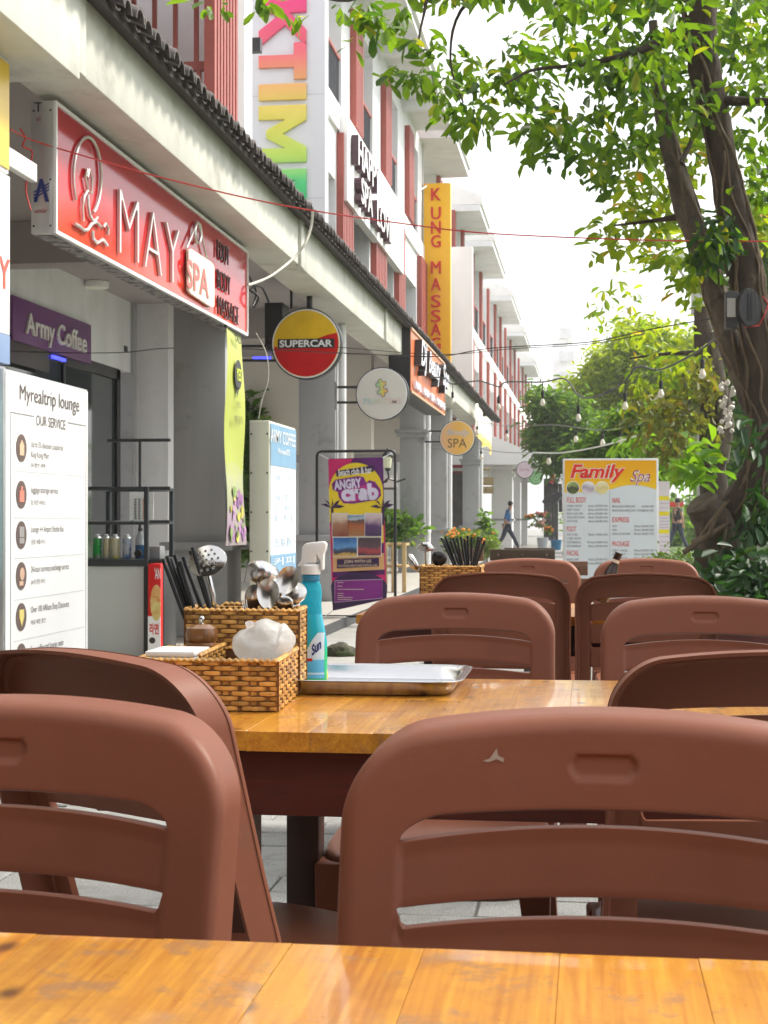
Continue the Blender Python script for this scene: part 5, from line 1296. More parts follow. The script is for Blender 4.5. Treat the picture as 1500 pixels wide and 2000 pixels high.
m_spoon = mat('brushed_spoon_steel', (.55, .53, .50), rough=.22, metal=1, var=.06, scale=8)
def spoon(name, label, cat, px, py, rx, ry, Y, tilt=0, lean=0, foot=(540, 1262), back=False, m=None, deep=.35, group=None):
    """spoon, bowl centred at the pixel, rx/ry in pixels, tilt in the image, lean = how far it looks up"""
    c = at(px, py, Y=Y); k = (c - Vector((0, 0, EYE))).dot(FWD) / 3000
    t = thing(name, label, cat, c, group); m = m or m_spoon
    M_ = Matrix.Rotation(R(tilt), 3, 'Y') @ Matrix.Rotation(R(lean), 3, 'X')
    sg = -1 if back else 1; b = B(); n = 20; rings = 7; vs = []; fs = []
    for side in (0, 1):
        o_ = len(vs)
        for i in range(rings + 1):
            r = i / rings
            for a in range(n):
                th = 2 * PI * a / n; x = math.sin(th) * r * rx * k * (1 - .16 * math.cos(th) * r); z = -math.cos(th) * r * ry * k
                y = sg * deep * rx * k * (1 - r * r) + side * .0011
                vs.append(c + M_ @ Vector((x, y, z)))
        for i in range(rings):
            for a in range(n): fs.append((o_ + i * n + a, o_ + i * n + (a + 1) % n, o_ + (i + 1) * n + (a + 1) % n, o_ + (i + 1) * n + a))
    e = rings * n; q = (rings + 1) * n
    for a in range(n): fs.append((e + a, e + (a + 1) % n, q + e + (a + 1) % n, q + e + a))
    b.add(vs, fs).build('bowl', m, t, smooth=60)
    tip = c + M_ @ Vector((0, 0, -ry * k * .96)); f = at(*foot, Y=Y + .012)
    f.z = max(f.z, .757)
    B().tube([tip + Vector((0, 0, .002)), tip.lerp(f, .35), f], [.0032, .0026, .0030], 8).build('handle', m, t, smooth=50)
    return t
spoon('soup_ladle', 'round backed steel ladle behind the spoons in the near caddy', 'ladle', 512, 1118, 33, 27, 2.655, 20, -35, (530, 1240), back=True, m=m_steel, deep=.75)
spoon('spoon', 'upright steel spoon in the middle front of the spoon bunch', 'spoon', 523, 1160, 22, 30, 2.60, 0, -8, (528, 1252), group='steel spoons in the near caddy')
spoon('spoon', 'tilted steel spoon highest at the right of the spoon bunch', 'spoon', 561, 1134, 21, 30, 2.625, 24, -10, (535, 1252), group='steel spoons in the near caddy')
spoon('spoon', 'dark backed spoon at the left of the spoon bunch', 'spoon', 494, 1168, 17, 28, 2.61, 16, 12, (500, 1255), back=True, group='steel spoons in the near caddy')
spoon('spoon', 'bright spoon nearest the spray bottle, lowest at the right', 'spoon', 577, 1160, 20, 24, 2.64, 28, -20, (560, 1250), back=True, group='steel spoons in the near caddy')
spoon('spoon', 'small brown reflecting spoon low between the two right spoons', 'spoon', 556, 1180, 17, 17, 2.60, 4, 14, (552, 1252), back=True, group='steel spoons in the near caddy')
fk = thing('fork', 'small steel fork tips peeping over the caddy left of the spoons', 'fork', at(475, 1185, Y=2.60))
b = B()
for k in range(3): b.tube([at(478 + k * 3, 1200, Y=2.60), at(473 + k * 4, 1176 - k * 3, Y=2.60)], .0012, 6)
b.tube([at(482, 1198, Y=2.60), at(490, 1250, Y=2.60)], .002, 6); b.build('tines', m_steelb, fk)

# turned wooden jar, napkins, bag
c = at(394, 1240, Y=2.512); jar = thing('spice_jar', 'turned brown wooden spice jar with a metal knob in the front box of the caddy', 'jar', (c.x, 2.512, .755))
m_jar = wood_mat('jar_wood', (.30, .13, .035), (.19, .075, .02), (.10, .04, .012), rough=.25, axis='Z', knots=False)
B().lathe([(.018, .0), (.022, .004), (.0235, .03), (.0225, .055), (.0235, .060), (.0235, .066), (.0222, .069), (.0222, .074), (.0245, .078), (.0250, .084), (.0238, .088)], (c.x, 2.512, .755), n=28).build('body', m_jar, jar, smooth=35)
B().lathe([(.0240, .0885), (.0265, .093), (.0268, .104), (.025, .112), (.017, .117), (.006, .119)], (c.x, 2.512, .755), n=28).build('lid', m_jar, jar, smooth=35)
B().lathe([(.004, .119), (.0035, .122), (.0052, .1255), (.0052, .129), (.003, .132)], (c.x, 2.512, .755), n=16).build('knob', m_steelb, jar, smooth=40)
nap = B(); 
for k in range(9): nap.box(-.693 + random.uniform(-.001, .001), -.612 + random.uniform(-.001, .001), 2.345, 2.444, .757 + k * .0095, .757 + k * .0095 + .0085)
o = nap.build('napkin_stack', mat('napkin_white', (.80, .79, .77), rough=.9, var=.05), None, bevel=.002, base=(-.65, 2.40, .757)); tag(o, 'stack of white paper napkins in the front left of the woven caddy', 'napkins')
bagm = film_mat('bag_plastic', (.88, .88, .86), .62, bump=.9, bscale=24)
bg_ = thing('plastic_bag', 'crumpled translucent white plastic bag in the front right of the woven caddy', 'bag', (-.545, 2.45, .757))
c = at(517, 1252, Y=2.455)
bm = bmesh.new(); bmesh.ops.create_icosphere(bm, subdivisions=5, radius=1)
from mathutils import noise as NZ
for v in bm.verts:
    n_ = v.co.normalized(); r = 1 + .12 * NZ.noise(n_ * 1.7) + .05 * abs(NZ.noise(n_ * 3.6 + Vector((3, 1, 2)))) + .018 * abs(NZ.noise(n_ * 9))
    p = Vector((n_.x * .051 * r, n_.y * .05 * r, n_.z * .033 * r))
    if p.z > .012: p.z += .010 * max(0, 1 - abs(p.x - .004) / .028); 
    if p.x > .03: p.z += .006
    p.z = max(p.z, -.05); v.co = p + c + Vector((0, 0, -.006)) - BASE[bg_.name]
me = bpy.data.meshes.new('film'); bm.to_mesh(me); bm.free(); me.polygons.foreach_set('use_smooth', [True] * len(me.polygons)); link_mesh('film', me, bagm, bg_)
tp = B(); q = at(518, 1222, Y=2.45)
def knot(u, v):
    a = u * 2 * PI; r = (.024 * (1 - v) + .020 * v) * (1 + .12 * math.sin(a * 4 + v * 3) + .06 * math.sin(a * 9))
    return q + Vector((r * 1.25 * math.cos(a) + .012 * (.5 - v), r * math.sin(a), -.012 + v * .014 + .005 * math.sin(a * 3)))
tp.grid(knot, 48, 8); tp.build('gathered_top', film_mat('bag_clear', (.80, .74, .70), .45, rough=.12, bump=.5), bg_, smooth=80)

# spray bottle
c = at(608, 1322, Z=.7525)
c = Vector((at(606, 1320, Y=2.735).x, 2.735, .7530))
sb = thing('spray_bottle', 'turquoise spray cleaner bottle with white trigger standing on the tray', 'bottle', c)
kx = 2.79 / 3000
def ell(b, prof, c, ry=.62, n=28):
    vs = []; fs = []
    for (r, h, dx) in prof:
        for k in range(n): a = 2 * PI * k / n; vs.append(c + Vector((math.cos(a) * r + dx, math.sin(a) * r * ry, h)))
    for i in range(len(prof) - 1):
        for k in range(n): fs.append((i * n + k, i * n + (k + 1) % n, (i + 1) * n + (k + 1) % n, (i + 1) * n + k))
    fs.append(tuple(range(n))[::-1]); fs.append(tuple((len(prof) - 1) * n + k for k in range(n))); return b.add(vs, fs)
pr = [(.024, 0, .004), (.0265, .004, .004), (.0275, .03, .004), (.0270, .075, .004), (.0245, .10, .002), (.0205, .125, .001), (.0195, .145, .001), (.0205, .165, .001), (.0185, .178, .001), (.015, .184, .001)]
ell(B(), pr[:6], c).build('lower_body', grad_mat('cleaner_liquid', [(0, (.03, .50, .12)), (.45, (.03, .52, .22)), (.62, (.02, .42, .50)), (1, (.03, .46, .62))], 2, 0, .125, rough=.12), sb, smooth=40)
ell(B(), [(p[0], p[1] + (.0002 if i == 0 else 0), p[2]) for i, p in enumerate(pr[5:])], c).build('upper_body', film_mat('turquoise_plastic', (.05, .60, .74), .5, rough=.12, bump=.35, bscale=130), sb, smooth=40)
B().lathe([(.0155, .1845), (.0165, .187), (.0165, .194), (.014, .196)], c + Vector((.001, 0, 0)), n=24).build('collar', mat('collar_blue', (.03, .22, .36), rough=.3), sb, smooth=35)
B().lathe([(.0172, .1965), (.0178, .199), (.0178, .212), (.014, .215)], c + Vector((.001, 0, 0)), n=24).build('cap', mat('trigger_white', (.80, .80, .78), rough=.35, var=.02), sb, smooth=35)
def pp(px, py): q = at(px, py, Y=c.y); return (q.x, 0, q.z)
hd = [(582, 1105), (590, 1095), (592, 1068), (598, 1061), (610, 1059), (634, 1057), (639, 1062), (637, 1074), (634, 1080), (633, 1095), (633, 1113), (628, 1114), (627, 1096), (620, 1084), (620, 1099), (602, 1099), (594, 1108)]
b = B(); b.prism([Vector((pp(x, y)[0], c.y - .011, pp(x, y)[2])) for x, y in hd], (0, .022, 0)); b.build('trigger_head', mat('trigger_white', (.8, .8, .78)), sb, bevel=.003)
lb = [(.013 + .016 * 0, .012), (.030, .012), (.0315, .06), (.030, .088), (.024, .094), (.015, .085), (.008, .06), (.004, .03), (.005, .012)]
def onbody(x, z):
    r = np.interp(z, [p[1] for p in pr], [p[0] for p in pr]) ; dx = .004
    u = max(-1, min(1, (x - dx) / r)); return c + Vector((dx + (r + .0006) * u, -(r + .0006) * .62 * math.sqrt(max(0, 1 - u * u)), z))
b = B(); N = 16
zs = np.linspace(.010, .092, 18)
def lx(z): return (-.006 + .022 * max(0, (z - .045) / .047) ** 1.7)
b.grid(lambda u, v: onbody(lx(.010 + v * .082) + (.0268 - lx(.010 + v * .082)) * u * .999, .010 + v * .082), 14, 18); b.build('label', grad_mat('cleaner_label', [(0, (.10, .42, .66)), (.08, (.12, .45, .68)), (.1, (.70, .78, .82)), (.14, (.08, .42, .66)), (.40, (.12, .50, .72)), (.42, (.62, .74, .80)), (.6, (.72, .78, .82)), (1, (.66, .76, .82))], 2, .01, .092, rough=.3), sb, smooth=60)
tv, tf, ts = text_verts('Sun', 0, .04, .3)
b = B(); b.add([onbody(.0135 + v[1] * -.004 + v[0] * .011, .066 + v[1] * .022 + v[0] * .010) - Vector((0, .0006, 0)) for v in tv], tf); b.build('lettering', mat('navy_ink', (.02, .03, .16)), sb)
b = B(); b.add([onbody(x, z) - Vector((0, .0006, 0)) for x, z in ((-.002, .041), (.007, .041), (.007, .046), (-.002, .046))], [(0, 1, 2, 3)]); b.build('red_mark', m_redink, sb)
y_ = B().box(-.022, .022, -.012, .012, 0, .012); q = at(634, 1310, Y=2.80)
B().box(q.x - .012, q.x + .006, 2.775, 2.805, .7525, .770).build('sponge', mat('sponge_yellow', (.75, .55, .04), rough=.9, var=.2, scale=60, bump=.5, bscale=200), None, bevel=.003, base=(q.x, 2.79, .7525))
tag(bpy.data.objects['sponge'], 'small yellow sponge on the tray behind the spray bottle', 'sponge')

# caddy and cutlery on the third table
q0, q1 = at(821, 1165, Y=4.84), at(938, 1165, Y=4.84)
cd3 = thing('woven_caddy', 'small woven cane caddy with chopsticks on the third table', 'caddy', ((q0.x + q1.x) / 2, 4.9, .75))
open_box(cd3, q0.x, q1.x, 4.84, 4.99, .7515, at(850, 1107, Y=4.84).z)
bunch = [((893, 1050), (905, 1112)), ((900, 1048), (910, 1112)), ((886, 1052), (903, 1112)), ((907, 1052), (913, 1112)), ((880, 1056), (899, 1112)), ((913, 1046), (916, 1112)), ((862, 1050), (890, 1112)), ((870, 1048), (894, 1112)), ((921, 1050), (921, 1112)), ((935, 1048), (922, 1112)), ((941, 1050), (925, 1112)), ((947, 1056), (927, 1112)), ((938, 1054), (926, 1112)), ((866, 1054), (893, 1112))]
for k, (a, e) in enumerate(bunch):
    Yk = 4.89 + .012 * (k % 6); p1 = at(*a, Y=Yk); p0 = at(*e, Y=Yk); d = (p0 - p1); p0 = p1 + d * ((p1.z - .757) / -d.z)
    o = B().tube([p0, p1], [.0030, .0042], 7).build('chopstick', m_chop, None, smooth=40, base=p0); tag(o, 'black chopstick standing in the small caddy on the third table', 'chopstick', 'black chopsticks in the far caddy')
spoon('soup_ladle', 'steel ladle with its bowl turned down above the far caddy', 'ladle', 831, 1072, 19, 10, 4.88, 0, -60, (833, 1130), back=True, m=m_steelb, deep=.8)
spoon('spoon', 'steel spoon leaning out of the far caddy to the left', 'spoon', 806, 1098, 18, 9, 4.9, 62, -20, (836, 1130), back=True)
spoon('spoon', 'dark spoon lying over the rim between ladle and chopsticks of the far caddy', 'spoon', 857, 1092, 15, 15, 4.87, 20, 10, (860, 1130), back=True, m=mat('dark_steel', (.05, .045, .045), rough=.2, metal=.6))
q = at(1196, 1108, Y=5.2)
bt = thing('glass_bottle', 'dark brown bottle neck with a pale label leaning in front of the Family Spa board', 'bottle', (q.x - .03, 5.2, .75))
ax0 = Vector((q.x - .045, 5.2, .785)); ax1 = at(1209, 1073, Y=5.2)
dv = (ax1 - ax0).normalized(); Ln = (ax1 - ax0).length
B().lathe([(.028, 0), (.03, .004), (.03, Ln * .45), (.018, Ln * .68), (.0125, Ln * .78), (.0125, Ln * .98), (.0138, Ln * .985), (.0138, Ln)], ax0 - Vector((0, 0, .012)), dv, 20).build('glass', mat('brown_glass', (.028, .013, .012), rough=.12), bt, smooth=35)
B().lathe([(.0130, Ln * .80), (.0130, Ln * .86)], ax0 - Vector((0, 0, .012)), dv, 20).build('neck_label', mat('label_pale', (.6, .55, .5)), bt, smooth=35)

# ------------------------------------------------------------------ glass cabinet cart with cans
Yk = 9.6
def kx_(px, Y=Yk): return at(px, 1000, Y=Y).x
def kz_(py, Y=Yk): return at(700, py, Y=Y).z
ct = thing('display_cart', 'black framed display cart with white front panel and glass shelves behind the service board', 'cart', (kx_(230), Yk + .3, 0))
xa, xb = kx_(150), kx_(289); zt = kz_(949); zc = kz_(1094)
m_fr = mat('cart_frame', (.030, .036, .040), rough=.4, var=.1)
for x_, y_ in ((xa, Yk), (xb - .028, Yk), (xa, Yk + .6), (xb - .028 , Yk + .6)): B().box(x_, x_ + .028, y_, y_ + .028, 0, zt).build('post', m_fr, ct, bevel=.002)
def frame_ring(z, h, nm):
    B().box(xa + .03, xb - .03, Yk, Yk + .026, z - h, z).box(xa + .03, xb - .03, Yk + .602, Yk + .628, z - h, z).box(xa + .001, xa + .027, Yk + .03, Yk + .598, z - h, z).box(xb - .027, xb - .001, Yk + .03, Yk + .598, z - h, z).build(nm, m_fr, ct, bevel=.002)
frame_ring(zt, .022, 'top_rail'); frame_ring(kz_(1019), .02, 'shelf_rail')
box('counter', m_fr, ct, xa - .01, xb + .0, Yk - .012, Yk + .64, zc - .045, zc, bevel=.003)
box('front_panel', mat('panel_greywhite', (.56, .60, .58), rough=.4, var=.02), ct, xa + .03, xb - .03, Yk + .004, Yk + .012, .12, zc - .047)
box('side_panel', mat('panel_greywhite', (.56, .60, .58)), ct, xb - .016, xb - .006, Yk + .03, Yk + .6, .12, zc - .047)
box('shelf_glass', mat('clear_glass', (.75, .82, .80), rough=.03, trans=.95, var=0), ct, xa + .03, xb - .03, Yk + .03, Yk + .6, kz_(1019) + .001, kz_(1019) + .007)
box('side_arm', m_fr, ct, xb + .002, kx_(329), Yk + .03, Yk + .05, zt - .022, zt); box('side_arm', m_fr, ct, xb + .002, kx_(329), Yk + .03, Yk + .05, kz_(1022), kz_(1016)); box('side_shelf', m_fr, ct, xb + .002, kx_(318), Yk + .02, Yk + .3, zc - .04, zc - .002)
rk = thing('clothes_rail', 'thin dark T shaped display rail standing behind the glass cart', 'rail', (kx_(273, 10.6), 10.6, 0))
B().cyl((kx_(273, 10.6), 10.6, 0), (kx_(273, 10.6), 10.6, kz_(860, 10.6)), .010, n=8).build('pole', m_fr, rk); B().box(kx_(211, 10.6), kx_(332, 10.6), 10.58, 10.62, kz_(860, 10.6), kz_(854, 10.6)).build('cross_bar', m_fr, rk)
B().lathe([(.12, 0), (.12, .012), (.02, .02)], (kx_(273, 10.6), 10.6, 0), n=20).build('foot', m_fr, rk)
menu = thing('menu_card', 'small menu card with orange print standing on the cart shelf', 'menu', (kx_(250), Yk + .25, kz_(1019)))
box('card', m_pwhite, menu, kx_(226), kx_(274), Yk + .30, Yk + .306, kz_(1019) + .008, kz_(958))
b = B()
for i, px in enumerate((257,)):
    for k in range(12): q = kz_(974 + k * 3.6); b.box(kx_(253), kx_(261), Yk + .297, Yk + .299, q, q + .007)
b.build('orange_print', mat('orange_print', (.65, .25, .06)), menu)
b = B()
for k in range(12): q = kz_(974 + k * 3.6); b.box(kx_(236), kx_(240), Yk + .297, Yk + .299, q, q + .006); b.box(kx_(244), kx_(248), Yk + .297, Yk + .299, q, q + .006)
b.build('dark_print', m_ink, menu)
cans = [(190, 1044, (.02, .30, .06), 'green gas can standing leftmost on the cart counter', 9), (208, 1044, (.50, .45, .30), 'dull gold gas can second from the left on the cart counter', 7), (225, 1044, (.52, .50, .38), 'silver and yellow gas can third from the left on the cart counter', 9), (248, 1044, (.42, .46, .52), 'silver and blue gas can with a blue foot on the cart counter', 9)]
for px, py, col, lab, rpx in cans:
    x = kx_(px, Yk + .12); r = rpx * 9.8 / 3000; h = kz_(1044, Yk + .12) - zc
    t = thing('gas_can', lab, 'can', (x, Yk + .12, zc), 'gas cans on the display cart')
    B().lathe([(r * .95, .001), (r, .006), (r, h * .84)], (x, Yk + .12, zc), n=20).build('body', mat('can_%d' % px, col, rough=.25, metal=.5, var=.15, scale=25, dirt=((.03, .12, .40) if px == 248 else (.6, .55, .1) if px == 225 else (.35, .35, .33), 18, .5, .6)), t, smooth=40)
    B().lathe([(r, h * .841), (r * .8, h * .90), (r * .45, h * .93), (r * .55, h * .94), (r * .5, h)], (x, Yk + .12, zc), n=20).build('shoulder', m_alu, t, smooth=40)
x = kx_(274, Yk + .15); t = thing('water_bottle', 'clear bottle with blue liquid next to the cart post', 'bottle', (x, Yk + .15, zc))
B().lathe([(.032, .001), (.034, .01), (.034, .09)], (x, Yk + .15, zc), n=20).build('liquid', mat('blue_liquid', (.03, .10, .22), rough=.15), t, smooth=40)
B().lathe([(.034, .091), (.032, .13), (.014, .17), (.012, .18)], (x, Yk + .15, zc), n=20).build('shoulder', mat('bottle_grey', (.35, .38, .40), rough=.15), t, smooth=40)
B().lathe([(.014, .181), (.014, .20)], (x, Yk + .15, zc), n=16).build('cap', m_fr, t)
t = thing('tape_dispenser', 'grey box shaped gadget at the right end of the cart counter', 'gadget', (kx_(295), Yk + .1, zc))
B().box(kx_(284), kx_(306), Yk + .08, Yk + .2, zc, kz_(1068)).build('body', mat('gadget_grey', (.20, .21, .22), rough=.4), t, bevel=.008); B().lathe([(.025, 0), (.025, .02)], (kx_(262), Yk + .1, zc + .035), (0, -1, 0), 18).build('roller', m_black, t)
# ramen carton
rx0, rx1 = kx_(289, 9.45), kx_(314, 9.45)
t = thing('noodle_carton', 'red and white instant noodle carton with a noodle bowl print beside the cart', 'carton', (rx0, 9.5, 0))
za, zb_ = kz_(1103, 9.45), kz_(1262, 9.45)
box('carton', mat('noodle_red', (.62, .012, .012), rough=.3, var=.05), t, rx0, rx1, 9.45, 9.62, zb_ - .4, za, bevel=.003)
box('white_foot', m_pwhite, t, rx0 + .001, rx1 - .001, 9.446, 9.449, zb_ - .4, kz_(1207, 9.45))
cb_ = B().lathe([(.052, 0), (.052, .002)], (kx_(307, 9.45) , 9.4455, kz_(1180, 9.45)), (0, -1, 0), 24)
for i, v in enumerate(cb_.v): v.x = min(max((v.x - kx_(307, 9.45)) * .75 + kx_(306, 9.45), rx0), rx1); v.z = (v.z - kz_(1180, 9.45)) * 2.2 + kz_(1180, 9.45)
cb_.build('bowl_print', grad_mat('noodle_print', [(0, (.55, .30, .05)), (.4, (.70, .62, .25)), (.6, (.65, .25, .05)), (1, (.75, .66, .30))], 2, kz_(1220, 9.45), kz_(1140, 9.45), noise=.7), t)
b = B(); add_text(b, "'AN", ((kx_(302, 9.45) + rx1) / 2 - .0, 9.4465, kz_(1122, 9.45)), *TOUS, w=(rx1 - kx_(301, 9.45)) * .9, h=.07, off=.02); b.build('lettering', m_pwhite, t)
b = B(); add_text(b, '라면', ((rx0 + rx1) / 2 - .0, 9.4445, kz_(1232, 9.45)), *TOUS, w=.06, h=.07, off=.03); b.build('lettering', m_redink, t)
b = B(); b.lathe([(.02, 0), (.02, .001)], (rx0 + .03, 9.445, kz_(1255, 9.45)), (0, -1, 0), 16); b.build('mark', m_ink, t)
B().box(rx1 + .002, kx_(328, 9.6), 9.5, 9.8, 0, kz_(1103, 9.6)).build('dark_bin', m_black, None, bevel=.01, base=(rx1 + .03, 9.6, 0)); tag(bpy.data.objects['dark_bin'], 'plain black bin squeezed between noodle carton and near grey column', 'bin')

# camera box and horn on the inner wall
q = at(224, 672, Y=16.4); t = thing('wall_speaker', 'small white box speaker with black horn on the inner wall right of the purple sign', 'speaker', q)
B().box(q.x - .05, q.x + .04, 16.3, 16.44, q.z - .06, q.z + .06).build('body', m_white, t, bevel=.01); e = at(241, 682, Y=16.3)
B().box(e.x - .04, e.x + .04, 16.2, 16.34, e.z - .035, e.z + .035).build('horn', m_black, t, bevel=.012)
q = at(308, 757, Y=17.2); t = thing('door_plaque', 'small brown and gold plaque on the white pier behind the near column', 'plaque', q)
box('plate', mat('plaque_brown', (.30, .17, .06), rough=.4, var=.4, scale=20), t, q.x - .06, q.x + .12, 17.16, 17.2, q.z - .10, q.z + .06)

# mossy stone, wooden shelf, lantern, bottle on ledge
p = at(662, 1290, Z=0); t = B().blob((p.x, p.y, .05), .13, 3, .16, (1.0, .7, .62)).build('stone', mat('mossy_stone', (.055, .05, .035), rough=.9, var=.6, scale=18, bump=1, bscale=40, dirt=((.05, .075, .02), 12, .45, .6)), None, smooth=70, base=(p.x, p.y, 0)); tag(t, 'dark mossy stone on the ground below the banner', 'stone')
Yw = 19.2; t = thing('wooden_shelf', 'pale wooden open shelf stand behind the banner frame', 'shelf', (at(765, 1100, Y=Yw).x, Yw, .12))
m_pine = wood_mat('pine', (.50, .36, .17), (.42, .28, .12), (.30, .18, .07), rough=.4, coat=.1, axis='Z', knots=False)
for px in (752, 768, 789): q = at(px, 1060, Y=Yw); box('post', m_pine, t, q.x - .025, q.x + .025, Yw, Yw + .05, .12, q.z, bevel=.003)
for py in (1061, 1104): z = at(770, py, Y=Yw).z; box('board', m_pine, t, at(745, 0, Y=Yw).x, at(793, 0, Y=Yw).x, Yw + .052, Yw + .4, z - .03, z)
q = at(757, 905, Y=20); t = thing('wall_lantern', 'small black coach lantern on a curled arm behind the banner frame', 'lantern', q)
B().lathe([(.03, -.10), (.055, .0), (.075, .10), (.08, .105), (.04, .15), (.01, .20)], q, n=8).build('housing', m_black, t); B().lathe([(.045, -.06), (.066, .085)], q + Vector((0, -.012, 0)), n=8).build('pane', mat('lantern_pane', (.6, .62, .45), rough=.1), t)
B().tube([q + Vector((0, 0, -.1)), q + Vector((.02, 0, -.2)), q + Vector((.12, .05, -.24)), q + Vector((.22, .1, -.2))], .014, 8).build('arm', m_black, t)
hb_ = thing('hanging_board', 'pale hanging notice board with a dark emblem below the lantern', 'board', at(757, 945, Y=20.2))
q = at(740, 928, Y=20.2); e = at(775, 952, Y=20.2); box('board', mat('board_pale', (.66, .62, .60)), hb_, q.x, e.x, 20.2, 20.23, e.z, q.z); box('lower_rail', m_brownink, hb_, q.x, e.x, 20.19, 20.24, e.z - .03, e.z - .002)
b = B(); c_ = at(752, 940, Y=20.195); b.prism([c_ + Vector((-.05, 0, -.04)), c_ + Vector((.03, 0, -.01)), c_ + Vector((.05, 0, .06)), c_ + Vector((-.01, 0, .01))], (0, -.003, 0)); b.build('bird_emblem', m_ink, hb_)
c3 = at(828, 1000, X=-2.83); q = at(804, 1052, Y=c3.y - .04); q.z = .866
t = thing('steel_flask', 'small grey flask standing on the ledge of the third column', 'bottle', (q.x, c3.y - .045, .866)); B().lathe([(.030, 0), (.032, .01), (.032, .14), (.022, .16), (.022, .185), (.01, .19)], (q.x, c3.y - .045, .866), n=18).build('body', mat('flask_grey', (.45, .48, .50), rough=.3, metal=.4), t, smooth=40)

# ------------------------------------------------------------------ slatted wooden chairs farther on
m_slat = wood_mat('brown_slat_wood', (.22, .10, .05), (.15, .065, .03), (.10, .04, .02), rough=.4, coat=.1, axis='X', knots=False)
m_slatd = wood_mat('backlit_slat_wood', (.075, .042, .02), (.05, .028, .014), (.03, .018, .01), rough=.4, coat=.1, axis='X', knots=False)  # darker copy of the slat wood; backlit shade is put into its colour
def slat_chair(label, x0, x1, py_top, Y, m, n=3, h=.085, gap=.018):
    xa, xb = at(x0, 1000, Y=Y).x, at(x1, 1000, Y=Y).x; zt = at((x0 + x1) / 2, py_top, Y=Y).z
    t = thing('slatted_chair', label, 'chair', ((xa + xb) / 2, Y, 0), 'slatted wooden chairs and benches')
    for k in range(n): box('slat', m, t, xa, xb, Y + .012 * k - .012, Y + .012 * k + .010, zt - k * (h + gap) - h, zt - k * (h + gap), bevel=.004)
    for xq in (xa + .05, xb - .08): box('post', m_black, t, xq, xq + .03, Y + .03, Y + .055, 0, zt - .02)
    for k in range(4): box('seat_slat', m, t, xa + .01, xb - .01, Y - .40 + k * .1, Y - .32 + k * .1, .42, .44, bevel=.003)
    for xq in (xa + .05, xb - .08): box('leg', m_black, t, xq, xq + .03, Y - .38, Y - .35, 0, .418); box('seat_rail', m_black, t, xq, xq + .03, Y - .348, Y + .028, .39, .418)
    b = B()
    for xq in (xa + .065, xb - .065, (xa + xb) / 2): b.lathe([(.012, 0), (.008, .006)], (xq, Y - .0125, zt - h / 2), (0, -1, 0), 10)
    b.build('bolts', m_steelb, t)
    return t
slat_chair('dark slatted bench with bright bolts left of the Family Spa board', 957, 1084, 1073, 11.6, m_slatd, 2)
slat_chair('reddish slatted chair backrest just left of the Family Spa board', 1012, 1148, 1096, 9.3, m_slat, 4)
slat_chair('light brown slatted chair behind the far caddy and its chopsticks', 893, 944, 1072, 10.8, m_slat, 4)
slat_chair('farthest dark slatted bench in the row', 985, 1083, 1070, 12.9, m_slatd, 2)
# ================================================================== TREES, PLANTS
rng = np.random.default_rng(11)
m_bark = mat('bark', (.048, .034, .025), rough=.95, var=.6, scale=14, bump=1., bscale=30, stretch=(1, 1, .35), dirt=((.15, .12, .085), 7, .60, .70))
m_barkg = mat('grey_bark', (.105, .082, .062), rough=.9, var=.45, scale=12, bump=1., bscale=26, stretch=(1, 1, .4), dirt=((.05, .04, .03), 8, .48, .65))
m_vine = mat('vine_stem', (.12, .085, .055), rough=.8, var=.4, scale=30)
m_leaf = leaf_mat('broad_leaf', (.022, .066, .009), (.085, .165, .014), (.26, .27, .02), tr=.56)
m_leafy = leaf_mat('backlit_yellow_leaf', (.08, .17, .015), (.18, .25, .02), (.36, .22, .02), tr=.52)  # yellower copy of the leaf; backlight is put into its colour
m_leafd = leaf_mat('dark_leaf', (.010, .040, .012), (.022, .075, .02), (.05, .10, .02), tr=.25, rough=.5)
m_leafr = leaf_mat('rusty_leaf', (.05, .075, .015), (.11, .12, .02), (.24, .11, .03), tr=.42)
m_leafb = leaf_mat('bright_leaf', (.08, .20, .02), (.13, .26, .03), (.20, .30, .04), tr=.45)
m_acacia = leaf_mat('acacia_leaf', (.13, .21, .02), (.22, .30, .03), (.32, .34, .04), tr=.55)
m_feather = leaf_mat('feathery_leaf', (.045, .11, .03), (.09, .18, .04), (.17, .24, .06), tr=.48)

def whorls(centres, n_leaf, size, droop=.55, spread=1., seed=0):
    """leaf positions: n_leaf leaves radiating from each twig tip and drooping"""
    r = np.random.default_rng(seed); C = np.repeat(np.asarray(centres), n_leaf, 0); n = len(C)
    a = r.uniform(0, 2 * PI, n); el = r.normal(-droop, .45, n)
    D = np.stack([np.cos(a) * np.cos(el), np.sin(a) * np.cos(el), np.sin(el)], 1)
    S = size * r.uniform(.45, 1.3, n); P = C + r.normal(0, .022 * spread, (n, 3)) + D * .012
    return P, D, S
def px_cloud(cx, cy, rx, ry, n, y0, y1, shell=.0, seed=0):
    r = np.random.default_rng(seed); out_ = []
    while len(out_) < n:
        u, v = r.uniform(-1, 1, 2); d = math.hypot(u, v)
        if d > 1 or d < shell * r.random(): continue
        out_.append(list(at(cx + u * rx, cy + v * ry, Y=r.uniform(y0, y1))))
    return np.array(out_)

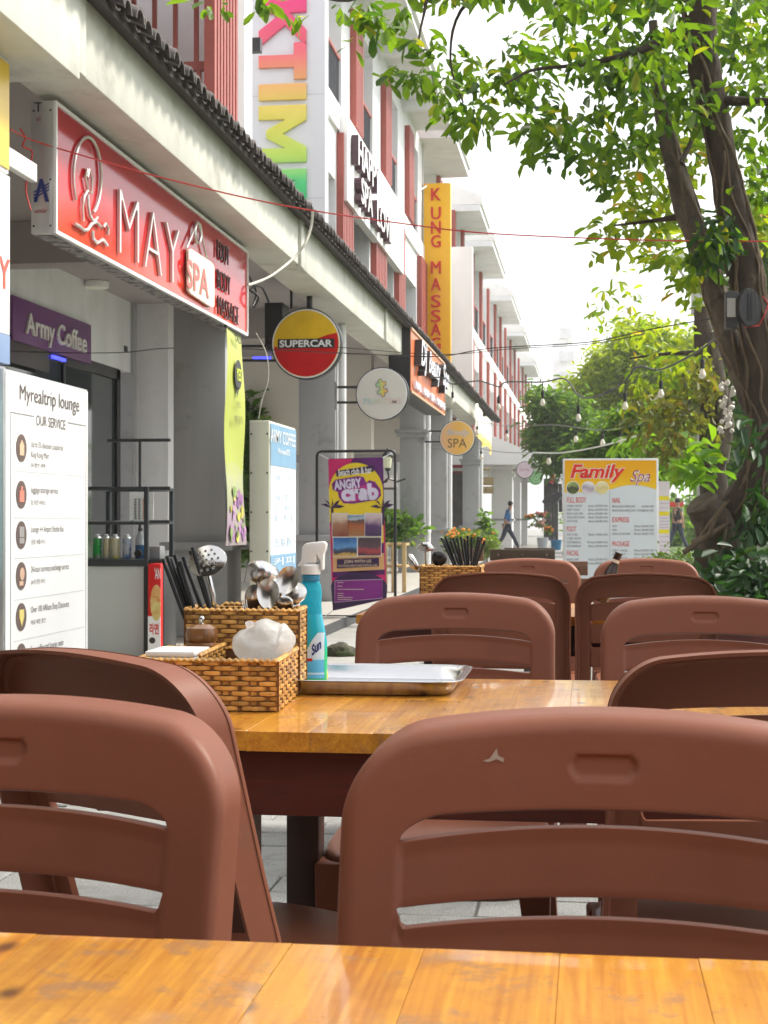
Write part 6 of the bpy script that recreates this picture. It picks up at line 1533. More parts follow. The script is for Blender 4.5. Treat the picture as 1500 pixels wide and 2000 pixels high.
# --- the big tree at the right
Yt = 9.2
base = at(1440, 1363, Y=Yt); base.z = 0
tree = thing('broadleaf_tree', 'big vine wrapped tree at the right with two leaning trunks and overhanging leaves', 'tree', base)
def limb(b, pts, n=14, jit=.08):
    P = [at(x, y, Y=Yq) for x, y, wd, Yq in pts]; Rr = [wd * .44 * (p - Vector((0, 0, EYE))).dot(FWD) / 3000 for p, (x, y, wd, Yq) in zip(P, pts)]
    # resample smoothly
    Q = []; W = []
    for i in range(len(P) - 1):
        a, c = P[max(i - 1, 0)], P[min(i + 2, len(P) - 1)]
        for k in range(5):
            t = k / 5; q = P[i].lerp(P[i + 1], t) + ((P[i + 1] - a) * .5 - (c - P[i]) * .5) * 0
            m0 = (P[i + 1] - a) * .5; m1 = (c - P[i]) * .5
            h = (2 * t ** 3 - 3 * t ** 2 + 1) * P[i] + (t ** 3 - 2 * t ** 2 + t) * m0 + (-2 * t ** 3 + 3 * t ** 2) * P[i + 1] + (t ** 3 - t ** 2) * m1
            Q.append(h); W.append((Rr[i] + (Rr[i + 1] - Rr[i]) * t) * random.uniform(.95, 1.06))
    Q.append(P[-1]); W.append(Rr[-1]); b.tube(Q, W, n, jit=jit); return Q, W
b = B()
tr1 = [(1440, 1420, 190, Yt), (1425, 1220, 165, Yt), (1422, 1100, 150, Yt), (1440, 1020, 118, Yt), (1482, 940, 92, Yt), (1502, 850, 76, Yt), (1496, 780, 74, Yt), (1482, 700, 74, Yt), (1462, 570, 74, Yt), (1440, 450, 74, Yt), (1417, 340, 64, Yt), (1400, 240, 62, Yt), (1376, 130, 68, Yt), (1366, 20, 74, Yt), (1372, -120, 70, Yt), (1380, -260, 50, Yt)]
Q1, W1 = limb(b, tr1, 18)
b.build('trunk', m_bark, tree, smooth=70)
b = B(); tr2 = [(1494, 880, 52, Yt + .05), (1470, 790, 54, Yt + .1), (1437, 700, 54, Yt + .12), (1405, 600, 52, Yt + .15), (1375, 500, 54, Yt + .2), (1345, 420, 54, Yt + .2), (1320, 330, 46, Yt + .25), (1298, 240, 36, Yt + .3), (1285, 150, 26, Yt + .3), (1276, 40, 20, Yt + .3)]
Q2, W2 = limb(b, tr2, 16); b.build('trunk', m_barkg, tree, smooth=70)
b = B(); limb(b, [(1450, 1110, 120, Yt - .05), (1410, 1060, 100, Yt - .1), (1384, 1005, 80, Yt - .15), (1368, 980, 72, Yt - .18)], 16, .06); b.build('cut_limb', m_barkg, tree, smooth=32)
b = B()
for pts in ([(1345, 60, 34, Yt), (1310, 70, 26, Yt - .1), (1265, 92, 18, Yt - .2), (1200, 112, 13, Yt - .4), (1130, 126, 10, Yt - .5), (1040, 136, 7, Yt - .6), (985, 165, 4, Yt - .7)],
            [(1410, 195, 26, Yt), (1450, 197, 20, Yt - .1), (1520, 197, 17, Yt - .2), (1600, 180, 14, Yt - .3)],
            [(1350, -60, 40, Yt), (1200, -90, 26, Yt - .5), (1000, -70, 18, Yt - 1), (860, -40, 12, Yt - 1.4), (825, 40, 6, Yt - 1.6), (815, 110, 4, Yt - 1.7)],
            [(1000, -70, 16, Yt - 1), (900, 20, 8, Yt - .9), (880, 120, 5, Yt - .9), (905, 200, 4, Yt - .9)],
            [(900, -50, 14, Yt - 1.2), (760, -40, 10, Yt - 1.8), (680, 0, 6, Yt - 2), (560, -20, 5, Yt - 2.2), (430, -10, 4, Yt - 2.4)],
            [(1298, 260, 22, Yt + .3), (1240, 300, 10, Yt + .2), (1180, 330, 5, Yt + .1)], [(1345, 420, 20, Yt + .2), (1280, 430, 9, Yt + .3), (1200, 440, 4, Yt + .4)],
            [(1365, 0, 30, Yt), (1420, -60, 20, Yt + .4), (1520, -80, 12, Yt + .6)], [(1330, 320, 14, Yt + .2), (1360, 240, 8, Yt + .4), (1355, 120, 5, Yt + .5)]):
    bb = B(); limb(bb, pts, 9, .06); bb.build('branch', m_bark, tree, smooth=70)
# vines climbing the trunk
vb = B()
for k in range(7):
    ph = random.uniform(0, 6.28); tw_ = random.uniform(-1.2, 1.2) * .35; pts = []
    i0 = random.randint(0, 25); i1 = random.randint(i0 + 18, len(Q1) - 1) if i0 + 18 < len(Q1) - 1 else len(Q1) - 1
    for i in range(i0, i1):
        a = ph + tw_ * (i - i0) * .35 + .25 * math.sin(i * .7 + k); pts.append(Q1[i] + (RGT * math.cos(a) - FWD * abs(math.sin(a))) * W1[i] * random.uniform(.98, 1.10))
    vb.tube(pts, random.uniform(.005, .011), 6)
for k in range(3):
    ph = random.uniform(0, 6.28); pts = [Q2[i] + (RGT * math.cos(ph + i * .12) - FWD * abs(math.sin(ph + i * .12))) * W2[i] * 1.03 for i in range(4, len(Q2) - 6)]; vb.tube(pts, random.uniform(.005, .010), 6)
for (x0, y0_, x1, y1_) in ((1420, 980, 1350, 1075), (1400, 1000, 1352, 1060), (1395, 1150, 1420, 1010), (1450, 1170, 1465, 1000), (1470, 1160, 1480, 980), (1440, 1150, 1400, 1085), (1335, 1080, 1425, 1022)):
    a, c = at(x0, y0_, Y=Yt - .35), at(x1, y1_, Y=Yt - .3); m_ = (a + c) / 2 + Vector((random.uniform(-.05, .05), -.05, random.uniform(-.05, .05))); vb.tube([a, a.lerp(m_, .6), m_, m_.lerp(c, .5), c], random.uniform(.008, .018), 6)
vb.build('vine', m_vine, tree, smooth=60)
# leaves: singly built ones on the hanging sprays nearest to us, the rest of the crown as one mass
near = [(682, 26, 105, 30, 12, 6.9, 7.3), (720, 50, 40, 30, 5, 6.9, 7.3), (420, 2, 28, 12, 2, 6.7, 7.0), (535, 6, 40, 12, 3, 6.8, 7.1), (800, 105, 42, 70, 10, 7.3, 7.7), (845, 165, 30, 30, 6, 7.5, 7.8), (765, 150, 20, 20, 2, 7.4, 7.6)]
P_, D_, S_ = [], [], []
for k, (cx, cy, rx, ry, n_, ya, yb_) in enumerate(near):
    c = px_cloud(cx, cy, rx, ry, n_, ya, yb_, seed=100 + k); p, d, s_ = whorls(c, 7, .088, .65, seed=200 + k); P_.append(p); D_.append(d); S_.append(s_)
P_, D_, S_ = np.concatenate(P_), np.concatenate(D_), np.concatenate(S_)
lb = B(); lb.add([(0, 0, 0), (.32, .17, .05), (.70, .22, .05), (.92, .10, .01), (1, 0, -.04), (.92, -.10, .01), (.70, -.22, .05), (.32, -.17, .05), (.5, 0, 0)], [(0, 8, 1), (1, 8, 2), (2, 8, 4, 3), (0, 7, 8), (7, 6, 8), (6, 5, 4, 8)])
lme = lb.mesh('leaf', Vector((0, 0, 0)), smooth=60); lme.materials.append(m_leaf)
for i in range(min(len(P_), 290)):
    o = bpy.data.objects.new('leaf', lme); COL.objects.link(o); o.parent = tree
    d = Vector(D_[i]); q = d.to_track_quat('X', 'Z') @ Euler((random.uniform(-.7, .7), 0, 0)).to_quaternion()
    o.rotation_mode = 'QUATERNION'; o.rotation_quaternion = q; o.scale = (S_[i], S_[i] * random.uniform(.85, 1.15), S_[i]); o.location = Vector(P_[i]) - base
spec = [(1200, 40, 215, 100, 84, 8.2, 10.6), (1120, 170, 165, 90, 44, 8.2, 9.8), (1260, 190, 110, 110, 34, 8.6, 10.6), (1075, 265, 55, 45, 16, 8.3, 9.2), (1190, 300, 75, 50, 22, 8.6, 9.8), (905, 222, 45, 30, 10, 8.2, 8.7), (960, 150, 60, 55, 12, 8.6, 9.4), (880, 110, 40, 60, 5, 8.8, 9.4),
        (1450, 120, 70, 160, 44, 9.6, 10.8), (1330, 200, 60, 130, 22, 9.6, 10.8), (1290, -60, 330, 60, 60, 8.0, 10.6), (980, -60, 200, 50, 60, 7.6, 9.0), (1480, 330, 40, 80, 24, 9.6, 10.6), (1560, 60, 90, 240, 80, 8.6, 10.8), (1380, 470, 35, 60, 14, 8.8, 9.2)]
C = np.concatenate([px_cloud(cx, cy, rx, ry, n_, ya, yb_, seed=i) for i, (cx, cy, rx, ry, n_, ya, yb_) in enumerate(spec)])
p, d, s_ = whorls(C, 8, .105, .6, 2.0, seed=5)
o = leaves('crown', p, d, s_, m_leaf, tree, width=.42); o['kind'] = 'stuff'
C = np.concatenate([px_cloud(*a, seed=50 + i) for i, a in enumerate([(1270, 430, 90, 45, 26, 9.6, 10.6), (1330, 300, 50, 90, 26, 9.8, 10.8), (1230, 360, 50, 30, 8, 9.6, 10.4), (1300, 480, 70, 30, 14, 9.6, 10.5), (1360, 540, 30, 50, 12, 9.8, 10.4), (1470, 420, 40, 60, 18, 9.8, 10.8), (1190, 480, 40, 25, 5, 9.6, 10.2), (1410, 60, 60, 60, 14, 10.6, 11.2)])])
p, d, s_ = whorls(C, 7, .105, .45, 2., seed=6); o = leaves('yellow_leaves', p, d, s_, m_leafy, tree, width=.46); o['kind'] = 'stuff'
C = np.concatenate([px_cloud(*a, seed=80 + i) for i, a in enumerate([(1412, 1110, 36, 42, 12, 8.5, 8.75), (1470, 1060, 40, 60, 8, 8.75, 8.95), (1400, 460, 25, 40, 8, 8.8, 9.0), (1470, 1140, 45, 50, 16, 8.5, 8.9), (1490, 990, 30, 60, 14, 8.6, 9.0), (1480, 870, 30, 60, 5, 8.8, 9.0)])])
p, d, s_ = whorls(C, 7, .115, .85, 2., seed=7); o = leaves('climber_leaves', p, d, s_, m_leafd, tree, width=.36); o['kind'] = 'stuff'
C = px_cloud(1360, 900, 30, 36, 10, 8.6, 8.9, seed=91); p, d, s_ = whorls(C, 7, .115, .1, 1.5, seed=8); o = leaves('young_leaves', p, d, s_, m_leafb, tree, width=.42); o['kind'] = 'stuff'
# dark floodlight strapped to the trunk
fl = thing('floodlight', 'black finned floodlight strapped to the right tree', 'lamp', at(1452, 600, Y=8.75))
c = at(1462, 600, Y=8.72)
B().lathe([(.055, -.03), (.072, -.02), (.075, .0), (.07, .02)], c, (.45, -.9, 0), n=24).build('head', m_black, fl, smooth=35)
for v in bpy.data.objects['head'].data.vertices: v.co.z *= 1.45
B().box(c.x - .125, c.x - .055, 8.70, 8.80, c.z - .115, c.z + .09).build('box', mat('lamp_grey', (.03, .03, .033), rough=.4, dirt=((.02, .02, .02), 9, .45, .5)), fl, bevel=.01)
B().box(c.x - .118, c.x - .072, 8.696, 8.699, c.z - .055, c.z + .05).build('pane', mat('pane_grey', (.30, .29, .27), rough=.2), fl)
b = B()
for k in range(5): b.cyl(c + Vector((-.04 + k * .02 + .0, -.028 - .0, -.075)), c + Vector((-.04 + k * .02, -.028, .075)), .003, n=6)
b.build('grille', mat('dark_grey', (.05, .05, .05)), fl)
B().tube([c + Vector((.08, 0, .06)), c + Vector((.11, .02, .02)), c + Vector((.09, .0, -.04)), c + Vector((.06, .02, -.10)), c + Vector((-.02, 0, -.11))], .004, 6).build('wire', mat('red_wire', (.45, .03, .03), rough=.4), fl)
# white shell garland on the fork
gl = thing('shell_garland', 'garland of white shells and bulbs hanging on the tree trunks', 'garland', at(1423, 850, Y=9.6))
b = B()
for k in range(34): p = at(1420 + random.uniform(-16, 16), 745 + k * 3.0, Y=9.5 + random.uniform(-.04, .04)); b.blob(p, random.uniform(.010, .022), 1, .2)
b.build('shells', mat('shell_white', (.7, .66, .6), rough=.5, island=.15), gl, smooth=60)
B().tube([at(1404, 742, Y=9.5), at(1425, 760, Y=9.5), at(1420, 800, Y=9.5), at(1430, 830, Y=9.5), at(1440, 815, Y=9.5)], .003, 5).build('cord', m_brownink, gl)

# --- second tree behind it
Y2 = 18.0; b2 = at(1400, 1280, Y=Y2); b2.z = 0
t2 = thing('broadleaf_tree', 'slimmer dark tree behind the big one with rusty leaves and a bare lower trunk', 'tree', b2)
b = B(); limb(b, [(1402, 1285, 74, Y2), (1400, 1100, 66, Y2), (1395, 950, 58, Y2), (1388, 850, 52, Y2), (1384, 760, 50, Y2), (1375, 680, 40, Y2), (1370, 600, 30, Y2)], 14); b.build('trunk', m_bark, t2, smooth=70)
b = B(); limb(b, [(1404, 900, 40, Y2 - .1), (1418, 830, 34, Y2 - .1), (1405, 740, 30, Y2 - .1), (1395, 650, 20, Y2)], 12); b.build('trunk', m_barkg, t2, smooth=70)
b = B(); limb(b, [(1385, 770, 26, Y2), (1340, 790, 14, Y2 - .2), (1290, 800, 8, Y2 - .3), (1250, 800, 4, Y2 - .4)], 9); limb(b, [(1380, 690, 18, Y2), (1310, 690, 8, Y2), (1230, 700, 4, Y2)], 9); b.build('branch', m_bark, t2, smooth=70)
C = np.concatenate([px_cloud(*a, seed=120 + i) for i, a in enumerate([(1340, 830, 60, 60, 26, 16.8, 18), (1285, 860, 50, 40, 14, 16.6, 17.8), (1260, 800, 40, 30, 10, 16.6, 17.8), (1375, 740, 40, 50, 18, 16.6, 17.8)])])
p, d, s_ = whorls(C, 9, .14, .7, 3., seed=21); o = leaves('crown', p, d, s_, m_leafr, t2, width=.4); o['kind'] = 'stuff'
C = np.concatenate([px_cloud(*a, seed=140 + i) for i, a in enumerate([(1290, 740, 70, 45, 22, 17.2, 19), (1330, 680, 50, 60, 18, 17.2, 19), (1200, 620, 60, 35, 7, 17.2, 19), (1260, 650, 50, 30, 8, 17.2, 19), (1410, 640, 50, 60, 20, 18, 19), (1200, 560, 45, 25, 4, 17.2, 18.5)])])
p, d, s_ = whorls(C, 8, .135, .5, 3., seed=22); o = leaves('yellow_leaves', p, d, s_, m_leafy, t2, width=.42); o['kind'] = 'stuff'
C = np.concatenate([px_cloud(*a, seed=150 + i) for i, a in enumerate([(1325, 905, 28, 26, 16, 17.6, 20), (1350, 915, 24, 26, 12, 17.6, 20), (1270, 868, 60, 26, 30, 17.6, 20)])])
p, d, s_ = whorls(C, 8, .18, .75, 3., seed=23); o = leaves('hanging_leaves', p, d, s_, m_leafb, t2, width=.26); o['kind'] = 'stuff'

# --- far trees
def far_tree(label, lobes, Y0, trunk, m, size, n, width=.35, name='broadleaf_tree', seed=0, kind_l='crown'):
    tp_ = at(trunk[0], 1000, Y=Y0); t = thing(name, label, 'tree', (tp_.x, Y0, 0))
    zt = at(0, trunk[1], Y=Y0).z; r = trunk[2] * Y0 / 3000
    b = B(); b.tube([(tp_.x, Y0, 0), (tp_.x + .1, Y0, zt * .4), (tp_.x - .1, Y0 + .1, zt * .75), (tp_.x, Y0, zt)], [r, r * .8, r * .6, r * .3], 10, jit=.06)
    b.build('trunk', m_bark, t, smooth=60)
    rg = np.random.default_rng(seed); b = B(); Cs = []
    for (cx, cy, rx, ry, k) in lobes:
        c = at(cx, cy, Y=Y0); ax = rx * Y0 / 3000; az = ry * Y0 / 3000
        b.tube([(tp_.x, Y0, zt * .55), Vector((tp_.x, Y0, zt * .6)).lerp(c, .5) + Vector((0, 0, .2)), c], [r * .45, r * .25, r * .08], 6)
        q = rg.normal(size=(k, 3)); q /= np.linalg.norm(q, axis=1)[:, None]; q *= rg.uniform(.45, 1.02, (k, 1)) ** .6
        Cs.append(np.array(c) + q * np.array([ax, (ax + az) / 2 * 1.1, az]))
    b.build('branch', m_bark, t, smooth=60)
    C = np.concatenate(Cs); p, d, s_ = whorls(C, n, size, .35, 6 * size / .2, seed=seed + 1)
    o = leaves(kind_l, p, d, s_, m, t, width=width); o['kind'] = 'stuff'; return t
far_tree('bright yellow green tree with a fine airy crown in the distance', [(1220, 720, 75, 60, 260), (1160, 780, 70, 50, 240), (1285, 730, 75, 60, 260), (1250, 660, 50, 35, 130), (1190, 830, 80, 50, 260), (1290, 810, 75, 60, 260), (1340, 700, 50, 50, 120), (1130, 850, 50, 40, 110)], 50, (1240, 760, 14), m_acacia, .26, 14, .34, seed=31)
far_tree('dark green feathery tree between the far houses and the yellow green tree', [(1090, 800, 50, 35, 130), (1130, 850, 60, 40, 170), (1075, 850, 45, 35, 110), (1110, 890, 60, 35, 140), (1175, 890, 60, 35, 140), (1060, 780, 26, 18, 34)], 44, (1110, 860, 12), m_feather, .24, 14, .26, seed=41)
far_tree('mid green leafy tree rising right behind the Family Spa board', [(1190, 880, 60, 35, 120), (1250, 870, 60, 45, 150), (1310, 880, 55, 50, 130), (1230, 830, 50, 30, 90)], 27, (1262, 880, 16), m_feather, .17, 12, .30, seed=51)
far_tree('pale sunlit park tree seen between the two right trunks', [(1440, 930, 60, 80, 190), (1400, 880, 50, 60, 120), (1500, 900, 70, 90, 200), (1460, 800, 60, 60, 120), (1540, 780, 60, 80, 120), (1480, 1020, 60, 40, 110)], 36, (1450, 930, 14), m_leafb, .26, 12, .36, seed=61)
far_tree('deep green park tree at the right edge behind the big tree', [(1480, 620, 80, 90, 150), (1500, 480, 90, 90, 150), (1560, 700, 90, 100, 150), (1440, 720, 50, 60, 90)], 24, (1530, 700, 22), m_feather, .22, 11, .40, seed=71)
# two unseen trees added out of frame to shade the tables and arcade
def unseen_shade_tree(label, x, y, h, r, k, seed):
    t = thing('broadleaf_tree', label, 'tree', (x, y, 0)); b = B(); b.tube([(x, y, 0), (x + .1, y, h * .4), (x - .1, y + .1, h * .75), (x, y, h)], [.18, .15, .11, .05], 10, jit=.06); b.build('trunk', m_bark, t, smooth=60)
    rg = np.random.default_rng(seed); q = rg.normal(size=(k, 3)); q /= np.linalg.norm(q, axis=1)[:, None]; q *= rg.uniform(.4, 1, (k, 1)) ** .5
    C = np.array([x, y, h]) + q * np.array([r, r, r * .55]); p, d, s_ = whorls(C, 8, .2, .5, 4, seed=seed + 1); o = leaves('crown', p, d, s_, m_leaf, t, width=.45); o['kind'] = 'stuff'
unseen_shade_tree('unseen broad tree added to shade the terrace right of the second table', 2.9, 4.4, 6.3, 3.1, 520, 421)
unseen_shade_tree('unseen broad tree added for its shade, level with the price board', 6.6, 15, 5.6, 3.0, 380, 431)
# hedges, shrubs
def hedge(label, pts, m, size, n, name='shrub', width=.5, seed=0, droop=-.3, cat='shrub'):
    Cs = []; 
    for i, (px, py, Yq, rx, ry, k) in enumerate(pts):
        r = np.random.default_rng(seed + i); c = at(px, py, Y=Yq); q = r.normal(size=(k, 3)); q /= np.linalg.norm(q, axis=1)[:, None]; q *= r.uniform(.3, 1, (k, 1)) ** .5
        q = np.array(c) + q * np.array([rx, rx, ry]); q[:, 2] = np.maximum(q[:, 2], .03); Cs.append(q)
    C = np.concatenate(Cs); bs = C.mean(0); bs[2] = 0
    t = thing(name, label, cat, bs); p, d, s_ = whorls(C, n, size, droop, 2, seed=seed + 9)
    o = leaves('foliage', p, d, s_, m, t, width=width); o['kind'] = 'stuff'
    b = B()
    for i in range(0, len(C), max(1, len(C) // 14)): b.tube([(bs[0] + (C[i][0] - bs[0]) * .8, bs[1] + (C[i][1] - bs[1]) * .8, 0), (C[i][0], C[i][1], C[i][2])], .006, 5)
    b.build('stems', m_vine, t); return t
hedge('small clipped green shrub beside the tree foot behind the right chair', [(1320, 1118, 12.5, .20, .13, 150), (1345, 1125, 12.2, .18, .12, 110), (1300, 1115, 13, .13, .11, 80)], leaf_mat('shrub_leaf', (.05, .10, .03), (.10, .17, .05), (.20, .26, .10), tr=.3), .045, 7, seed=301)
hedge('dark ground climber at the lower right round the tree foot', [(1480, 1140, 8.3, .16, .2, 34), (1440, 1190, 8.2, .2, .15, 34), (1500, 1200, 8.2, .3, .3, 60), (1380, 1180, 8.4, .2, .15, 30)], m_leafd, .12, 7, seed=311, width=.36, droop=.5)
hedge('orange marigold bed in front of the far porch', [(905, 1062, 30, .40, .22, 130), (935, 1066, 29, .35, .22, 110), (885, 1058, 31, .3, .2, 70)], leaf_mat('marigold_leaf', (.05, .11, .02), (.12, .18, .04), (.22, .24, .06), tr=.35), .10, 8, name='flower_bed', seed=321, cat='flowers')
fbed = bpy.data.objects['flower_bed']; b = B()
for k in range(48):
    q = at(*random.choice([(random.gauss(905, 14), random.gauss(1048, 7)), (random.gauss(940, 10), random.gauss(1055, 7)), (random.gauss(885, 8), random.gauss(1042, 5))]), Y=random.uniform(28.4, 30.5)); b.blob(q, random.uniform(.02, .04), 1, .2, (1, 1, .7))
b.build('blossoms', mat('marigold', (.78, .24, .02), rough=.7, island=.35), fbed, smooth=60)
hedge('green bushy plant growing right of the marigolds before the porch column', [(953, 1058, 34, .16, .26, 60), (948, 1030, 34, .10, .3, 26)], m_feather, .16, 7, seed=331, name='bush')
hedge('green bush glimpsed behind the near column through the arcade opening', [(318, 880, 24, .5, .9, 120), (325, 960, 24, .5, .8, 120), (480, 900, 22, .35, 1.0, 120), (485, 1010, 22, .35, .8, 120)], m_feather, .2, 7, seed=341, name='bush')
hedge('low green plants under the lantern behind the banner frame', [(742, 1030, 26, .5, .3, 70), (770, 1035, 26, .5, .25, 60)], m_feather, .16, 7, seed=351, name='bush')
hs_ = [(1330, 1035, 60, 3.0, 1.2, 260), (1440, 1035, 63, 3.4, 1.5, 300), (1560, 1030, 62, 4, 2.0, 300), (1240, 1030, 75, 4, 1.6, 220)]
o = hedge('long mixed hedge closing the park far behind the walking man in black', hs_, m_feather, .34, 8, seed=361, name='hedge', cat='hedge')

# ================================================================== STREET FURNITURE
Yl = 19.6
lp = thing('street_lamp', 'grey street lamp post with scroll bracket and tilted head half hidden by the trees', 'lamp', (at(1368, 1000, Y=Yl).x, Yl, 0))
m_lp = mat('lamp_post_grey', (.42, .42, .42), rough=.4, metal=.2, var=.05)
x_ = at(1368, 700, Y=Yl).x; zz = lambda py: at(1368, py, Y=Yl).z
B().cyl((x_, Yl, 0), (x_, Yl, zz(560)), .045, n=14).build('pole', m_lp, lp, smooth=40)
B().lathe([(.10, zz(615)), (.115, zz(612)), (.115, zz(562)), (.09, zz(556))], (x_, Yl, 0), n=20).build('collar', m_lp, lp, smooth=35)
B().lathe([(.05, zz(556)), (.05, zz(530))], (x_ - .03, Yl, 0), n=14).build('cap', mat('cap_pink', (.45, .25, .25)), lp)
B().tube([(x_, Yl, zz(600)), at(1340, 545, Y=Yl), at(1310, 500, Y=Yl)], .02, 8).build('arm', m_lp, lp)
B().prism([at(1306, 496, Y=Yl - .2), at(1334, 484, Y=Yl - .2), at(1338, 500, Y=Yl - .2), at(1310, 504, Y=Yl - .2)], (0, .45, 0)).build('head', m_white, lp, bevel=.02)
b = B()
for cx, cy, r, a0 in ((1392, 655, 15, 90), (1340, 805, 12, 200)): b.tube([at(cx + r * math.cos(R(a)) * (1 - k / 46), cy - r * math.sin(R(a)) * (1 - k / 46), Y=Yl - .06) for k, a in enumerate(range(a0, a0 + 500, 15))], .012, 7)
b.tube([at(1368, 636, Y=Yl - .06), at(1395, 637, Y=Yl - .06)], .014, 7); b.build('scroll', m_lp, lp, smooth=60)

# hanging wires and bulbs
def cable(label, pts, r, m, cat='cable', name='cable', group=None, sub=8):
    P = [at(x, y, Y=Yq) for x, y, Yq in pts]; Q = []
    for i in range(len(P) - 1):
        a, c = P[max(i - 1, 0)], P[min(i + 2, len(P) - 1)]
        for k in range(sub):
            t = k / sub; m0 = (P[i + 1] - a) * .5; m1 = (c - P[i]) * .5
            Q.append((2 * t ** 3 - 3 * t ** 2 + 1) * P[i] + (t ** 3 - 2 * t ** 2 + t) * m0 + (-2 * t ** 3 + 3 * t ** 2) * P[i + 1] + (t ** 3 - t ** 2) * m1)
    Q.append(P[-1]); t = thing(name, label, cat, P[0], group)
    B().tube(Q, r, 6).build('wire', m, t, smooth=60); return t
m_redw = mat('red_cord', (.50, .035, .03), rough=.5)
cable('thin red cord stretched from the red spa sign across the street to the tree', [(20, 252, 7.2), (60, 272, 7.6), (150, 300, 7.7), (330, 350, 7.8), (560, 402, 8), (800, 438, 8.4), (950, 455, 8.6), (1180, 466, 8.8), (1340, 470, 8.9), (1520, 471, 9)], .004, m_redw)
cable('short red cord hanging down at the end of the red spa sign', [(38, 250, 7.55), (48, 268, 7.55), (44, 285, 7.55), (62, 296, 7.6), (56, 330, 7.55), (50, 370, 7.55), (60, 410, 7.55)], .005, m_redw)
cable('thin black wire running below the ceiling from the purple sign to the tree', [(20, 686, 12.5), (140, 689, 12.6), (245, 688, 12.6), (330, 680, 12.6), (500, 682, 12.4), (680, 690, 12), (850, 696, 11.6), (960, 680, 11.2), (1150, 668, 10.6), (1260, 645, 10), (1390, 622, 9.3)], .004, m_black)
cable('second thin black wire just above the bulb string', [(660, 678, 12), (860, 692, 11.8), (1000, 681, 11.4), (1150, 672, 10.8), (1260, 652, 10.4)], .003, m_black)
cable('pale loose cable looping from the fascia beam to the red sign', [(610, 412, 12.6), (608, 440, 12.6), (596, 475, 12.5), (572, 505, 12.4), (530, 538, 12.0), (495, 553, 11.7), (484, 555, 11.5)], .011, mat('pale_cable', (.5, .49, .42), rough=.6))
cable('white cord strung from the porch roof to the right', [(1040, 884, 20), (1100, 884, 20), (1180, 870, 19), (1260, 846, 18)], .010, mat('white_cord', (.72, .74, .66), rough=.6))
cable('loose white flex dropping to the coffee menu box', [(500, 650, 12.2), (520, 690, 12.2), (524, 740, 12.2), (512, 780, 12.2), (505, 818, 12.2)], .004, mat('pale_cable', (.5, .49, .42)))
cable('tangle of wires behind the right end of the red sign', [(486, 540, 12.3), (500, 570, 12.4), (494, 600, 12.3), (505, 580, 12.3), (488, 565, 12.3), (510, 560, 12.4), (525, 590, 12.5)], .009, m_black)
m_bulb = mat('bulb_glass', (.78, .74, .62), rough=.1, var=.05, trans=.4)
def bulb(par, px, py, Yq, drop, k=1.):
    k *= .78
    p = at(px, py, Y=Yq); b = B(); b.cyl(p, p - Vector((0, 0, drop * .55)), .006 * k, n=6); b.lathe([(.014 * k, -drop * .55), (.018 * k, -drop * .6), (.018 * k, -drop * .98), (.012 * k, -drop)], p, n=12); b.build('socket', m_black, par, smooth=40)
    B().lathe([(.012 * k, -drop - .002), (.022 * k, -drop - .025 * k), (.030 * k, -drop - .05 * k), (.026 * k, -drop - .072 * k), (.010 * k, -drop - .084 * k)], p, n=14).build('bulb', m_bulb, par, smooth=60)
st = cable('main festoon string with black sockets and clear bulbs swagging to the tree', [(842, 737, 17), (868, 738, 16.6), (884, 750, 16.2), (935, 744, 15.6), (974, 755, 15), (990, 746, 14.8), (1060, 746, 14), (1103, 740, 13.4), (1130, 772, 13), (1165, 775, 12.6), (1218, 747, 12), (1245, 716, 11.6), (1288, 722, 11.2), (1350, 694, 10.4), (1400, 660, 9.4)], .0075, m_black, 'string light', 'string_lights')
for px, py, Yq, dr in ((884, 750, 16.2, .15), (974, 754, 15, .17), (1060, 746, 14, .15), (1130, 773, 13, .15), (1221, 746, 12, .15), (1291, 724, 11.2, .13), (1372, 680, 10, .13)): bulb(st, px, py, Yq, dr)
st2 = cable('thin pale festoon string farther back with small bulbs', [(925, 822, 24), (990, 831, 23), (1080, 830, 22), (1120, 834, 21.5), (1180, 840, 20), (1260, 826, 19), (1340, 810, 17)], .005, mat('grey_wire', (.3, .3, .3)), 'string light', 'string_lights')
for px, py, Yq in ((932, 824, 24), (990, 831, 23), (1125, 834, 21.5), (1177, 839, 20), (1213, 834, 19.6), (1312, 815, 18)): bulb(st2, px, py, Yq, .12, 1.4)
st3 = cable('third festoon string low before the porch roof', [(925, 872, 30), (960, 880, 29), (1000, 884, 28), (1060, 884, 26)], .008, mat('grey_wire', (.3, .3, .3)), 'string light', 'string_lights')
for px, py, Yq in ((940, 876, 29.6), (1072, 882, 25.6)): bulb(st3, px, py, Yq, .1, 1.8)

# ================================================================== FAR END: stall things
def far_box(name, lab, cat, m, x0, x1, y0, y1, Y, dep=.4, grp=None):
    a, c = at(x0, y0, Y=Y), at(x1, y1, Y=Y)
    t = thing(name, lab, cat, ((a.x + c.x) / 2, Y, c.z), grp); return t, a, c
t, a, c = far_box('hanging_board', 'brown wooden sign board hung in two tiers in the porch opening', 'board', None, 934, 964, 932, 964, 44)
m_bw = mat('board_wood', (.34, .26, .13), rough=.6, var=.2)
box('upper_board', m_bw, t, a.x, c.x, 44, 44.06, at(949, 948, Y=44).z, a.z); box('lower_board', m_bw, t, a.x, c.x, 43.98, 44.05, c.z, at(949, 950, Y=44).z)
b = B(); b.cyl((a.x, 44, at(949, 916, Y=44).z), (c.x - .1, 44, at(949, 916, Y=44).z), .03); b.cyl((a.x + .12, 44.02, at(949, 916, Y=44).z), (a.x + .12, 44.02, a.z), .01); b.cyl((c.x - .14, 44.02, at(949, 916, Y=44).z), (c.x - .14, 44.02, a.z), .01); b.build('hanger', m_bw, t)
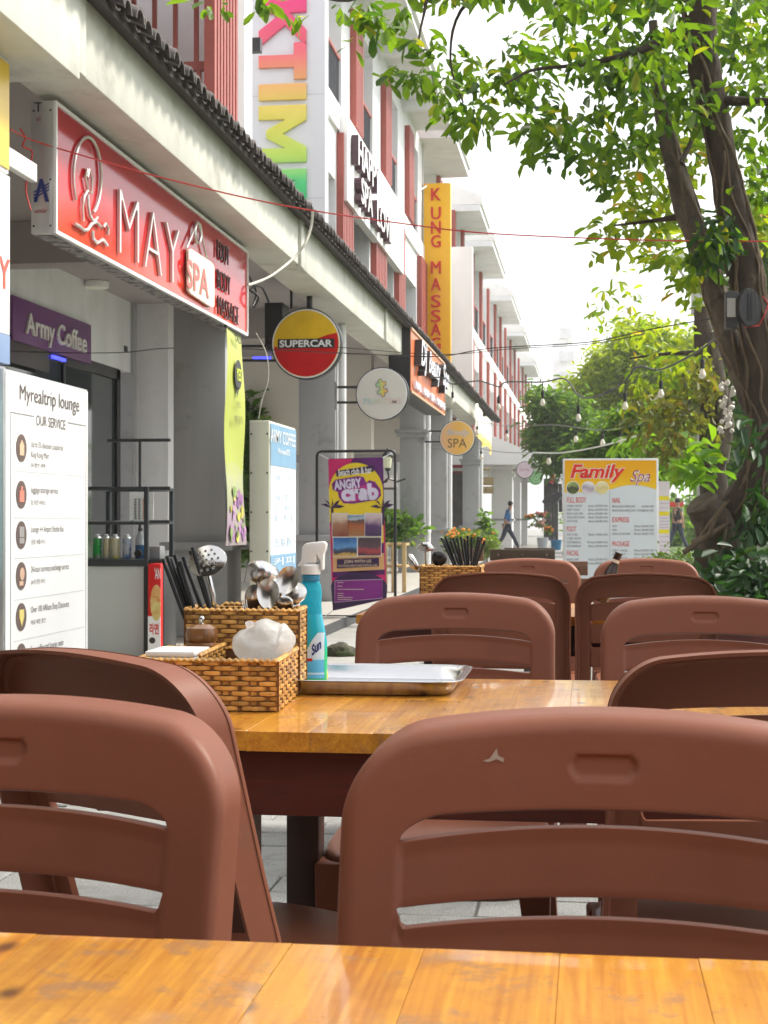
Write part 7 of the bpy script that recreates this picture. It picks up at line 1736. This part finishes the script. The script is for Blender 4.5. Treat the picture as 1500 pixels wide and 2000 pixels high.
b = B(); add_text(b, '1', ((a.x + c.x) / 2, 43.97, at(949, 957, Y=44).z), *TOUS, h=.08, off=.03); b.build('lettering', m_ink, t)
t, a, c = far_box('umbrella', 'dark half folded market umbrella past the end of the porch', 'umbrella', None, 1058, 1098, 962, 984, 56)
B().prism([at(1058, 980, Y=56), at(1062, 975, Y=56), at(1097, 958, Y=56), at(1098, 968, Y=56), at(1086, 983, Y=56), at(1062, 984, Y=56)], (0, 1.2, 0)).build('canopy', mat('umbrella_dark', (.03, .03, .04), rough=.6), t)
b = B(); p = at(1080, 975, Y=56.6); b.cyl((p.x, 56.6, 0), p, .03); b.build('pole', m_black, t)
t = thing('lean_to_roof', 'dark sloping lean-to roof with rolled black awning beyond the porch', 'roof', at(1080, 930, Y=58))
B().prism([at(1040, 880, Y=58), at(1096, 950, Y=58), at(1096, 956, Y=58), at(1040, 887, Y=58)], (0, 7, 0)).build('sheet', mat('leanto_dark', (.10, .10, .10), rough=.6), t)
B().prism([at(1062, 935, Y=60), at(1090, 935, Y=60), at(1090, 1055, Y=60), at(1062, 1055, Y=60)], (0, .3, 0)).build('shade_wall', mat('shade_dark', (.06, .06, .062), rough=.8, var=.6, scale=2.5, dirt=((.25, .22, .25), 2.2, .55, .62)), t)
B().cyl(at(1094, 945, Y=57.5), at(1095, 1000, Y=57.5), .07).build('post', m_black, t)
t = thing('red_flag', 'small red and white flag hanging under the lean-to roof', 'flag', at(1079, 932, Y=57)); B().prism([at(1078, 924, Y=57), at(1084, 926, Y=57), at(1080, 945, Y=57), at(1074, 943, Y=57)], (0, .03, 0)).build('cloth', mat('flag_red', (.6, .02, .05)), t); B().cyl(at(1079, 920, Y=57.1), at(1079, 946, Y=57.1), .01).build('stick', m_white, t)
for k, (px, py, rx_, col, lab) in enumerate(((1058, 1004, 10, (.65, .20, .18), 'bunch of coral flowers on top of the stall'), (1053, 1022, 12, (.60, .30, .22), 'peach flowers in front on the stall'), (1072, 1034, 9, (.70, .22, .04), 'orange flowers lowest on the stall at the right'), (1037, 1008, 8, (.80, .25, .04), 'orange flowers on the ledge of the porch column'))):
    p = at(px, py, Y=50); t = thing('flower_bunch', lab, 'flowers', p, 'flowers at the far stall'); b = B()
    for i in range(16): b.blob(p + Vector((random.gauss(0, rx_ * .5), random.gauss(0, 3), random.gauss(0, rx_ * .28))) * (50 / 3000), .05, 1, .2)
    b.build('blossoms', mat('bloom_%d' % k, col, rough=.7, island=.3), t, smooth=60)
    C = np.array(p) + np.random.default_rng(k).normal(size=(16, 3)) * np.array([rx_ * .5, 4, rx_ * .25]) * 50 / 3000 - np.array([0, 0, .08]); q, d, s_ = whorls(C, 5, .12, -.2, 1, seed=k); leaves('foliage', q, d, s_, m_feather, t)
p = at(1060, 1061, Y=50); p.z = 0; t = thing('stall_bucket', 'pale grey flower bucket at the end of the street', 'bucket', p); B().lathe([(.14, 0), (.19, .42), (.195, .44), (.18, .44)], p, n=18).build('body', mat('bucket_grey', (.45, .47, .5), rough=.4), t, smooth=40)
p = at(1086, 1061, Y=52); p.z = 0; t = thing('stall_bucket', 'blue plastic bucket right of the grey one at the end of the street', 'bucket', p); B().lathe([(.16, 0), (.19, .30), (.2, .34), (.18, .34)], p, n=18).build('body', mat('bucket_blue', (.02, .14, .28), rough=.3), t, smooth=40)
for k, (px, Yq, col, lab) in enumerate(((1072, 60, (.5, .03, .04), 'person far away in red under the dark umbrella'),)): pass

# ================================================================== PEOPLE
def skin(name, joints, edges, root, m, par, sub=1, smooth=True):
    me = bpy.data.meshes.new(name); me.from_pydata([j[:3] for j in joints], edges, []); o = bpy.data.objects.new(name, me); COL.objects.link(o)
    md = o.modifiers.new('s', 'SKIN'); md.use_smooth_shade = True
    for i, j in enumerate(joints):
        sv = me.skin_vertices[0].data[i]; sv.radius = (j[3], j[4] if len(j) > 4 else j[3]); sv.use_root = (i == root)
    ss = o.modifiers.new('u', 'SUBSURF'); ss.levels = sub; ss.render_levels = sub
    dg = bpy.context.evaluated_depsgraph_get(); dg.update(); m2 = bpy.data.meshes.new_from_object(o.evaluated_get(dg)); bpy.data.objects.remove(o)
    m2.polygons.foreach_set('use_smooth', [True] * len(m2.polygons)); return link_mesh(name, m2, m, par)
m_skin = mat('skin', (.45, .25, .17), rough=.5, var=.05); m_hair = mat('hair_black', (.015, .012, .011), rough=.5); 
m_jean = mat('dark_jeans', (.035, .045, .075), rough=.8, var=.3, scale=20); m_blue = mat('blue_shirt', (.055, .18, .40), rough=.8, var=.15, scale=12)
m_tee = mat('black_tee', (.022, .022, .026), rough=.8, var=.2); m_shoe = mat('shoe_grey', (.25, .24, .24), rough=.6)
def person(label, loc, rz, pose, shirt, trousers, sleeve=.5, cap=None, H=1.68):
    t = thing('person', label, 'person', loc)
    J = pose
    def sk(nm, keys, edges, m, grow=0., root=0):
        js = [(*J[k][:3], J[k][3] + grow, (J[k][4] if len(J[k]) > 4 else J[k][3]) + grow) for k in keys]; ix = {k: i for i, k in enumerate(keys)}
        return skin(nm, js, [(ix[a], ix[b_]) for a, b_ in edges], root, m, t)
    keys = ['pel', 'belly', 'chest', 'neck', 'jaw', 'head', 'shl', 'ell', 'wrl', 'hal', 'shr', 'elr', 'wrr', 'har', 'hil', 'knl', 'anl', 'tol', 'hir', 'knr', 'anr', 'tor']
    E_ = [('pel', 'belly'), ('belly', 'chest'), ('chest', 'neck'), ('neck', 'jaw'), ('jaw', 'head'), ('chest', 'shl'), ('shl', 'ell'), ('ell', 'wrl'), ('wrl', 'hal'), ('chest', 'shr'), ('shr', 'elr'), ('elr', 'wrr'), ('wrr', 'har'), ('pel', 'hil'), ('hil', 'knl'), ('knl', 'anl'), ('anl', 'tol'), ('pel', 'hir'), ('hir', 'knr'), ('knr', 'anr'), ('anr', 'tor')]
    sk('body', keys, E_, m_skin)
    def mid(a, b_, f): A, Bb = J[a], J[b_]; return tuple(A[i] + (Bb[i] - A[i]) * f for i in range(4))
    J['sl'] = mid('shl', 'ell', sleeve) if sleeve <= 1 else mid('ell', 'wrl', sleeve - 1); J['sr'] = mid('shr', 'elr', sleeve) if sleeve <= 1 else mid('elr', 'wrr', sleeve - 1)
    sh = [('pel', 'belly'), ('belly', 'chest'), ('chest', 'shl'), ('chest', 'shr')]; ks = ['pel', 'belly', 'chest', 'shl', 'shr', 'sl', 'sr']
    if sleeve > 1: sh += [('shl', 'ell'), ('ell', 'sl'), ('shr', 'elr'), ('elr', 'sr')]; ks += ['ell', 'elr']
    else: sh += [('shl', 'sl'), ('shr', 'sr')]
    sk('shirt', ks, sh, shirt, .020)
    sk('trousers', ['pel', 'hil', 'knl', 'anl', 'hir', 'knr', 'anr'], [('pel', 'hil'), ('hil', 'knl'), ('knl', 'anl'), ('pel', 'hir'), ('hir', 'knr'), ('knr', 'anr')], trousers, .016)
    for s_ in 'lr':
        A, T_ = Vector(J['an' + s_][:3]), Vector(J['to' + s_][:3]); d = (T_ - A); d.z = 0; d.normalize()
        skin('shoe', [(*(A - d * .05 + Vector((0, 0, -.03))), .045, .04), (*(A + d * .05 + Vector((0, 0, -.045))), .045, .035), (*(A + d * .15 + Vector((0, 0, -.055))), .04, .028)], [(0, 1), (1, 2)], 0, m_shoe, t)
    h = Vector(J['head'][:3]); f = J['face']; f = Vector(f).normalized(); up = Vector((0, 0, 1))
    B().blob(h + Vector((0, 0, .045)) - f * .022, .098, 3, .03, (.92, 1.0, .95)).build('hair', cap or m_hair, t, smooth=80)
    sd_ = f.cross(up)
    b = B(); b.blob(h + f * .105 + Vector((0, 0, -.02)), .018, 2, 0, (1, 1, 1.3)); b.blob(h + sd_ * .085 - Vector((0, 0, .015)), .024, 2, 0, (.6, 1, 1.3)); b.blob(h - sd_ * .085 - Vector((0, 0, .015)), .024, 2, 0, (.6, 1, 1.3)); b.build('face_features', m_skin, t, smooth=80)
    b = B(); b.blob(h + f * .098 + sd_ * .033 + Vector((0, 0, .008)), .011, 1); b.blob(h + f * .098 - sd_ * .033 + Vector((0, 0, .008)), .011, 1); b.tube([h + f * .099 + sd_ * .022 - Vector((0, 0, .062)), h + f * .103 - Vector((0, 0, .06)), h + f * .099 - sd_ * .022 - Vector((0, 0, .062))], .006, 5); b.build('eyes_and_mouth', m_brownink, t)
    for o_s in 'lr':
        W_, A_ = Vector(J['wr' + o_s][:3]), Vector(J['ha' + o_s][:3]); d = (A_ - W_).normalized(); sdv = d.cross(Vector((0, 1, 0))).normalized()
        b = B()
        for k in range(4): p = A_ + sdv * (-.024 + k * .016); b.tube([p - d * .01, p + d * (.035 + (k in (1, 2)) * .008), p + d * (.06 + (k in (1, 2)) * .012) + Vector((0, -.012, 0))], [.0095, .0085, .007], 6)
        p = A_ - sdv * .03 - d * .03; b.tube([p, p - sdv * .02 + d * .03, p - sdv * .022 + d * .055], [.012, .010, .008], 6); b.build('fingers', m_skin, t, smooth=60)
    t.rotation_euler = (0, 0, rz)
    t.scale = (H / 1.68,) * 3
    return t
# BASE of a person stays at the origin so that the pose is local
def place_person(label, loc, rz, pose, *a, **k):
    t = person(label, (0, 0, 0), rz, pose, *a, **k); t.location = loc; return t
# stride seen side on, walking to +X (local), head bowed
stride = dict(pel=(0, 0, .90, .125, .105), belly=(.02, 0, 1.05, .125, .10), chest=(.05, 0, 1.28, .145, .11), neck=(.085, 0, 1.43, .055, .055), jaw=(.125, 0, 1.50, .065, .065), head=(.14, 0, 1.57, .092, .085),
              shl=(.03, .17, 1.36, .06), ell=(.06, .22, 1.10, .045), wrl=(.10, .20, .90, .032), hal=(.11, .19, .82, .032, .02), shr=(.03, -.17, 1.36, .06), elr=(-.06, -.22, 1.12, .045), wrr=(-.10, -.20, .90, .032), har=(-.13, -.19, .82, .032, .02),
              hil=(.02, .09, .84, .09), knl=(.22, .09, .50, .062), anl=(.42, .09, .10, .042), tol=(.55, .09, .04, .035), hir=(-.02, -.09, .84, .09), knr=(-.14, -.09, .48, .062), anr=(-.36, -.09, .13, .042), tor=(-.24, -.09, .05, .035), face=(1, 0, -.4))
pb = at(990, 1069, Z=0); k_ = 48
p = at(990, 1066, Y=50); 
place_person('walking man in a blue shirt and dark jeans crossing before the porch column', (p.x, 50, .0), R(8), stride, m_blue, m_jean, sleeve=1.15, H=1.60)
stride2 = {k: (v if k == 'face' else (-v[0] * .8, *v[1:])) for k, v in stride.items()}; stride2['face'] = (-.4, -1, -.1); stride2['head'] = (-.02, -.03, 1.60, .092, .085); stride2['jaw'] = (-.01, -.02, 1.52, .065, .065); stride2['neck'] = (-.0, 0, 1.44, .055)
stride2 = {k: v for k, v in stride2.items()}
p = at(1324, 1073, Y=50)
place_person('walking man in a black t-shirt and cap half hidden by the tree foot', (p.x, 50, 0), R(25), stride2, m_tee, m_jean, sleeve=.55, cap=mat('cap_dark', (.02, .02, .022), rough=.7), H=1.66)
t = thing('street_banner', 'small red banner behind the walking man in black', 'banner', at(1318, 985, Y=58)); a, c = at(1306, 980, Y=58), at(1335, 990, Y=58)
box('cloth', m_redink, t, a.x, c.x, 58, 58.03, c.z, a.z)
b = B(); b.cyl((a.x + .02, 58.015, 0), (a.x + .02, 58.015, c.z), .02); b.cyl((c.x - .02, 58.015, 0), (c.x - .02, 58.015, c.z), .02); b.build('post', m_alu, t)

# ================================================================== AIR
hz = bpy.data.materials.new('haze'); hz.use_nodes = True; hn = hz.node_tree.nodes; hn.clear()
ho = hn.new('ShaderNodeOutputMaterial'); hv = hn.new('ShaderNodeVolumePrincipled'); hv.inputs['Density'].default_value = .0011
hv.inputs['Color'].default_value = (1, .985, .955, 1); hv.inputs['Anisotropy'].default_value = .45; hz.node_tree.links.new(hv.outputs[0], ho.inputs['Volume'])
o = B().box(-71, 71, -21, 151, -1.0, 15).build('haze', hz, None); o['kind'] = 'stuff'
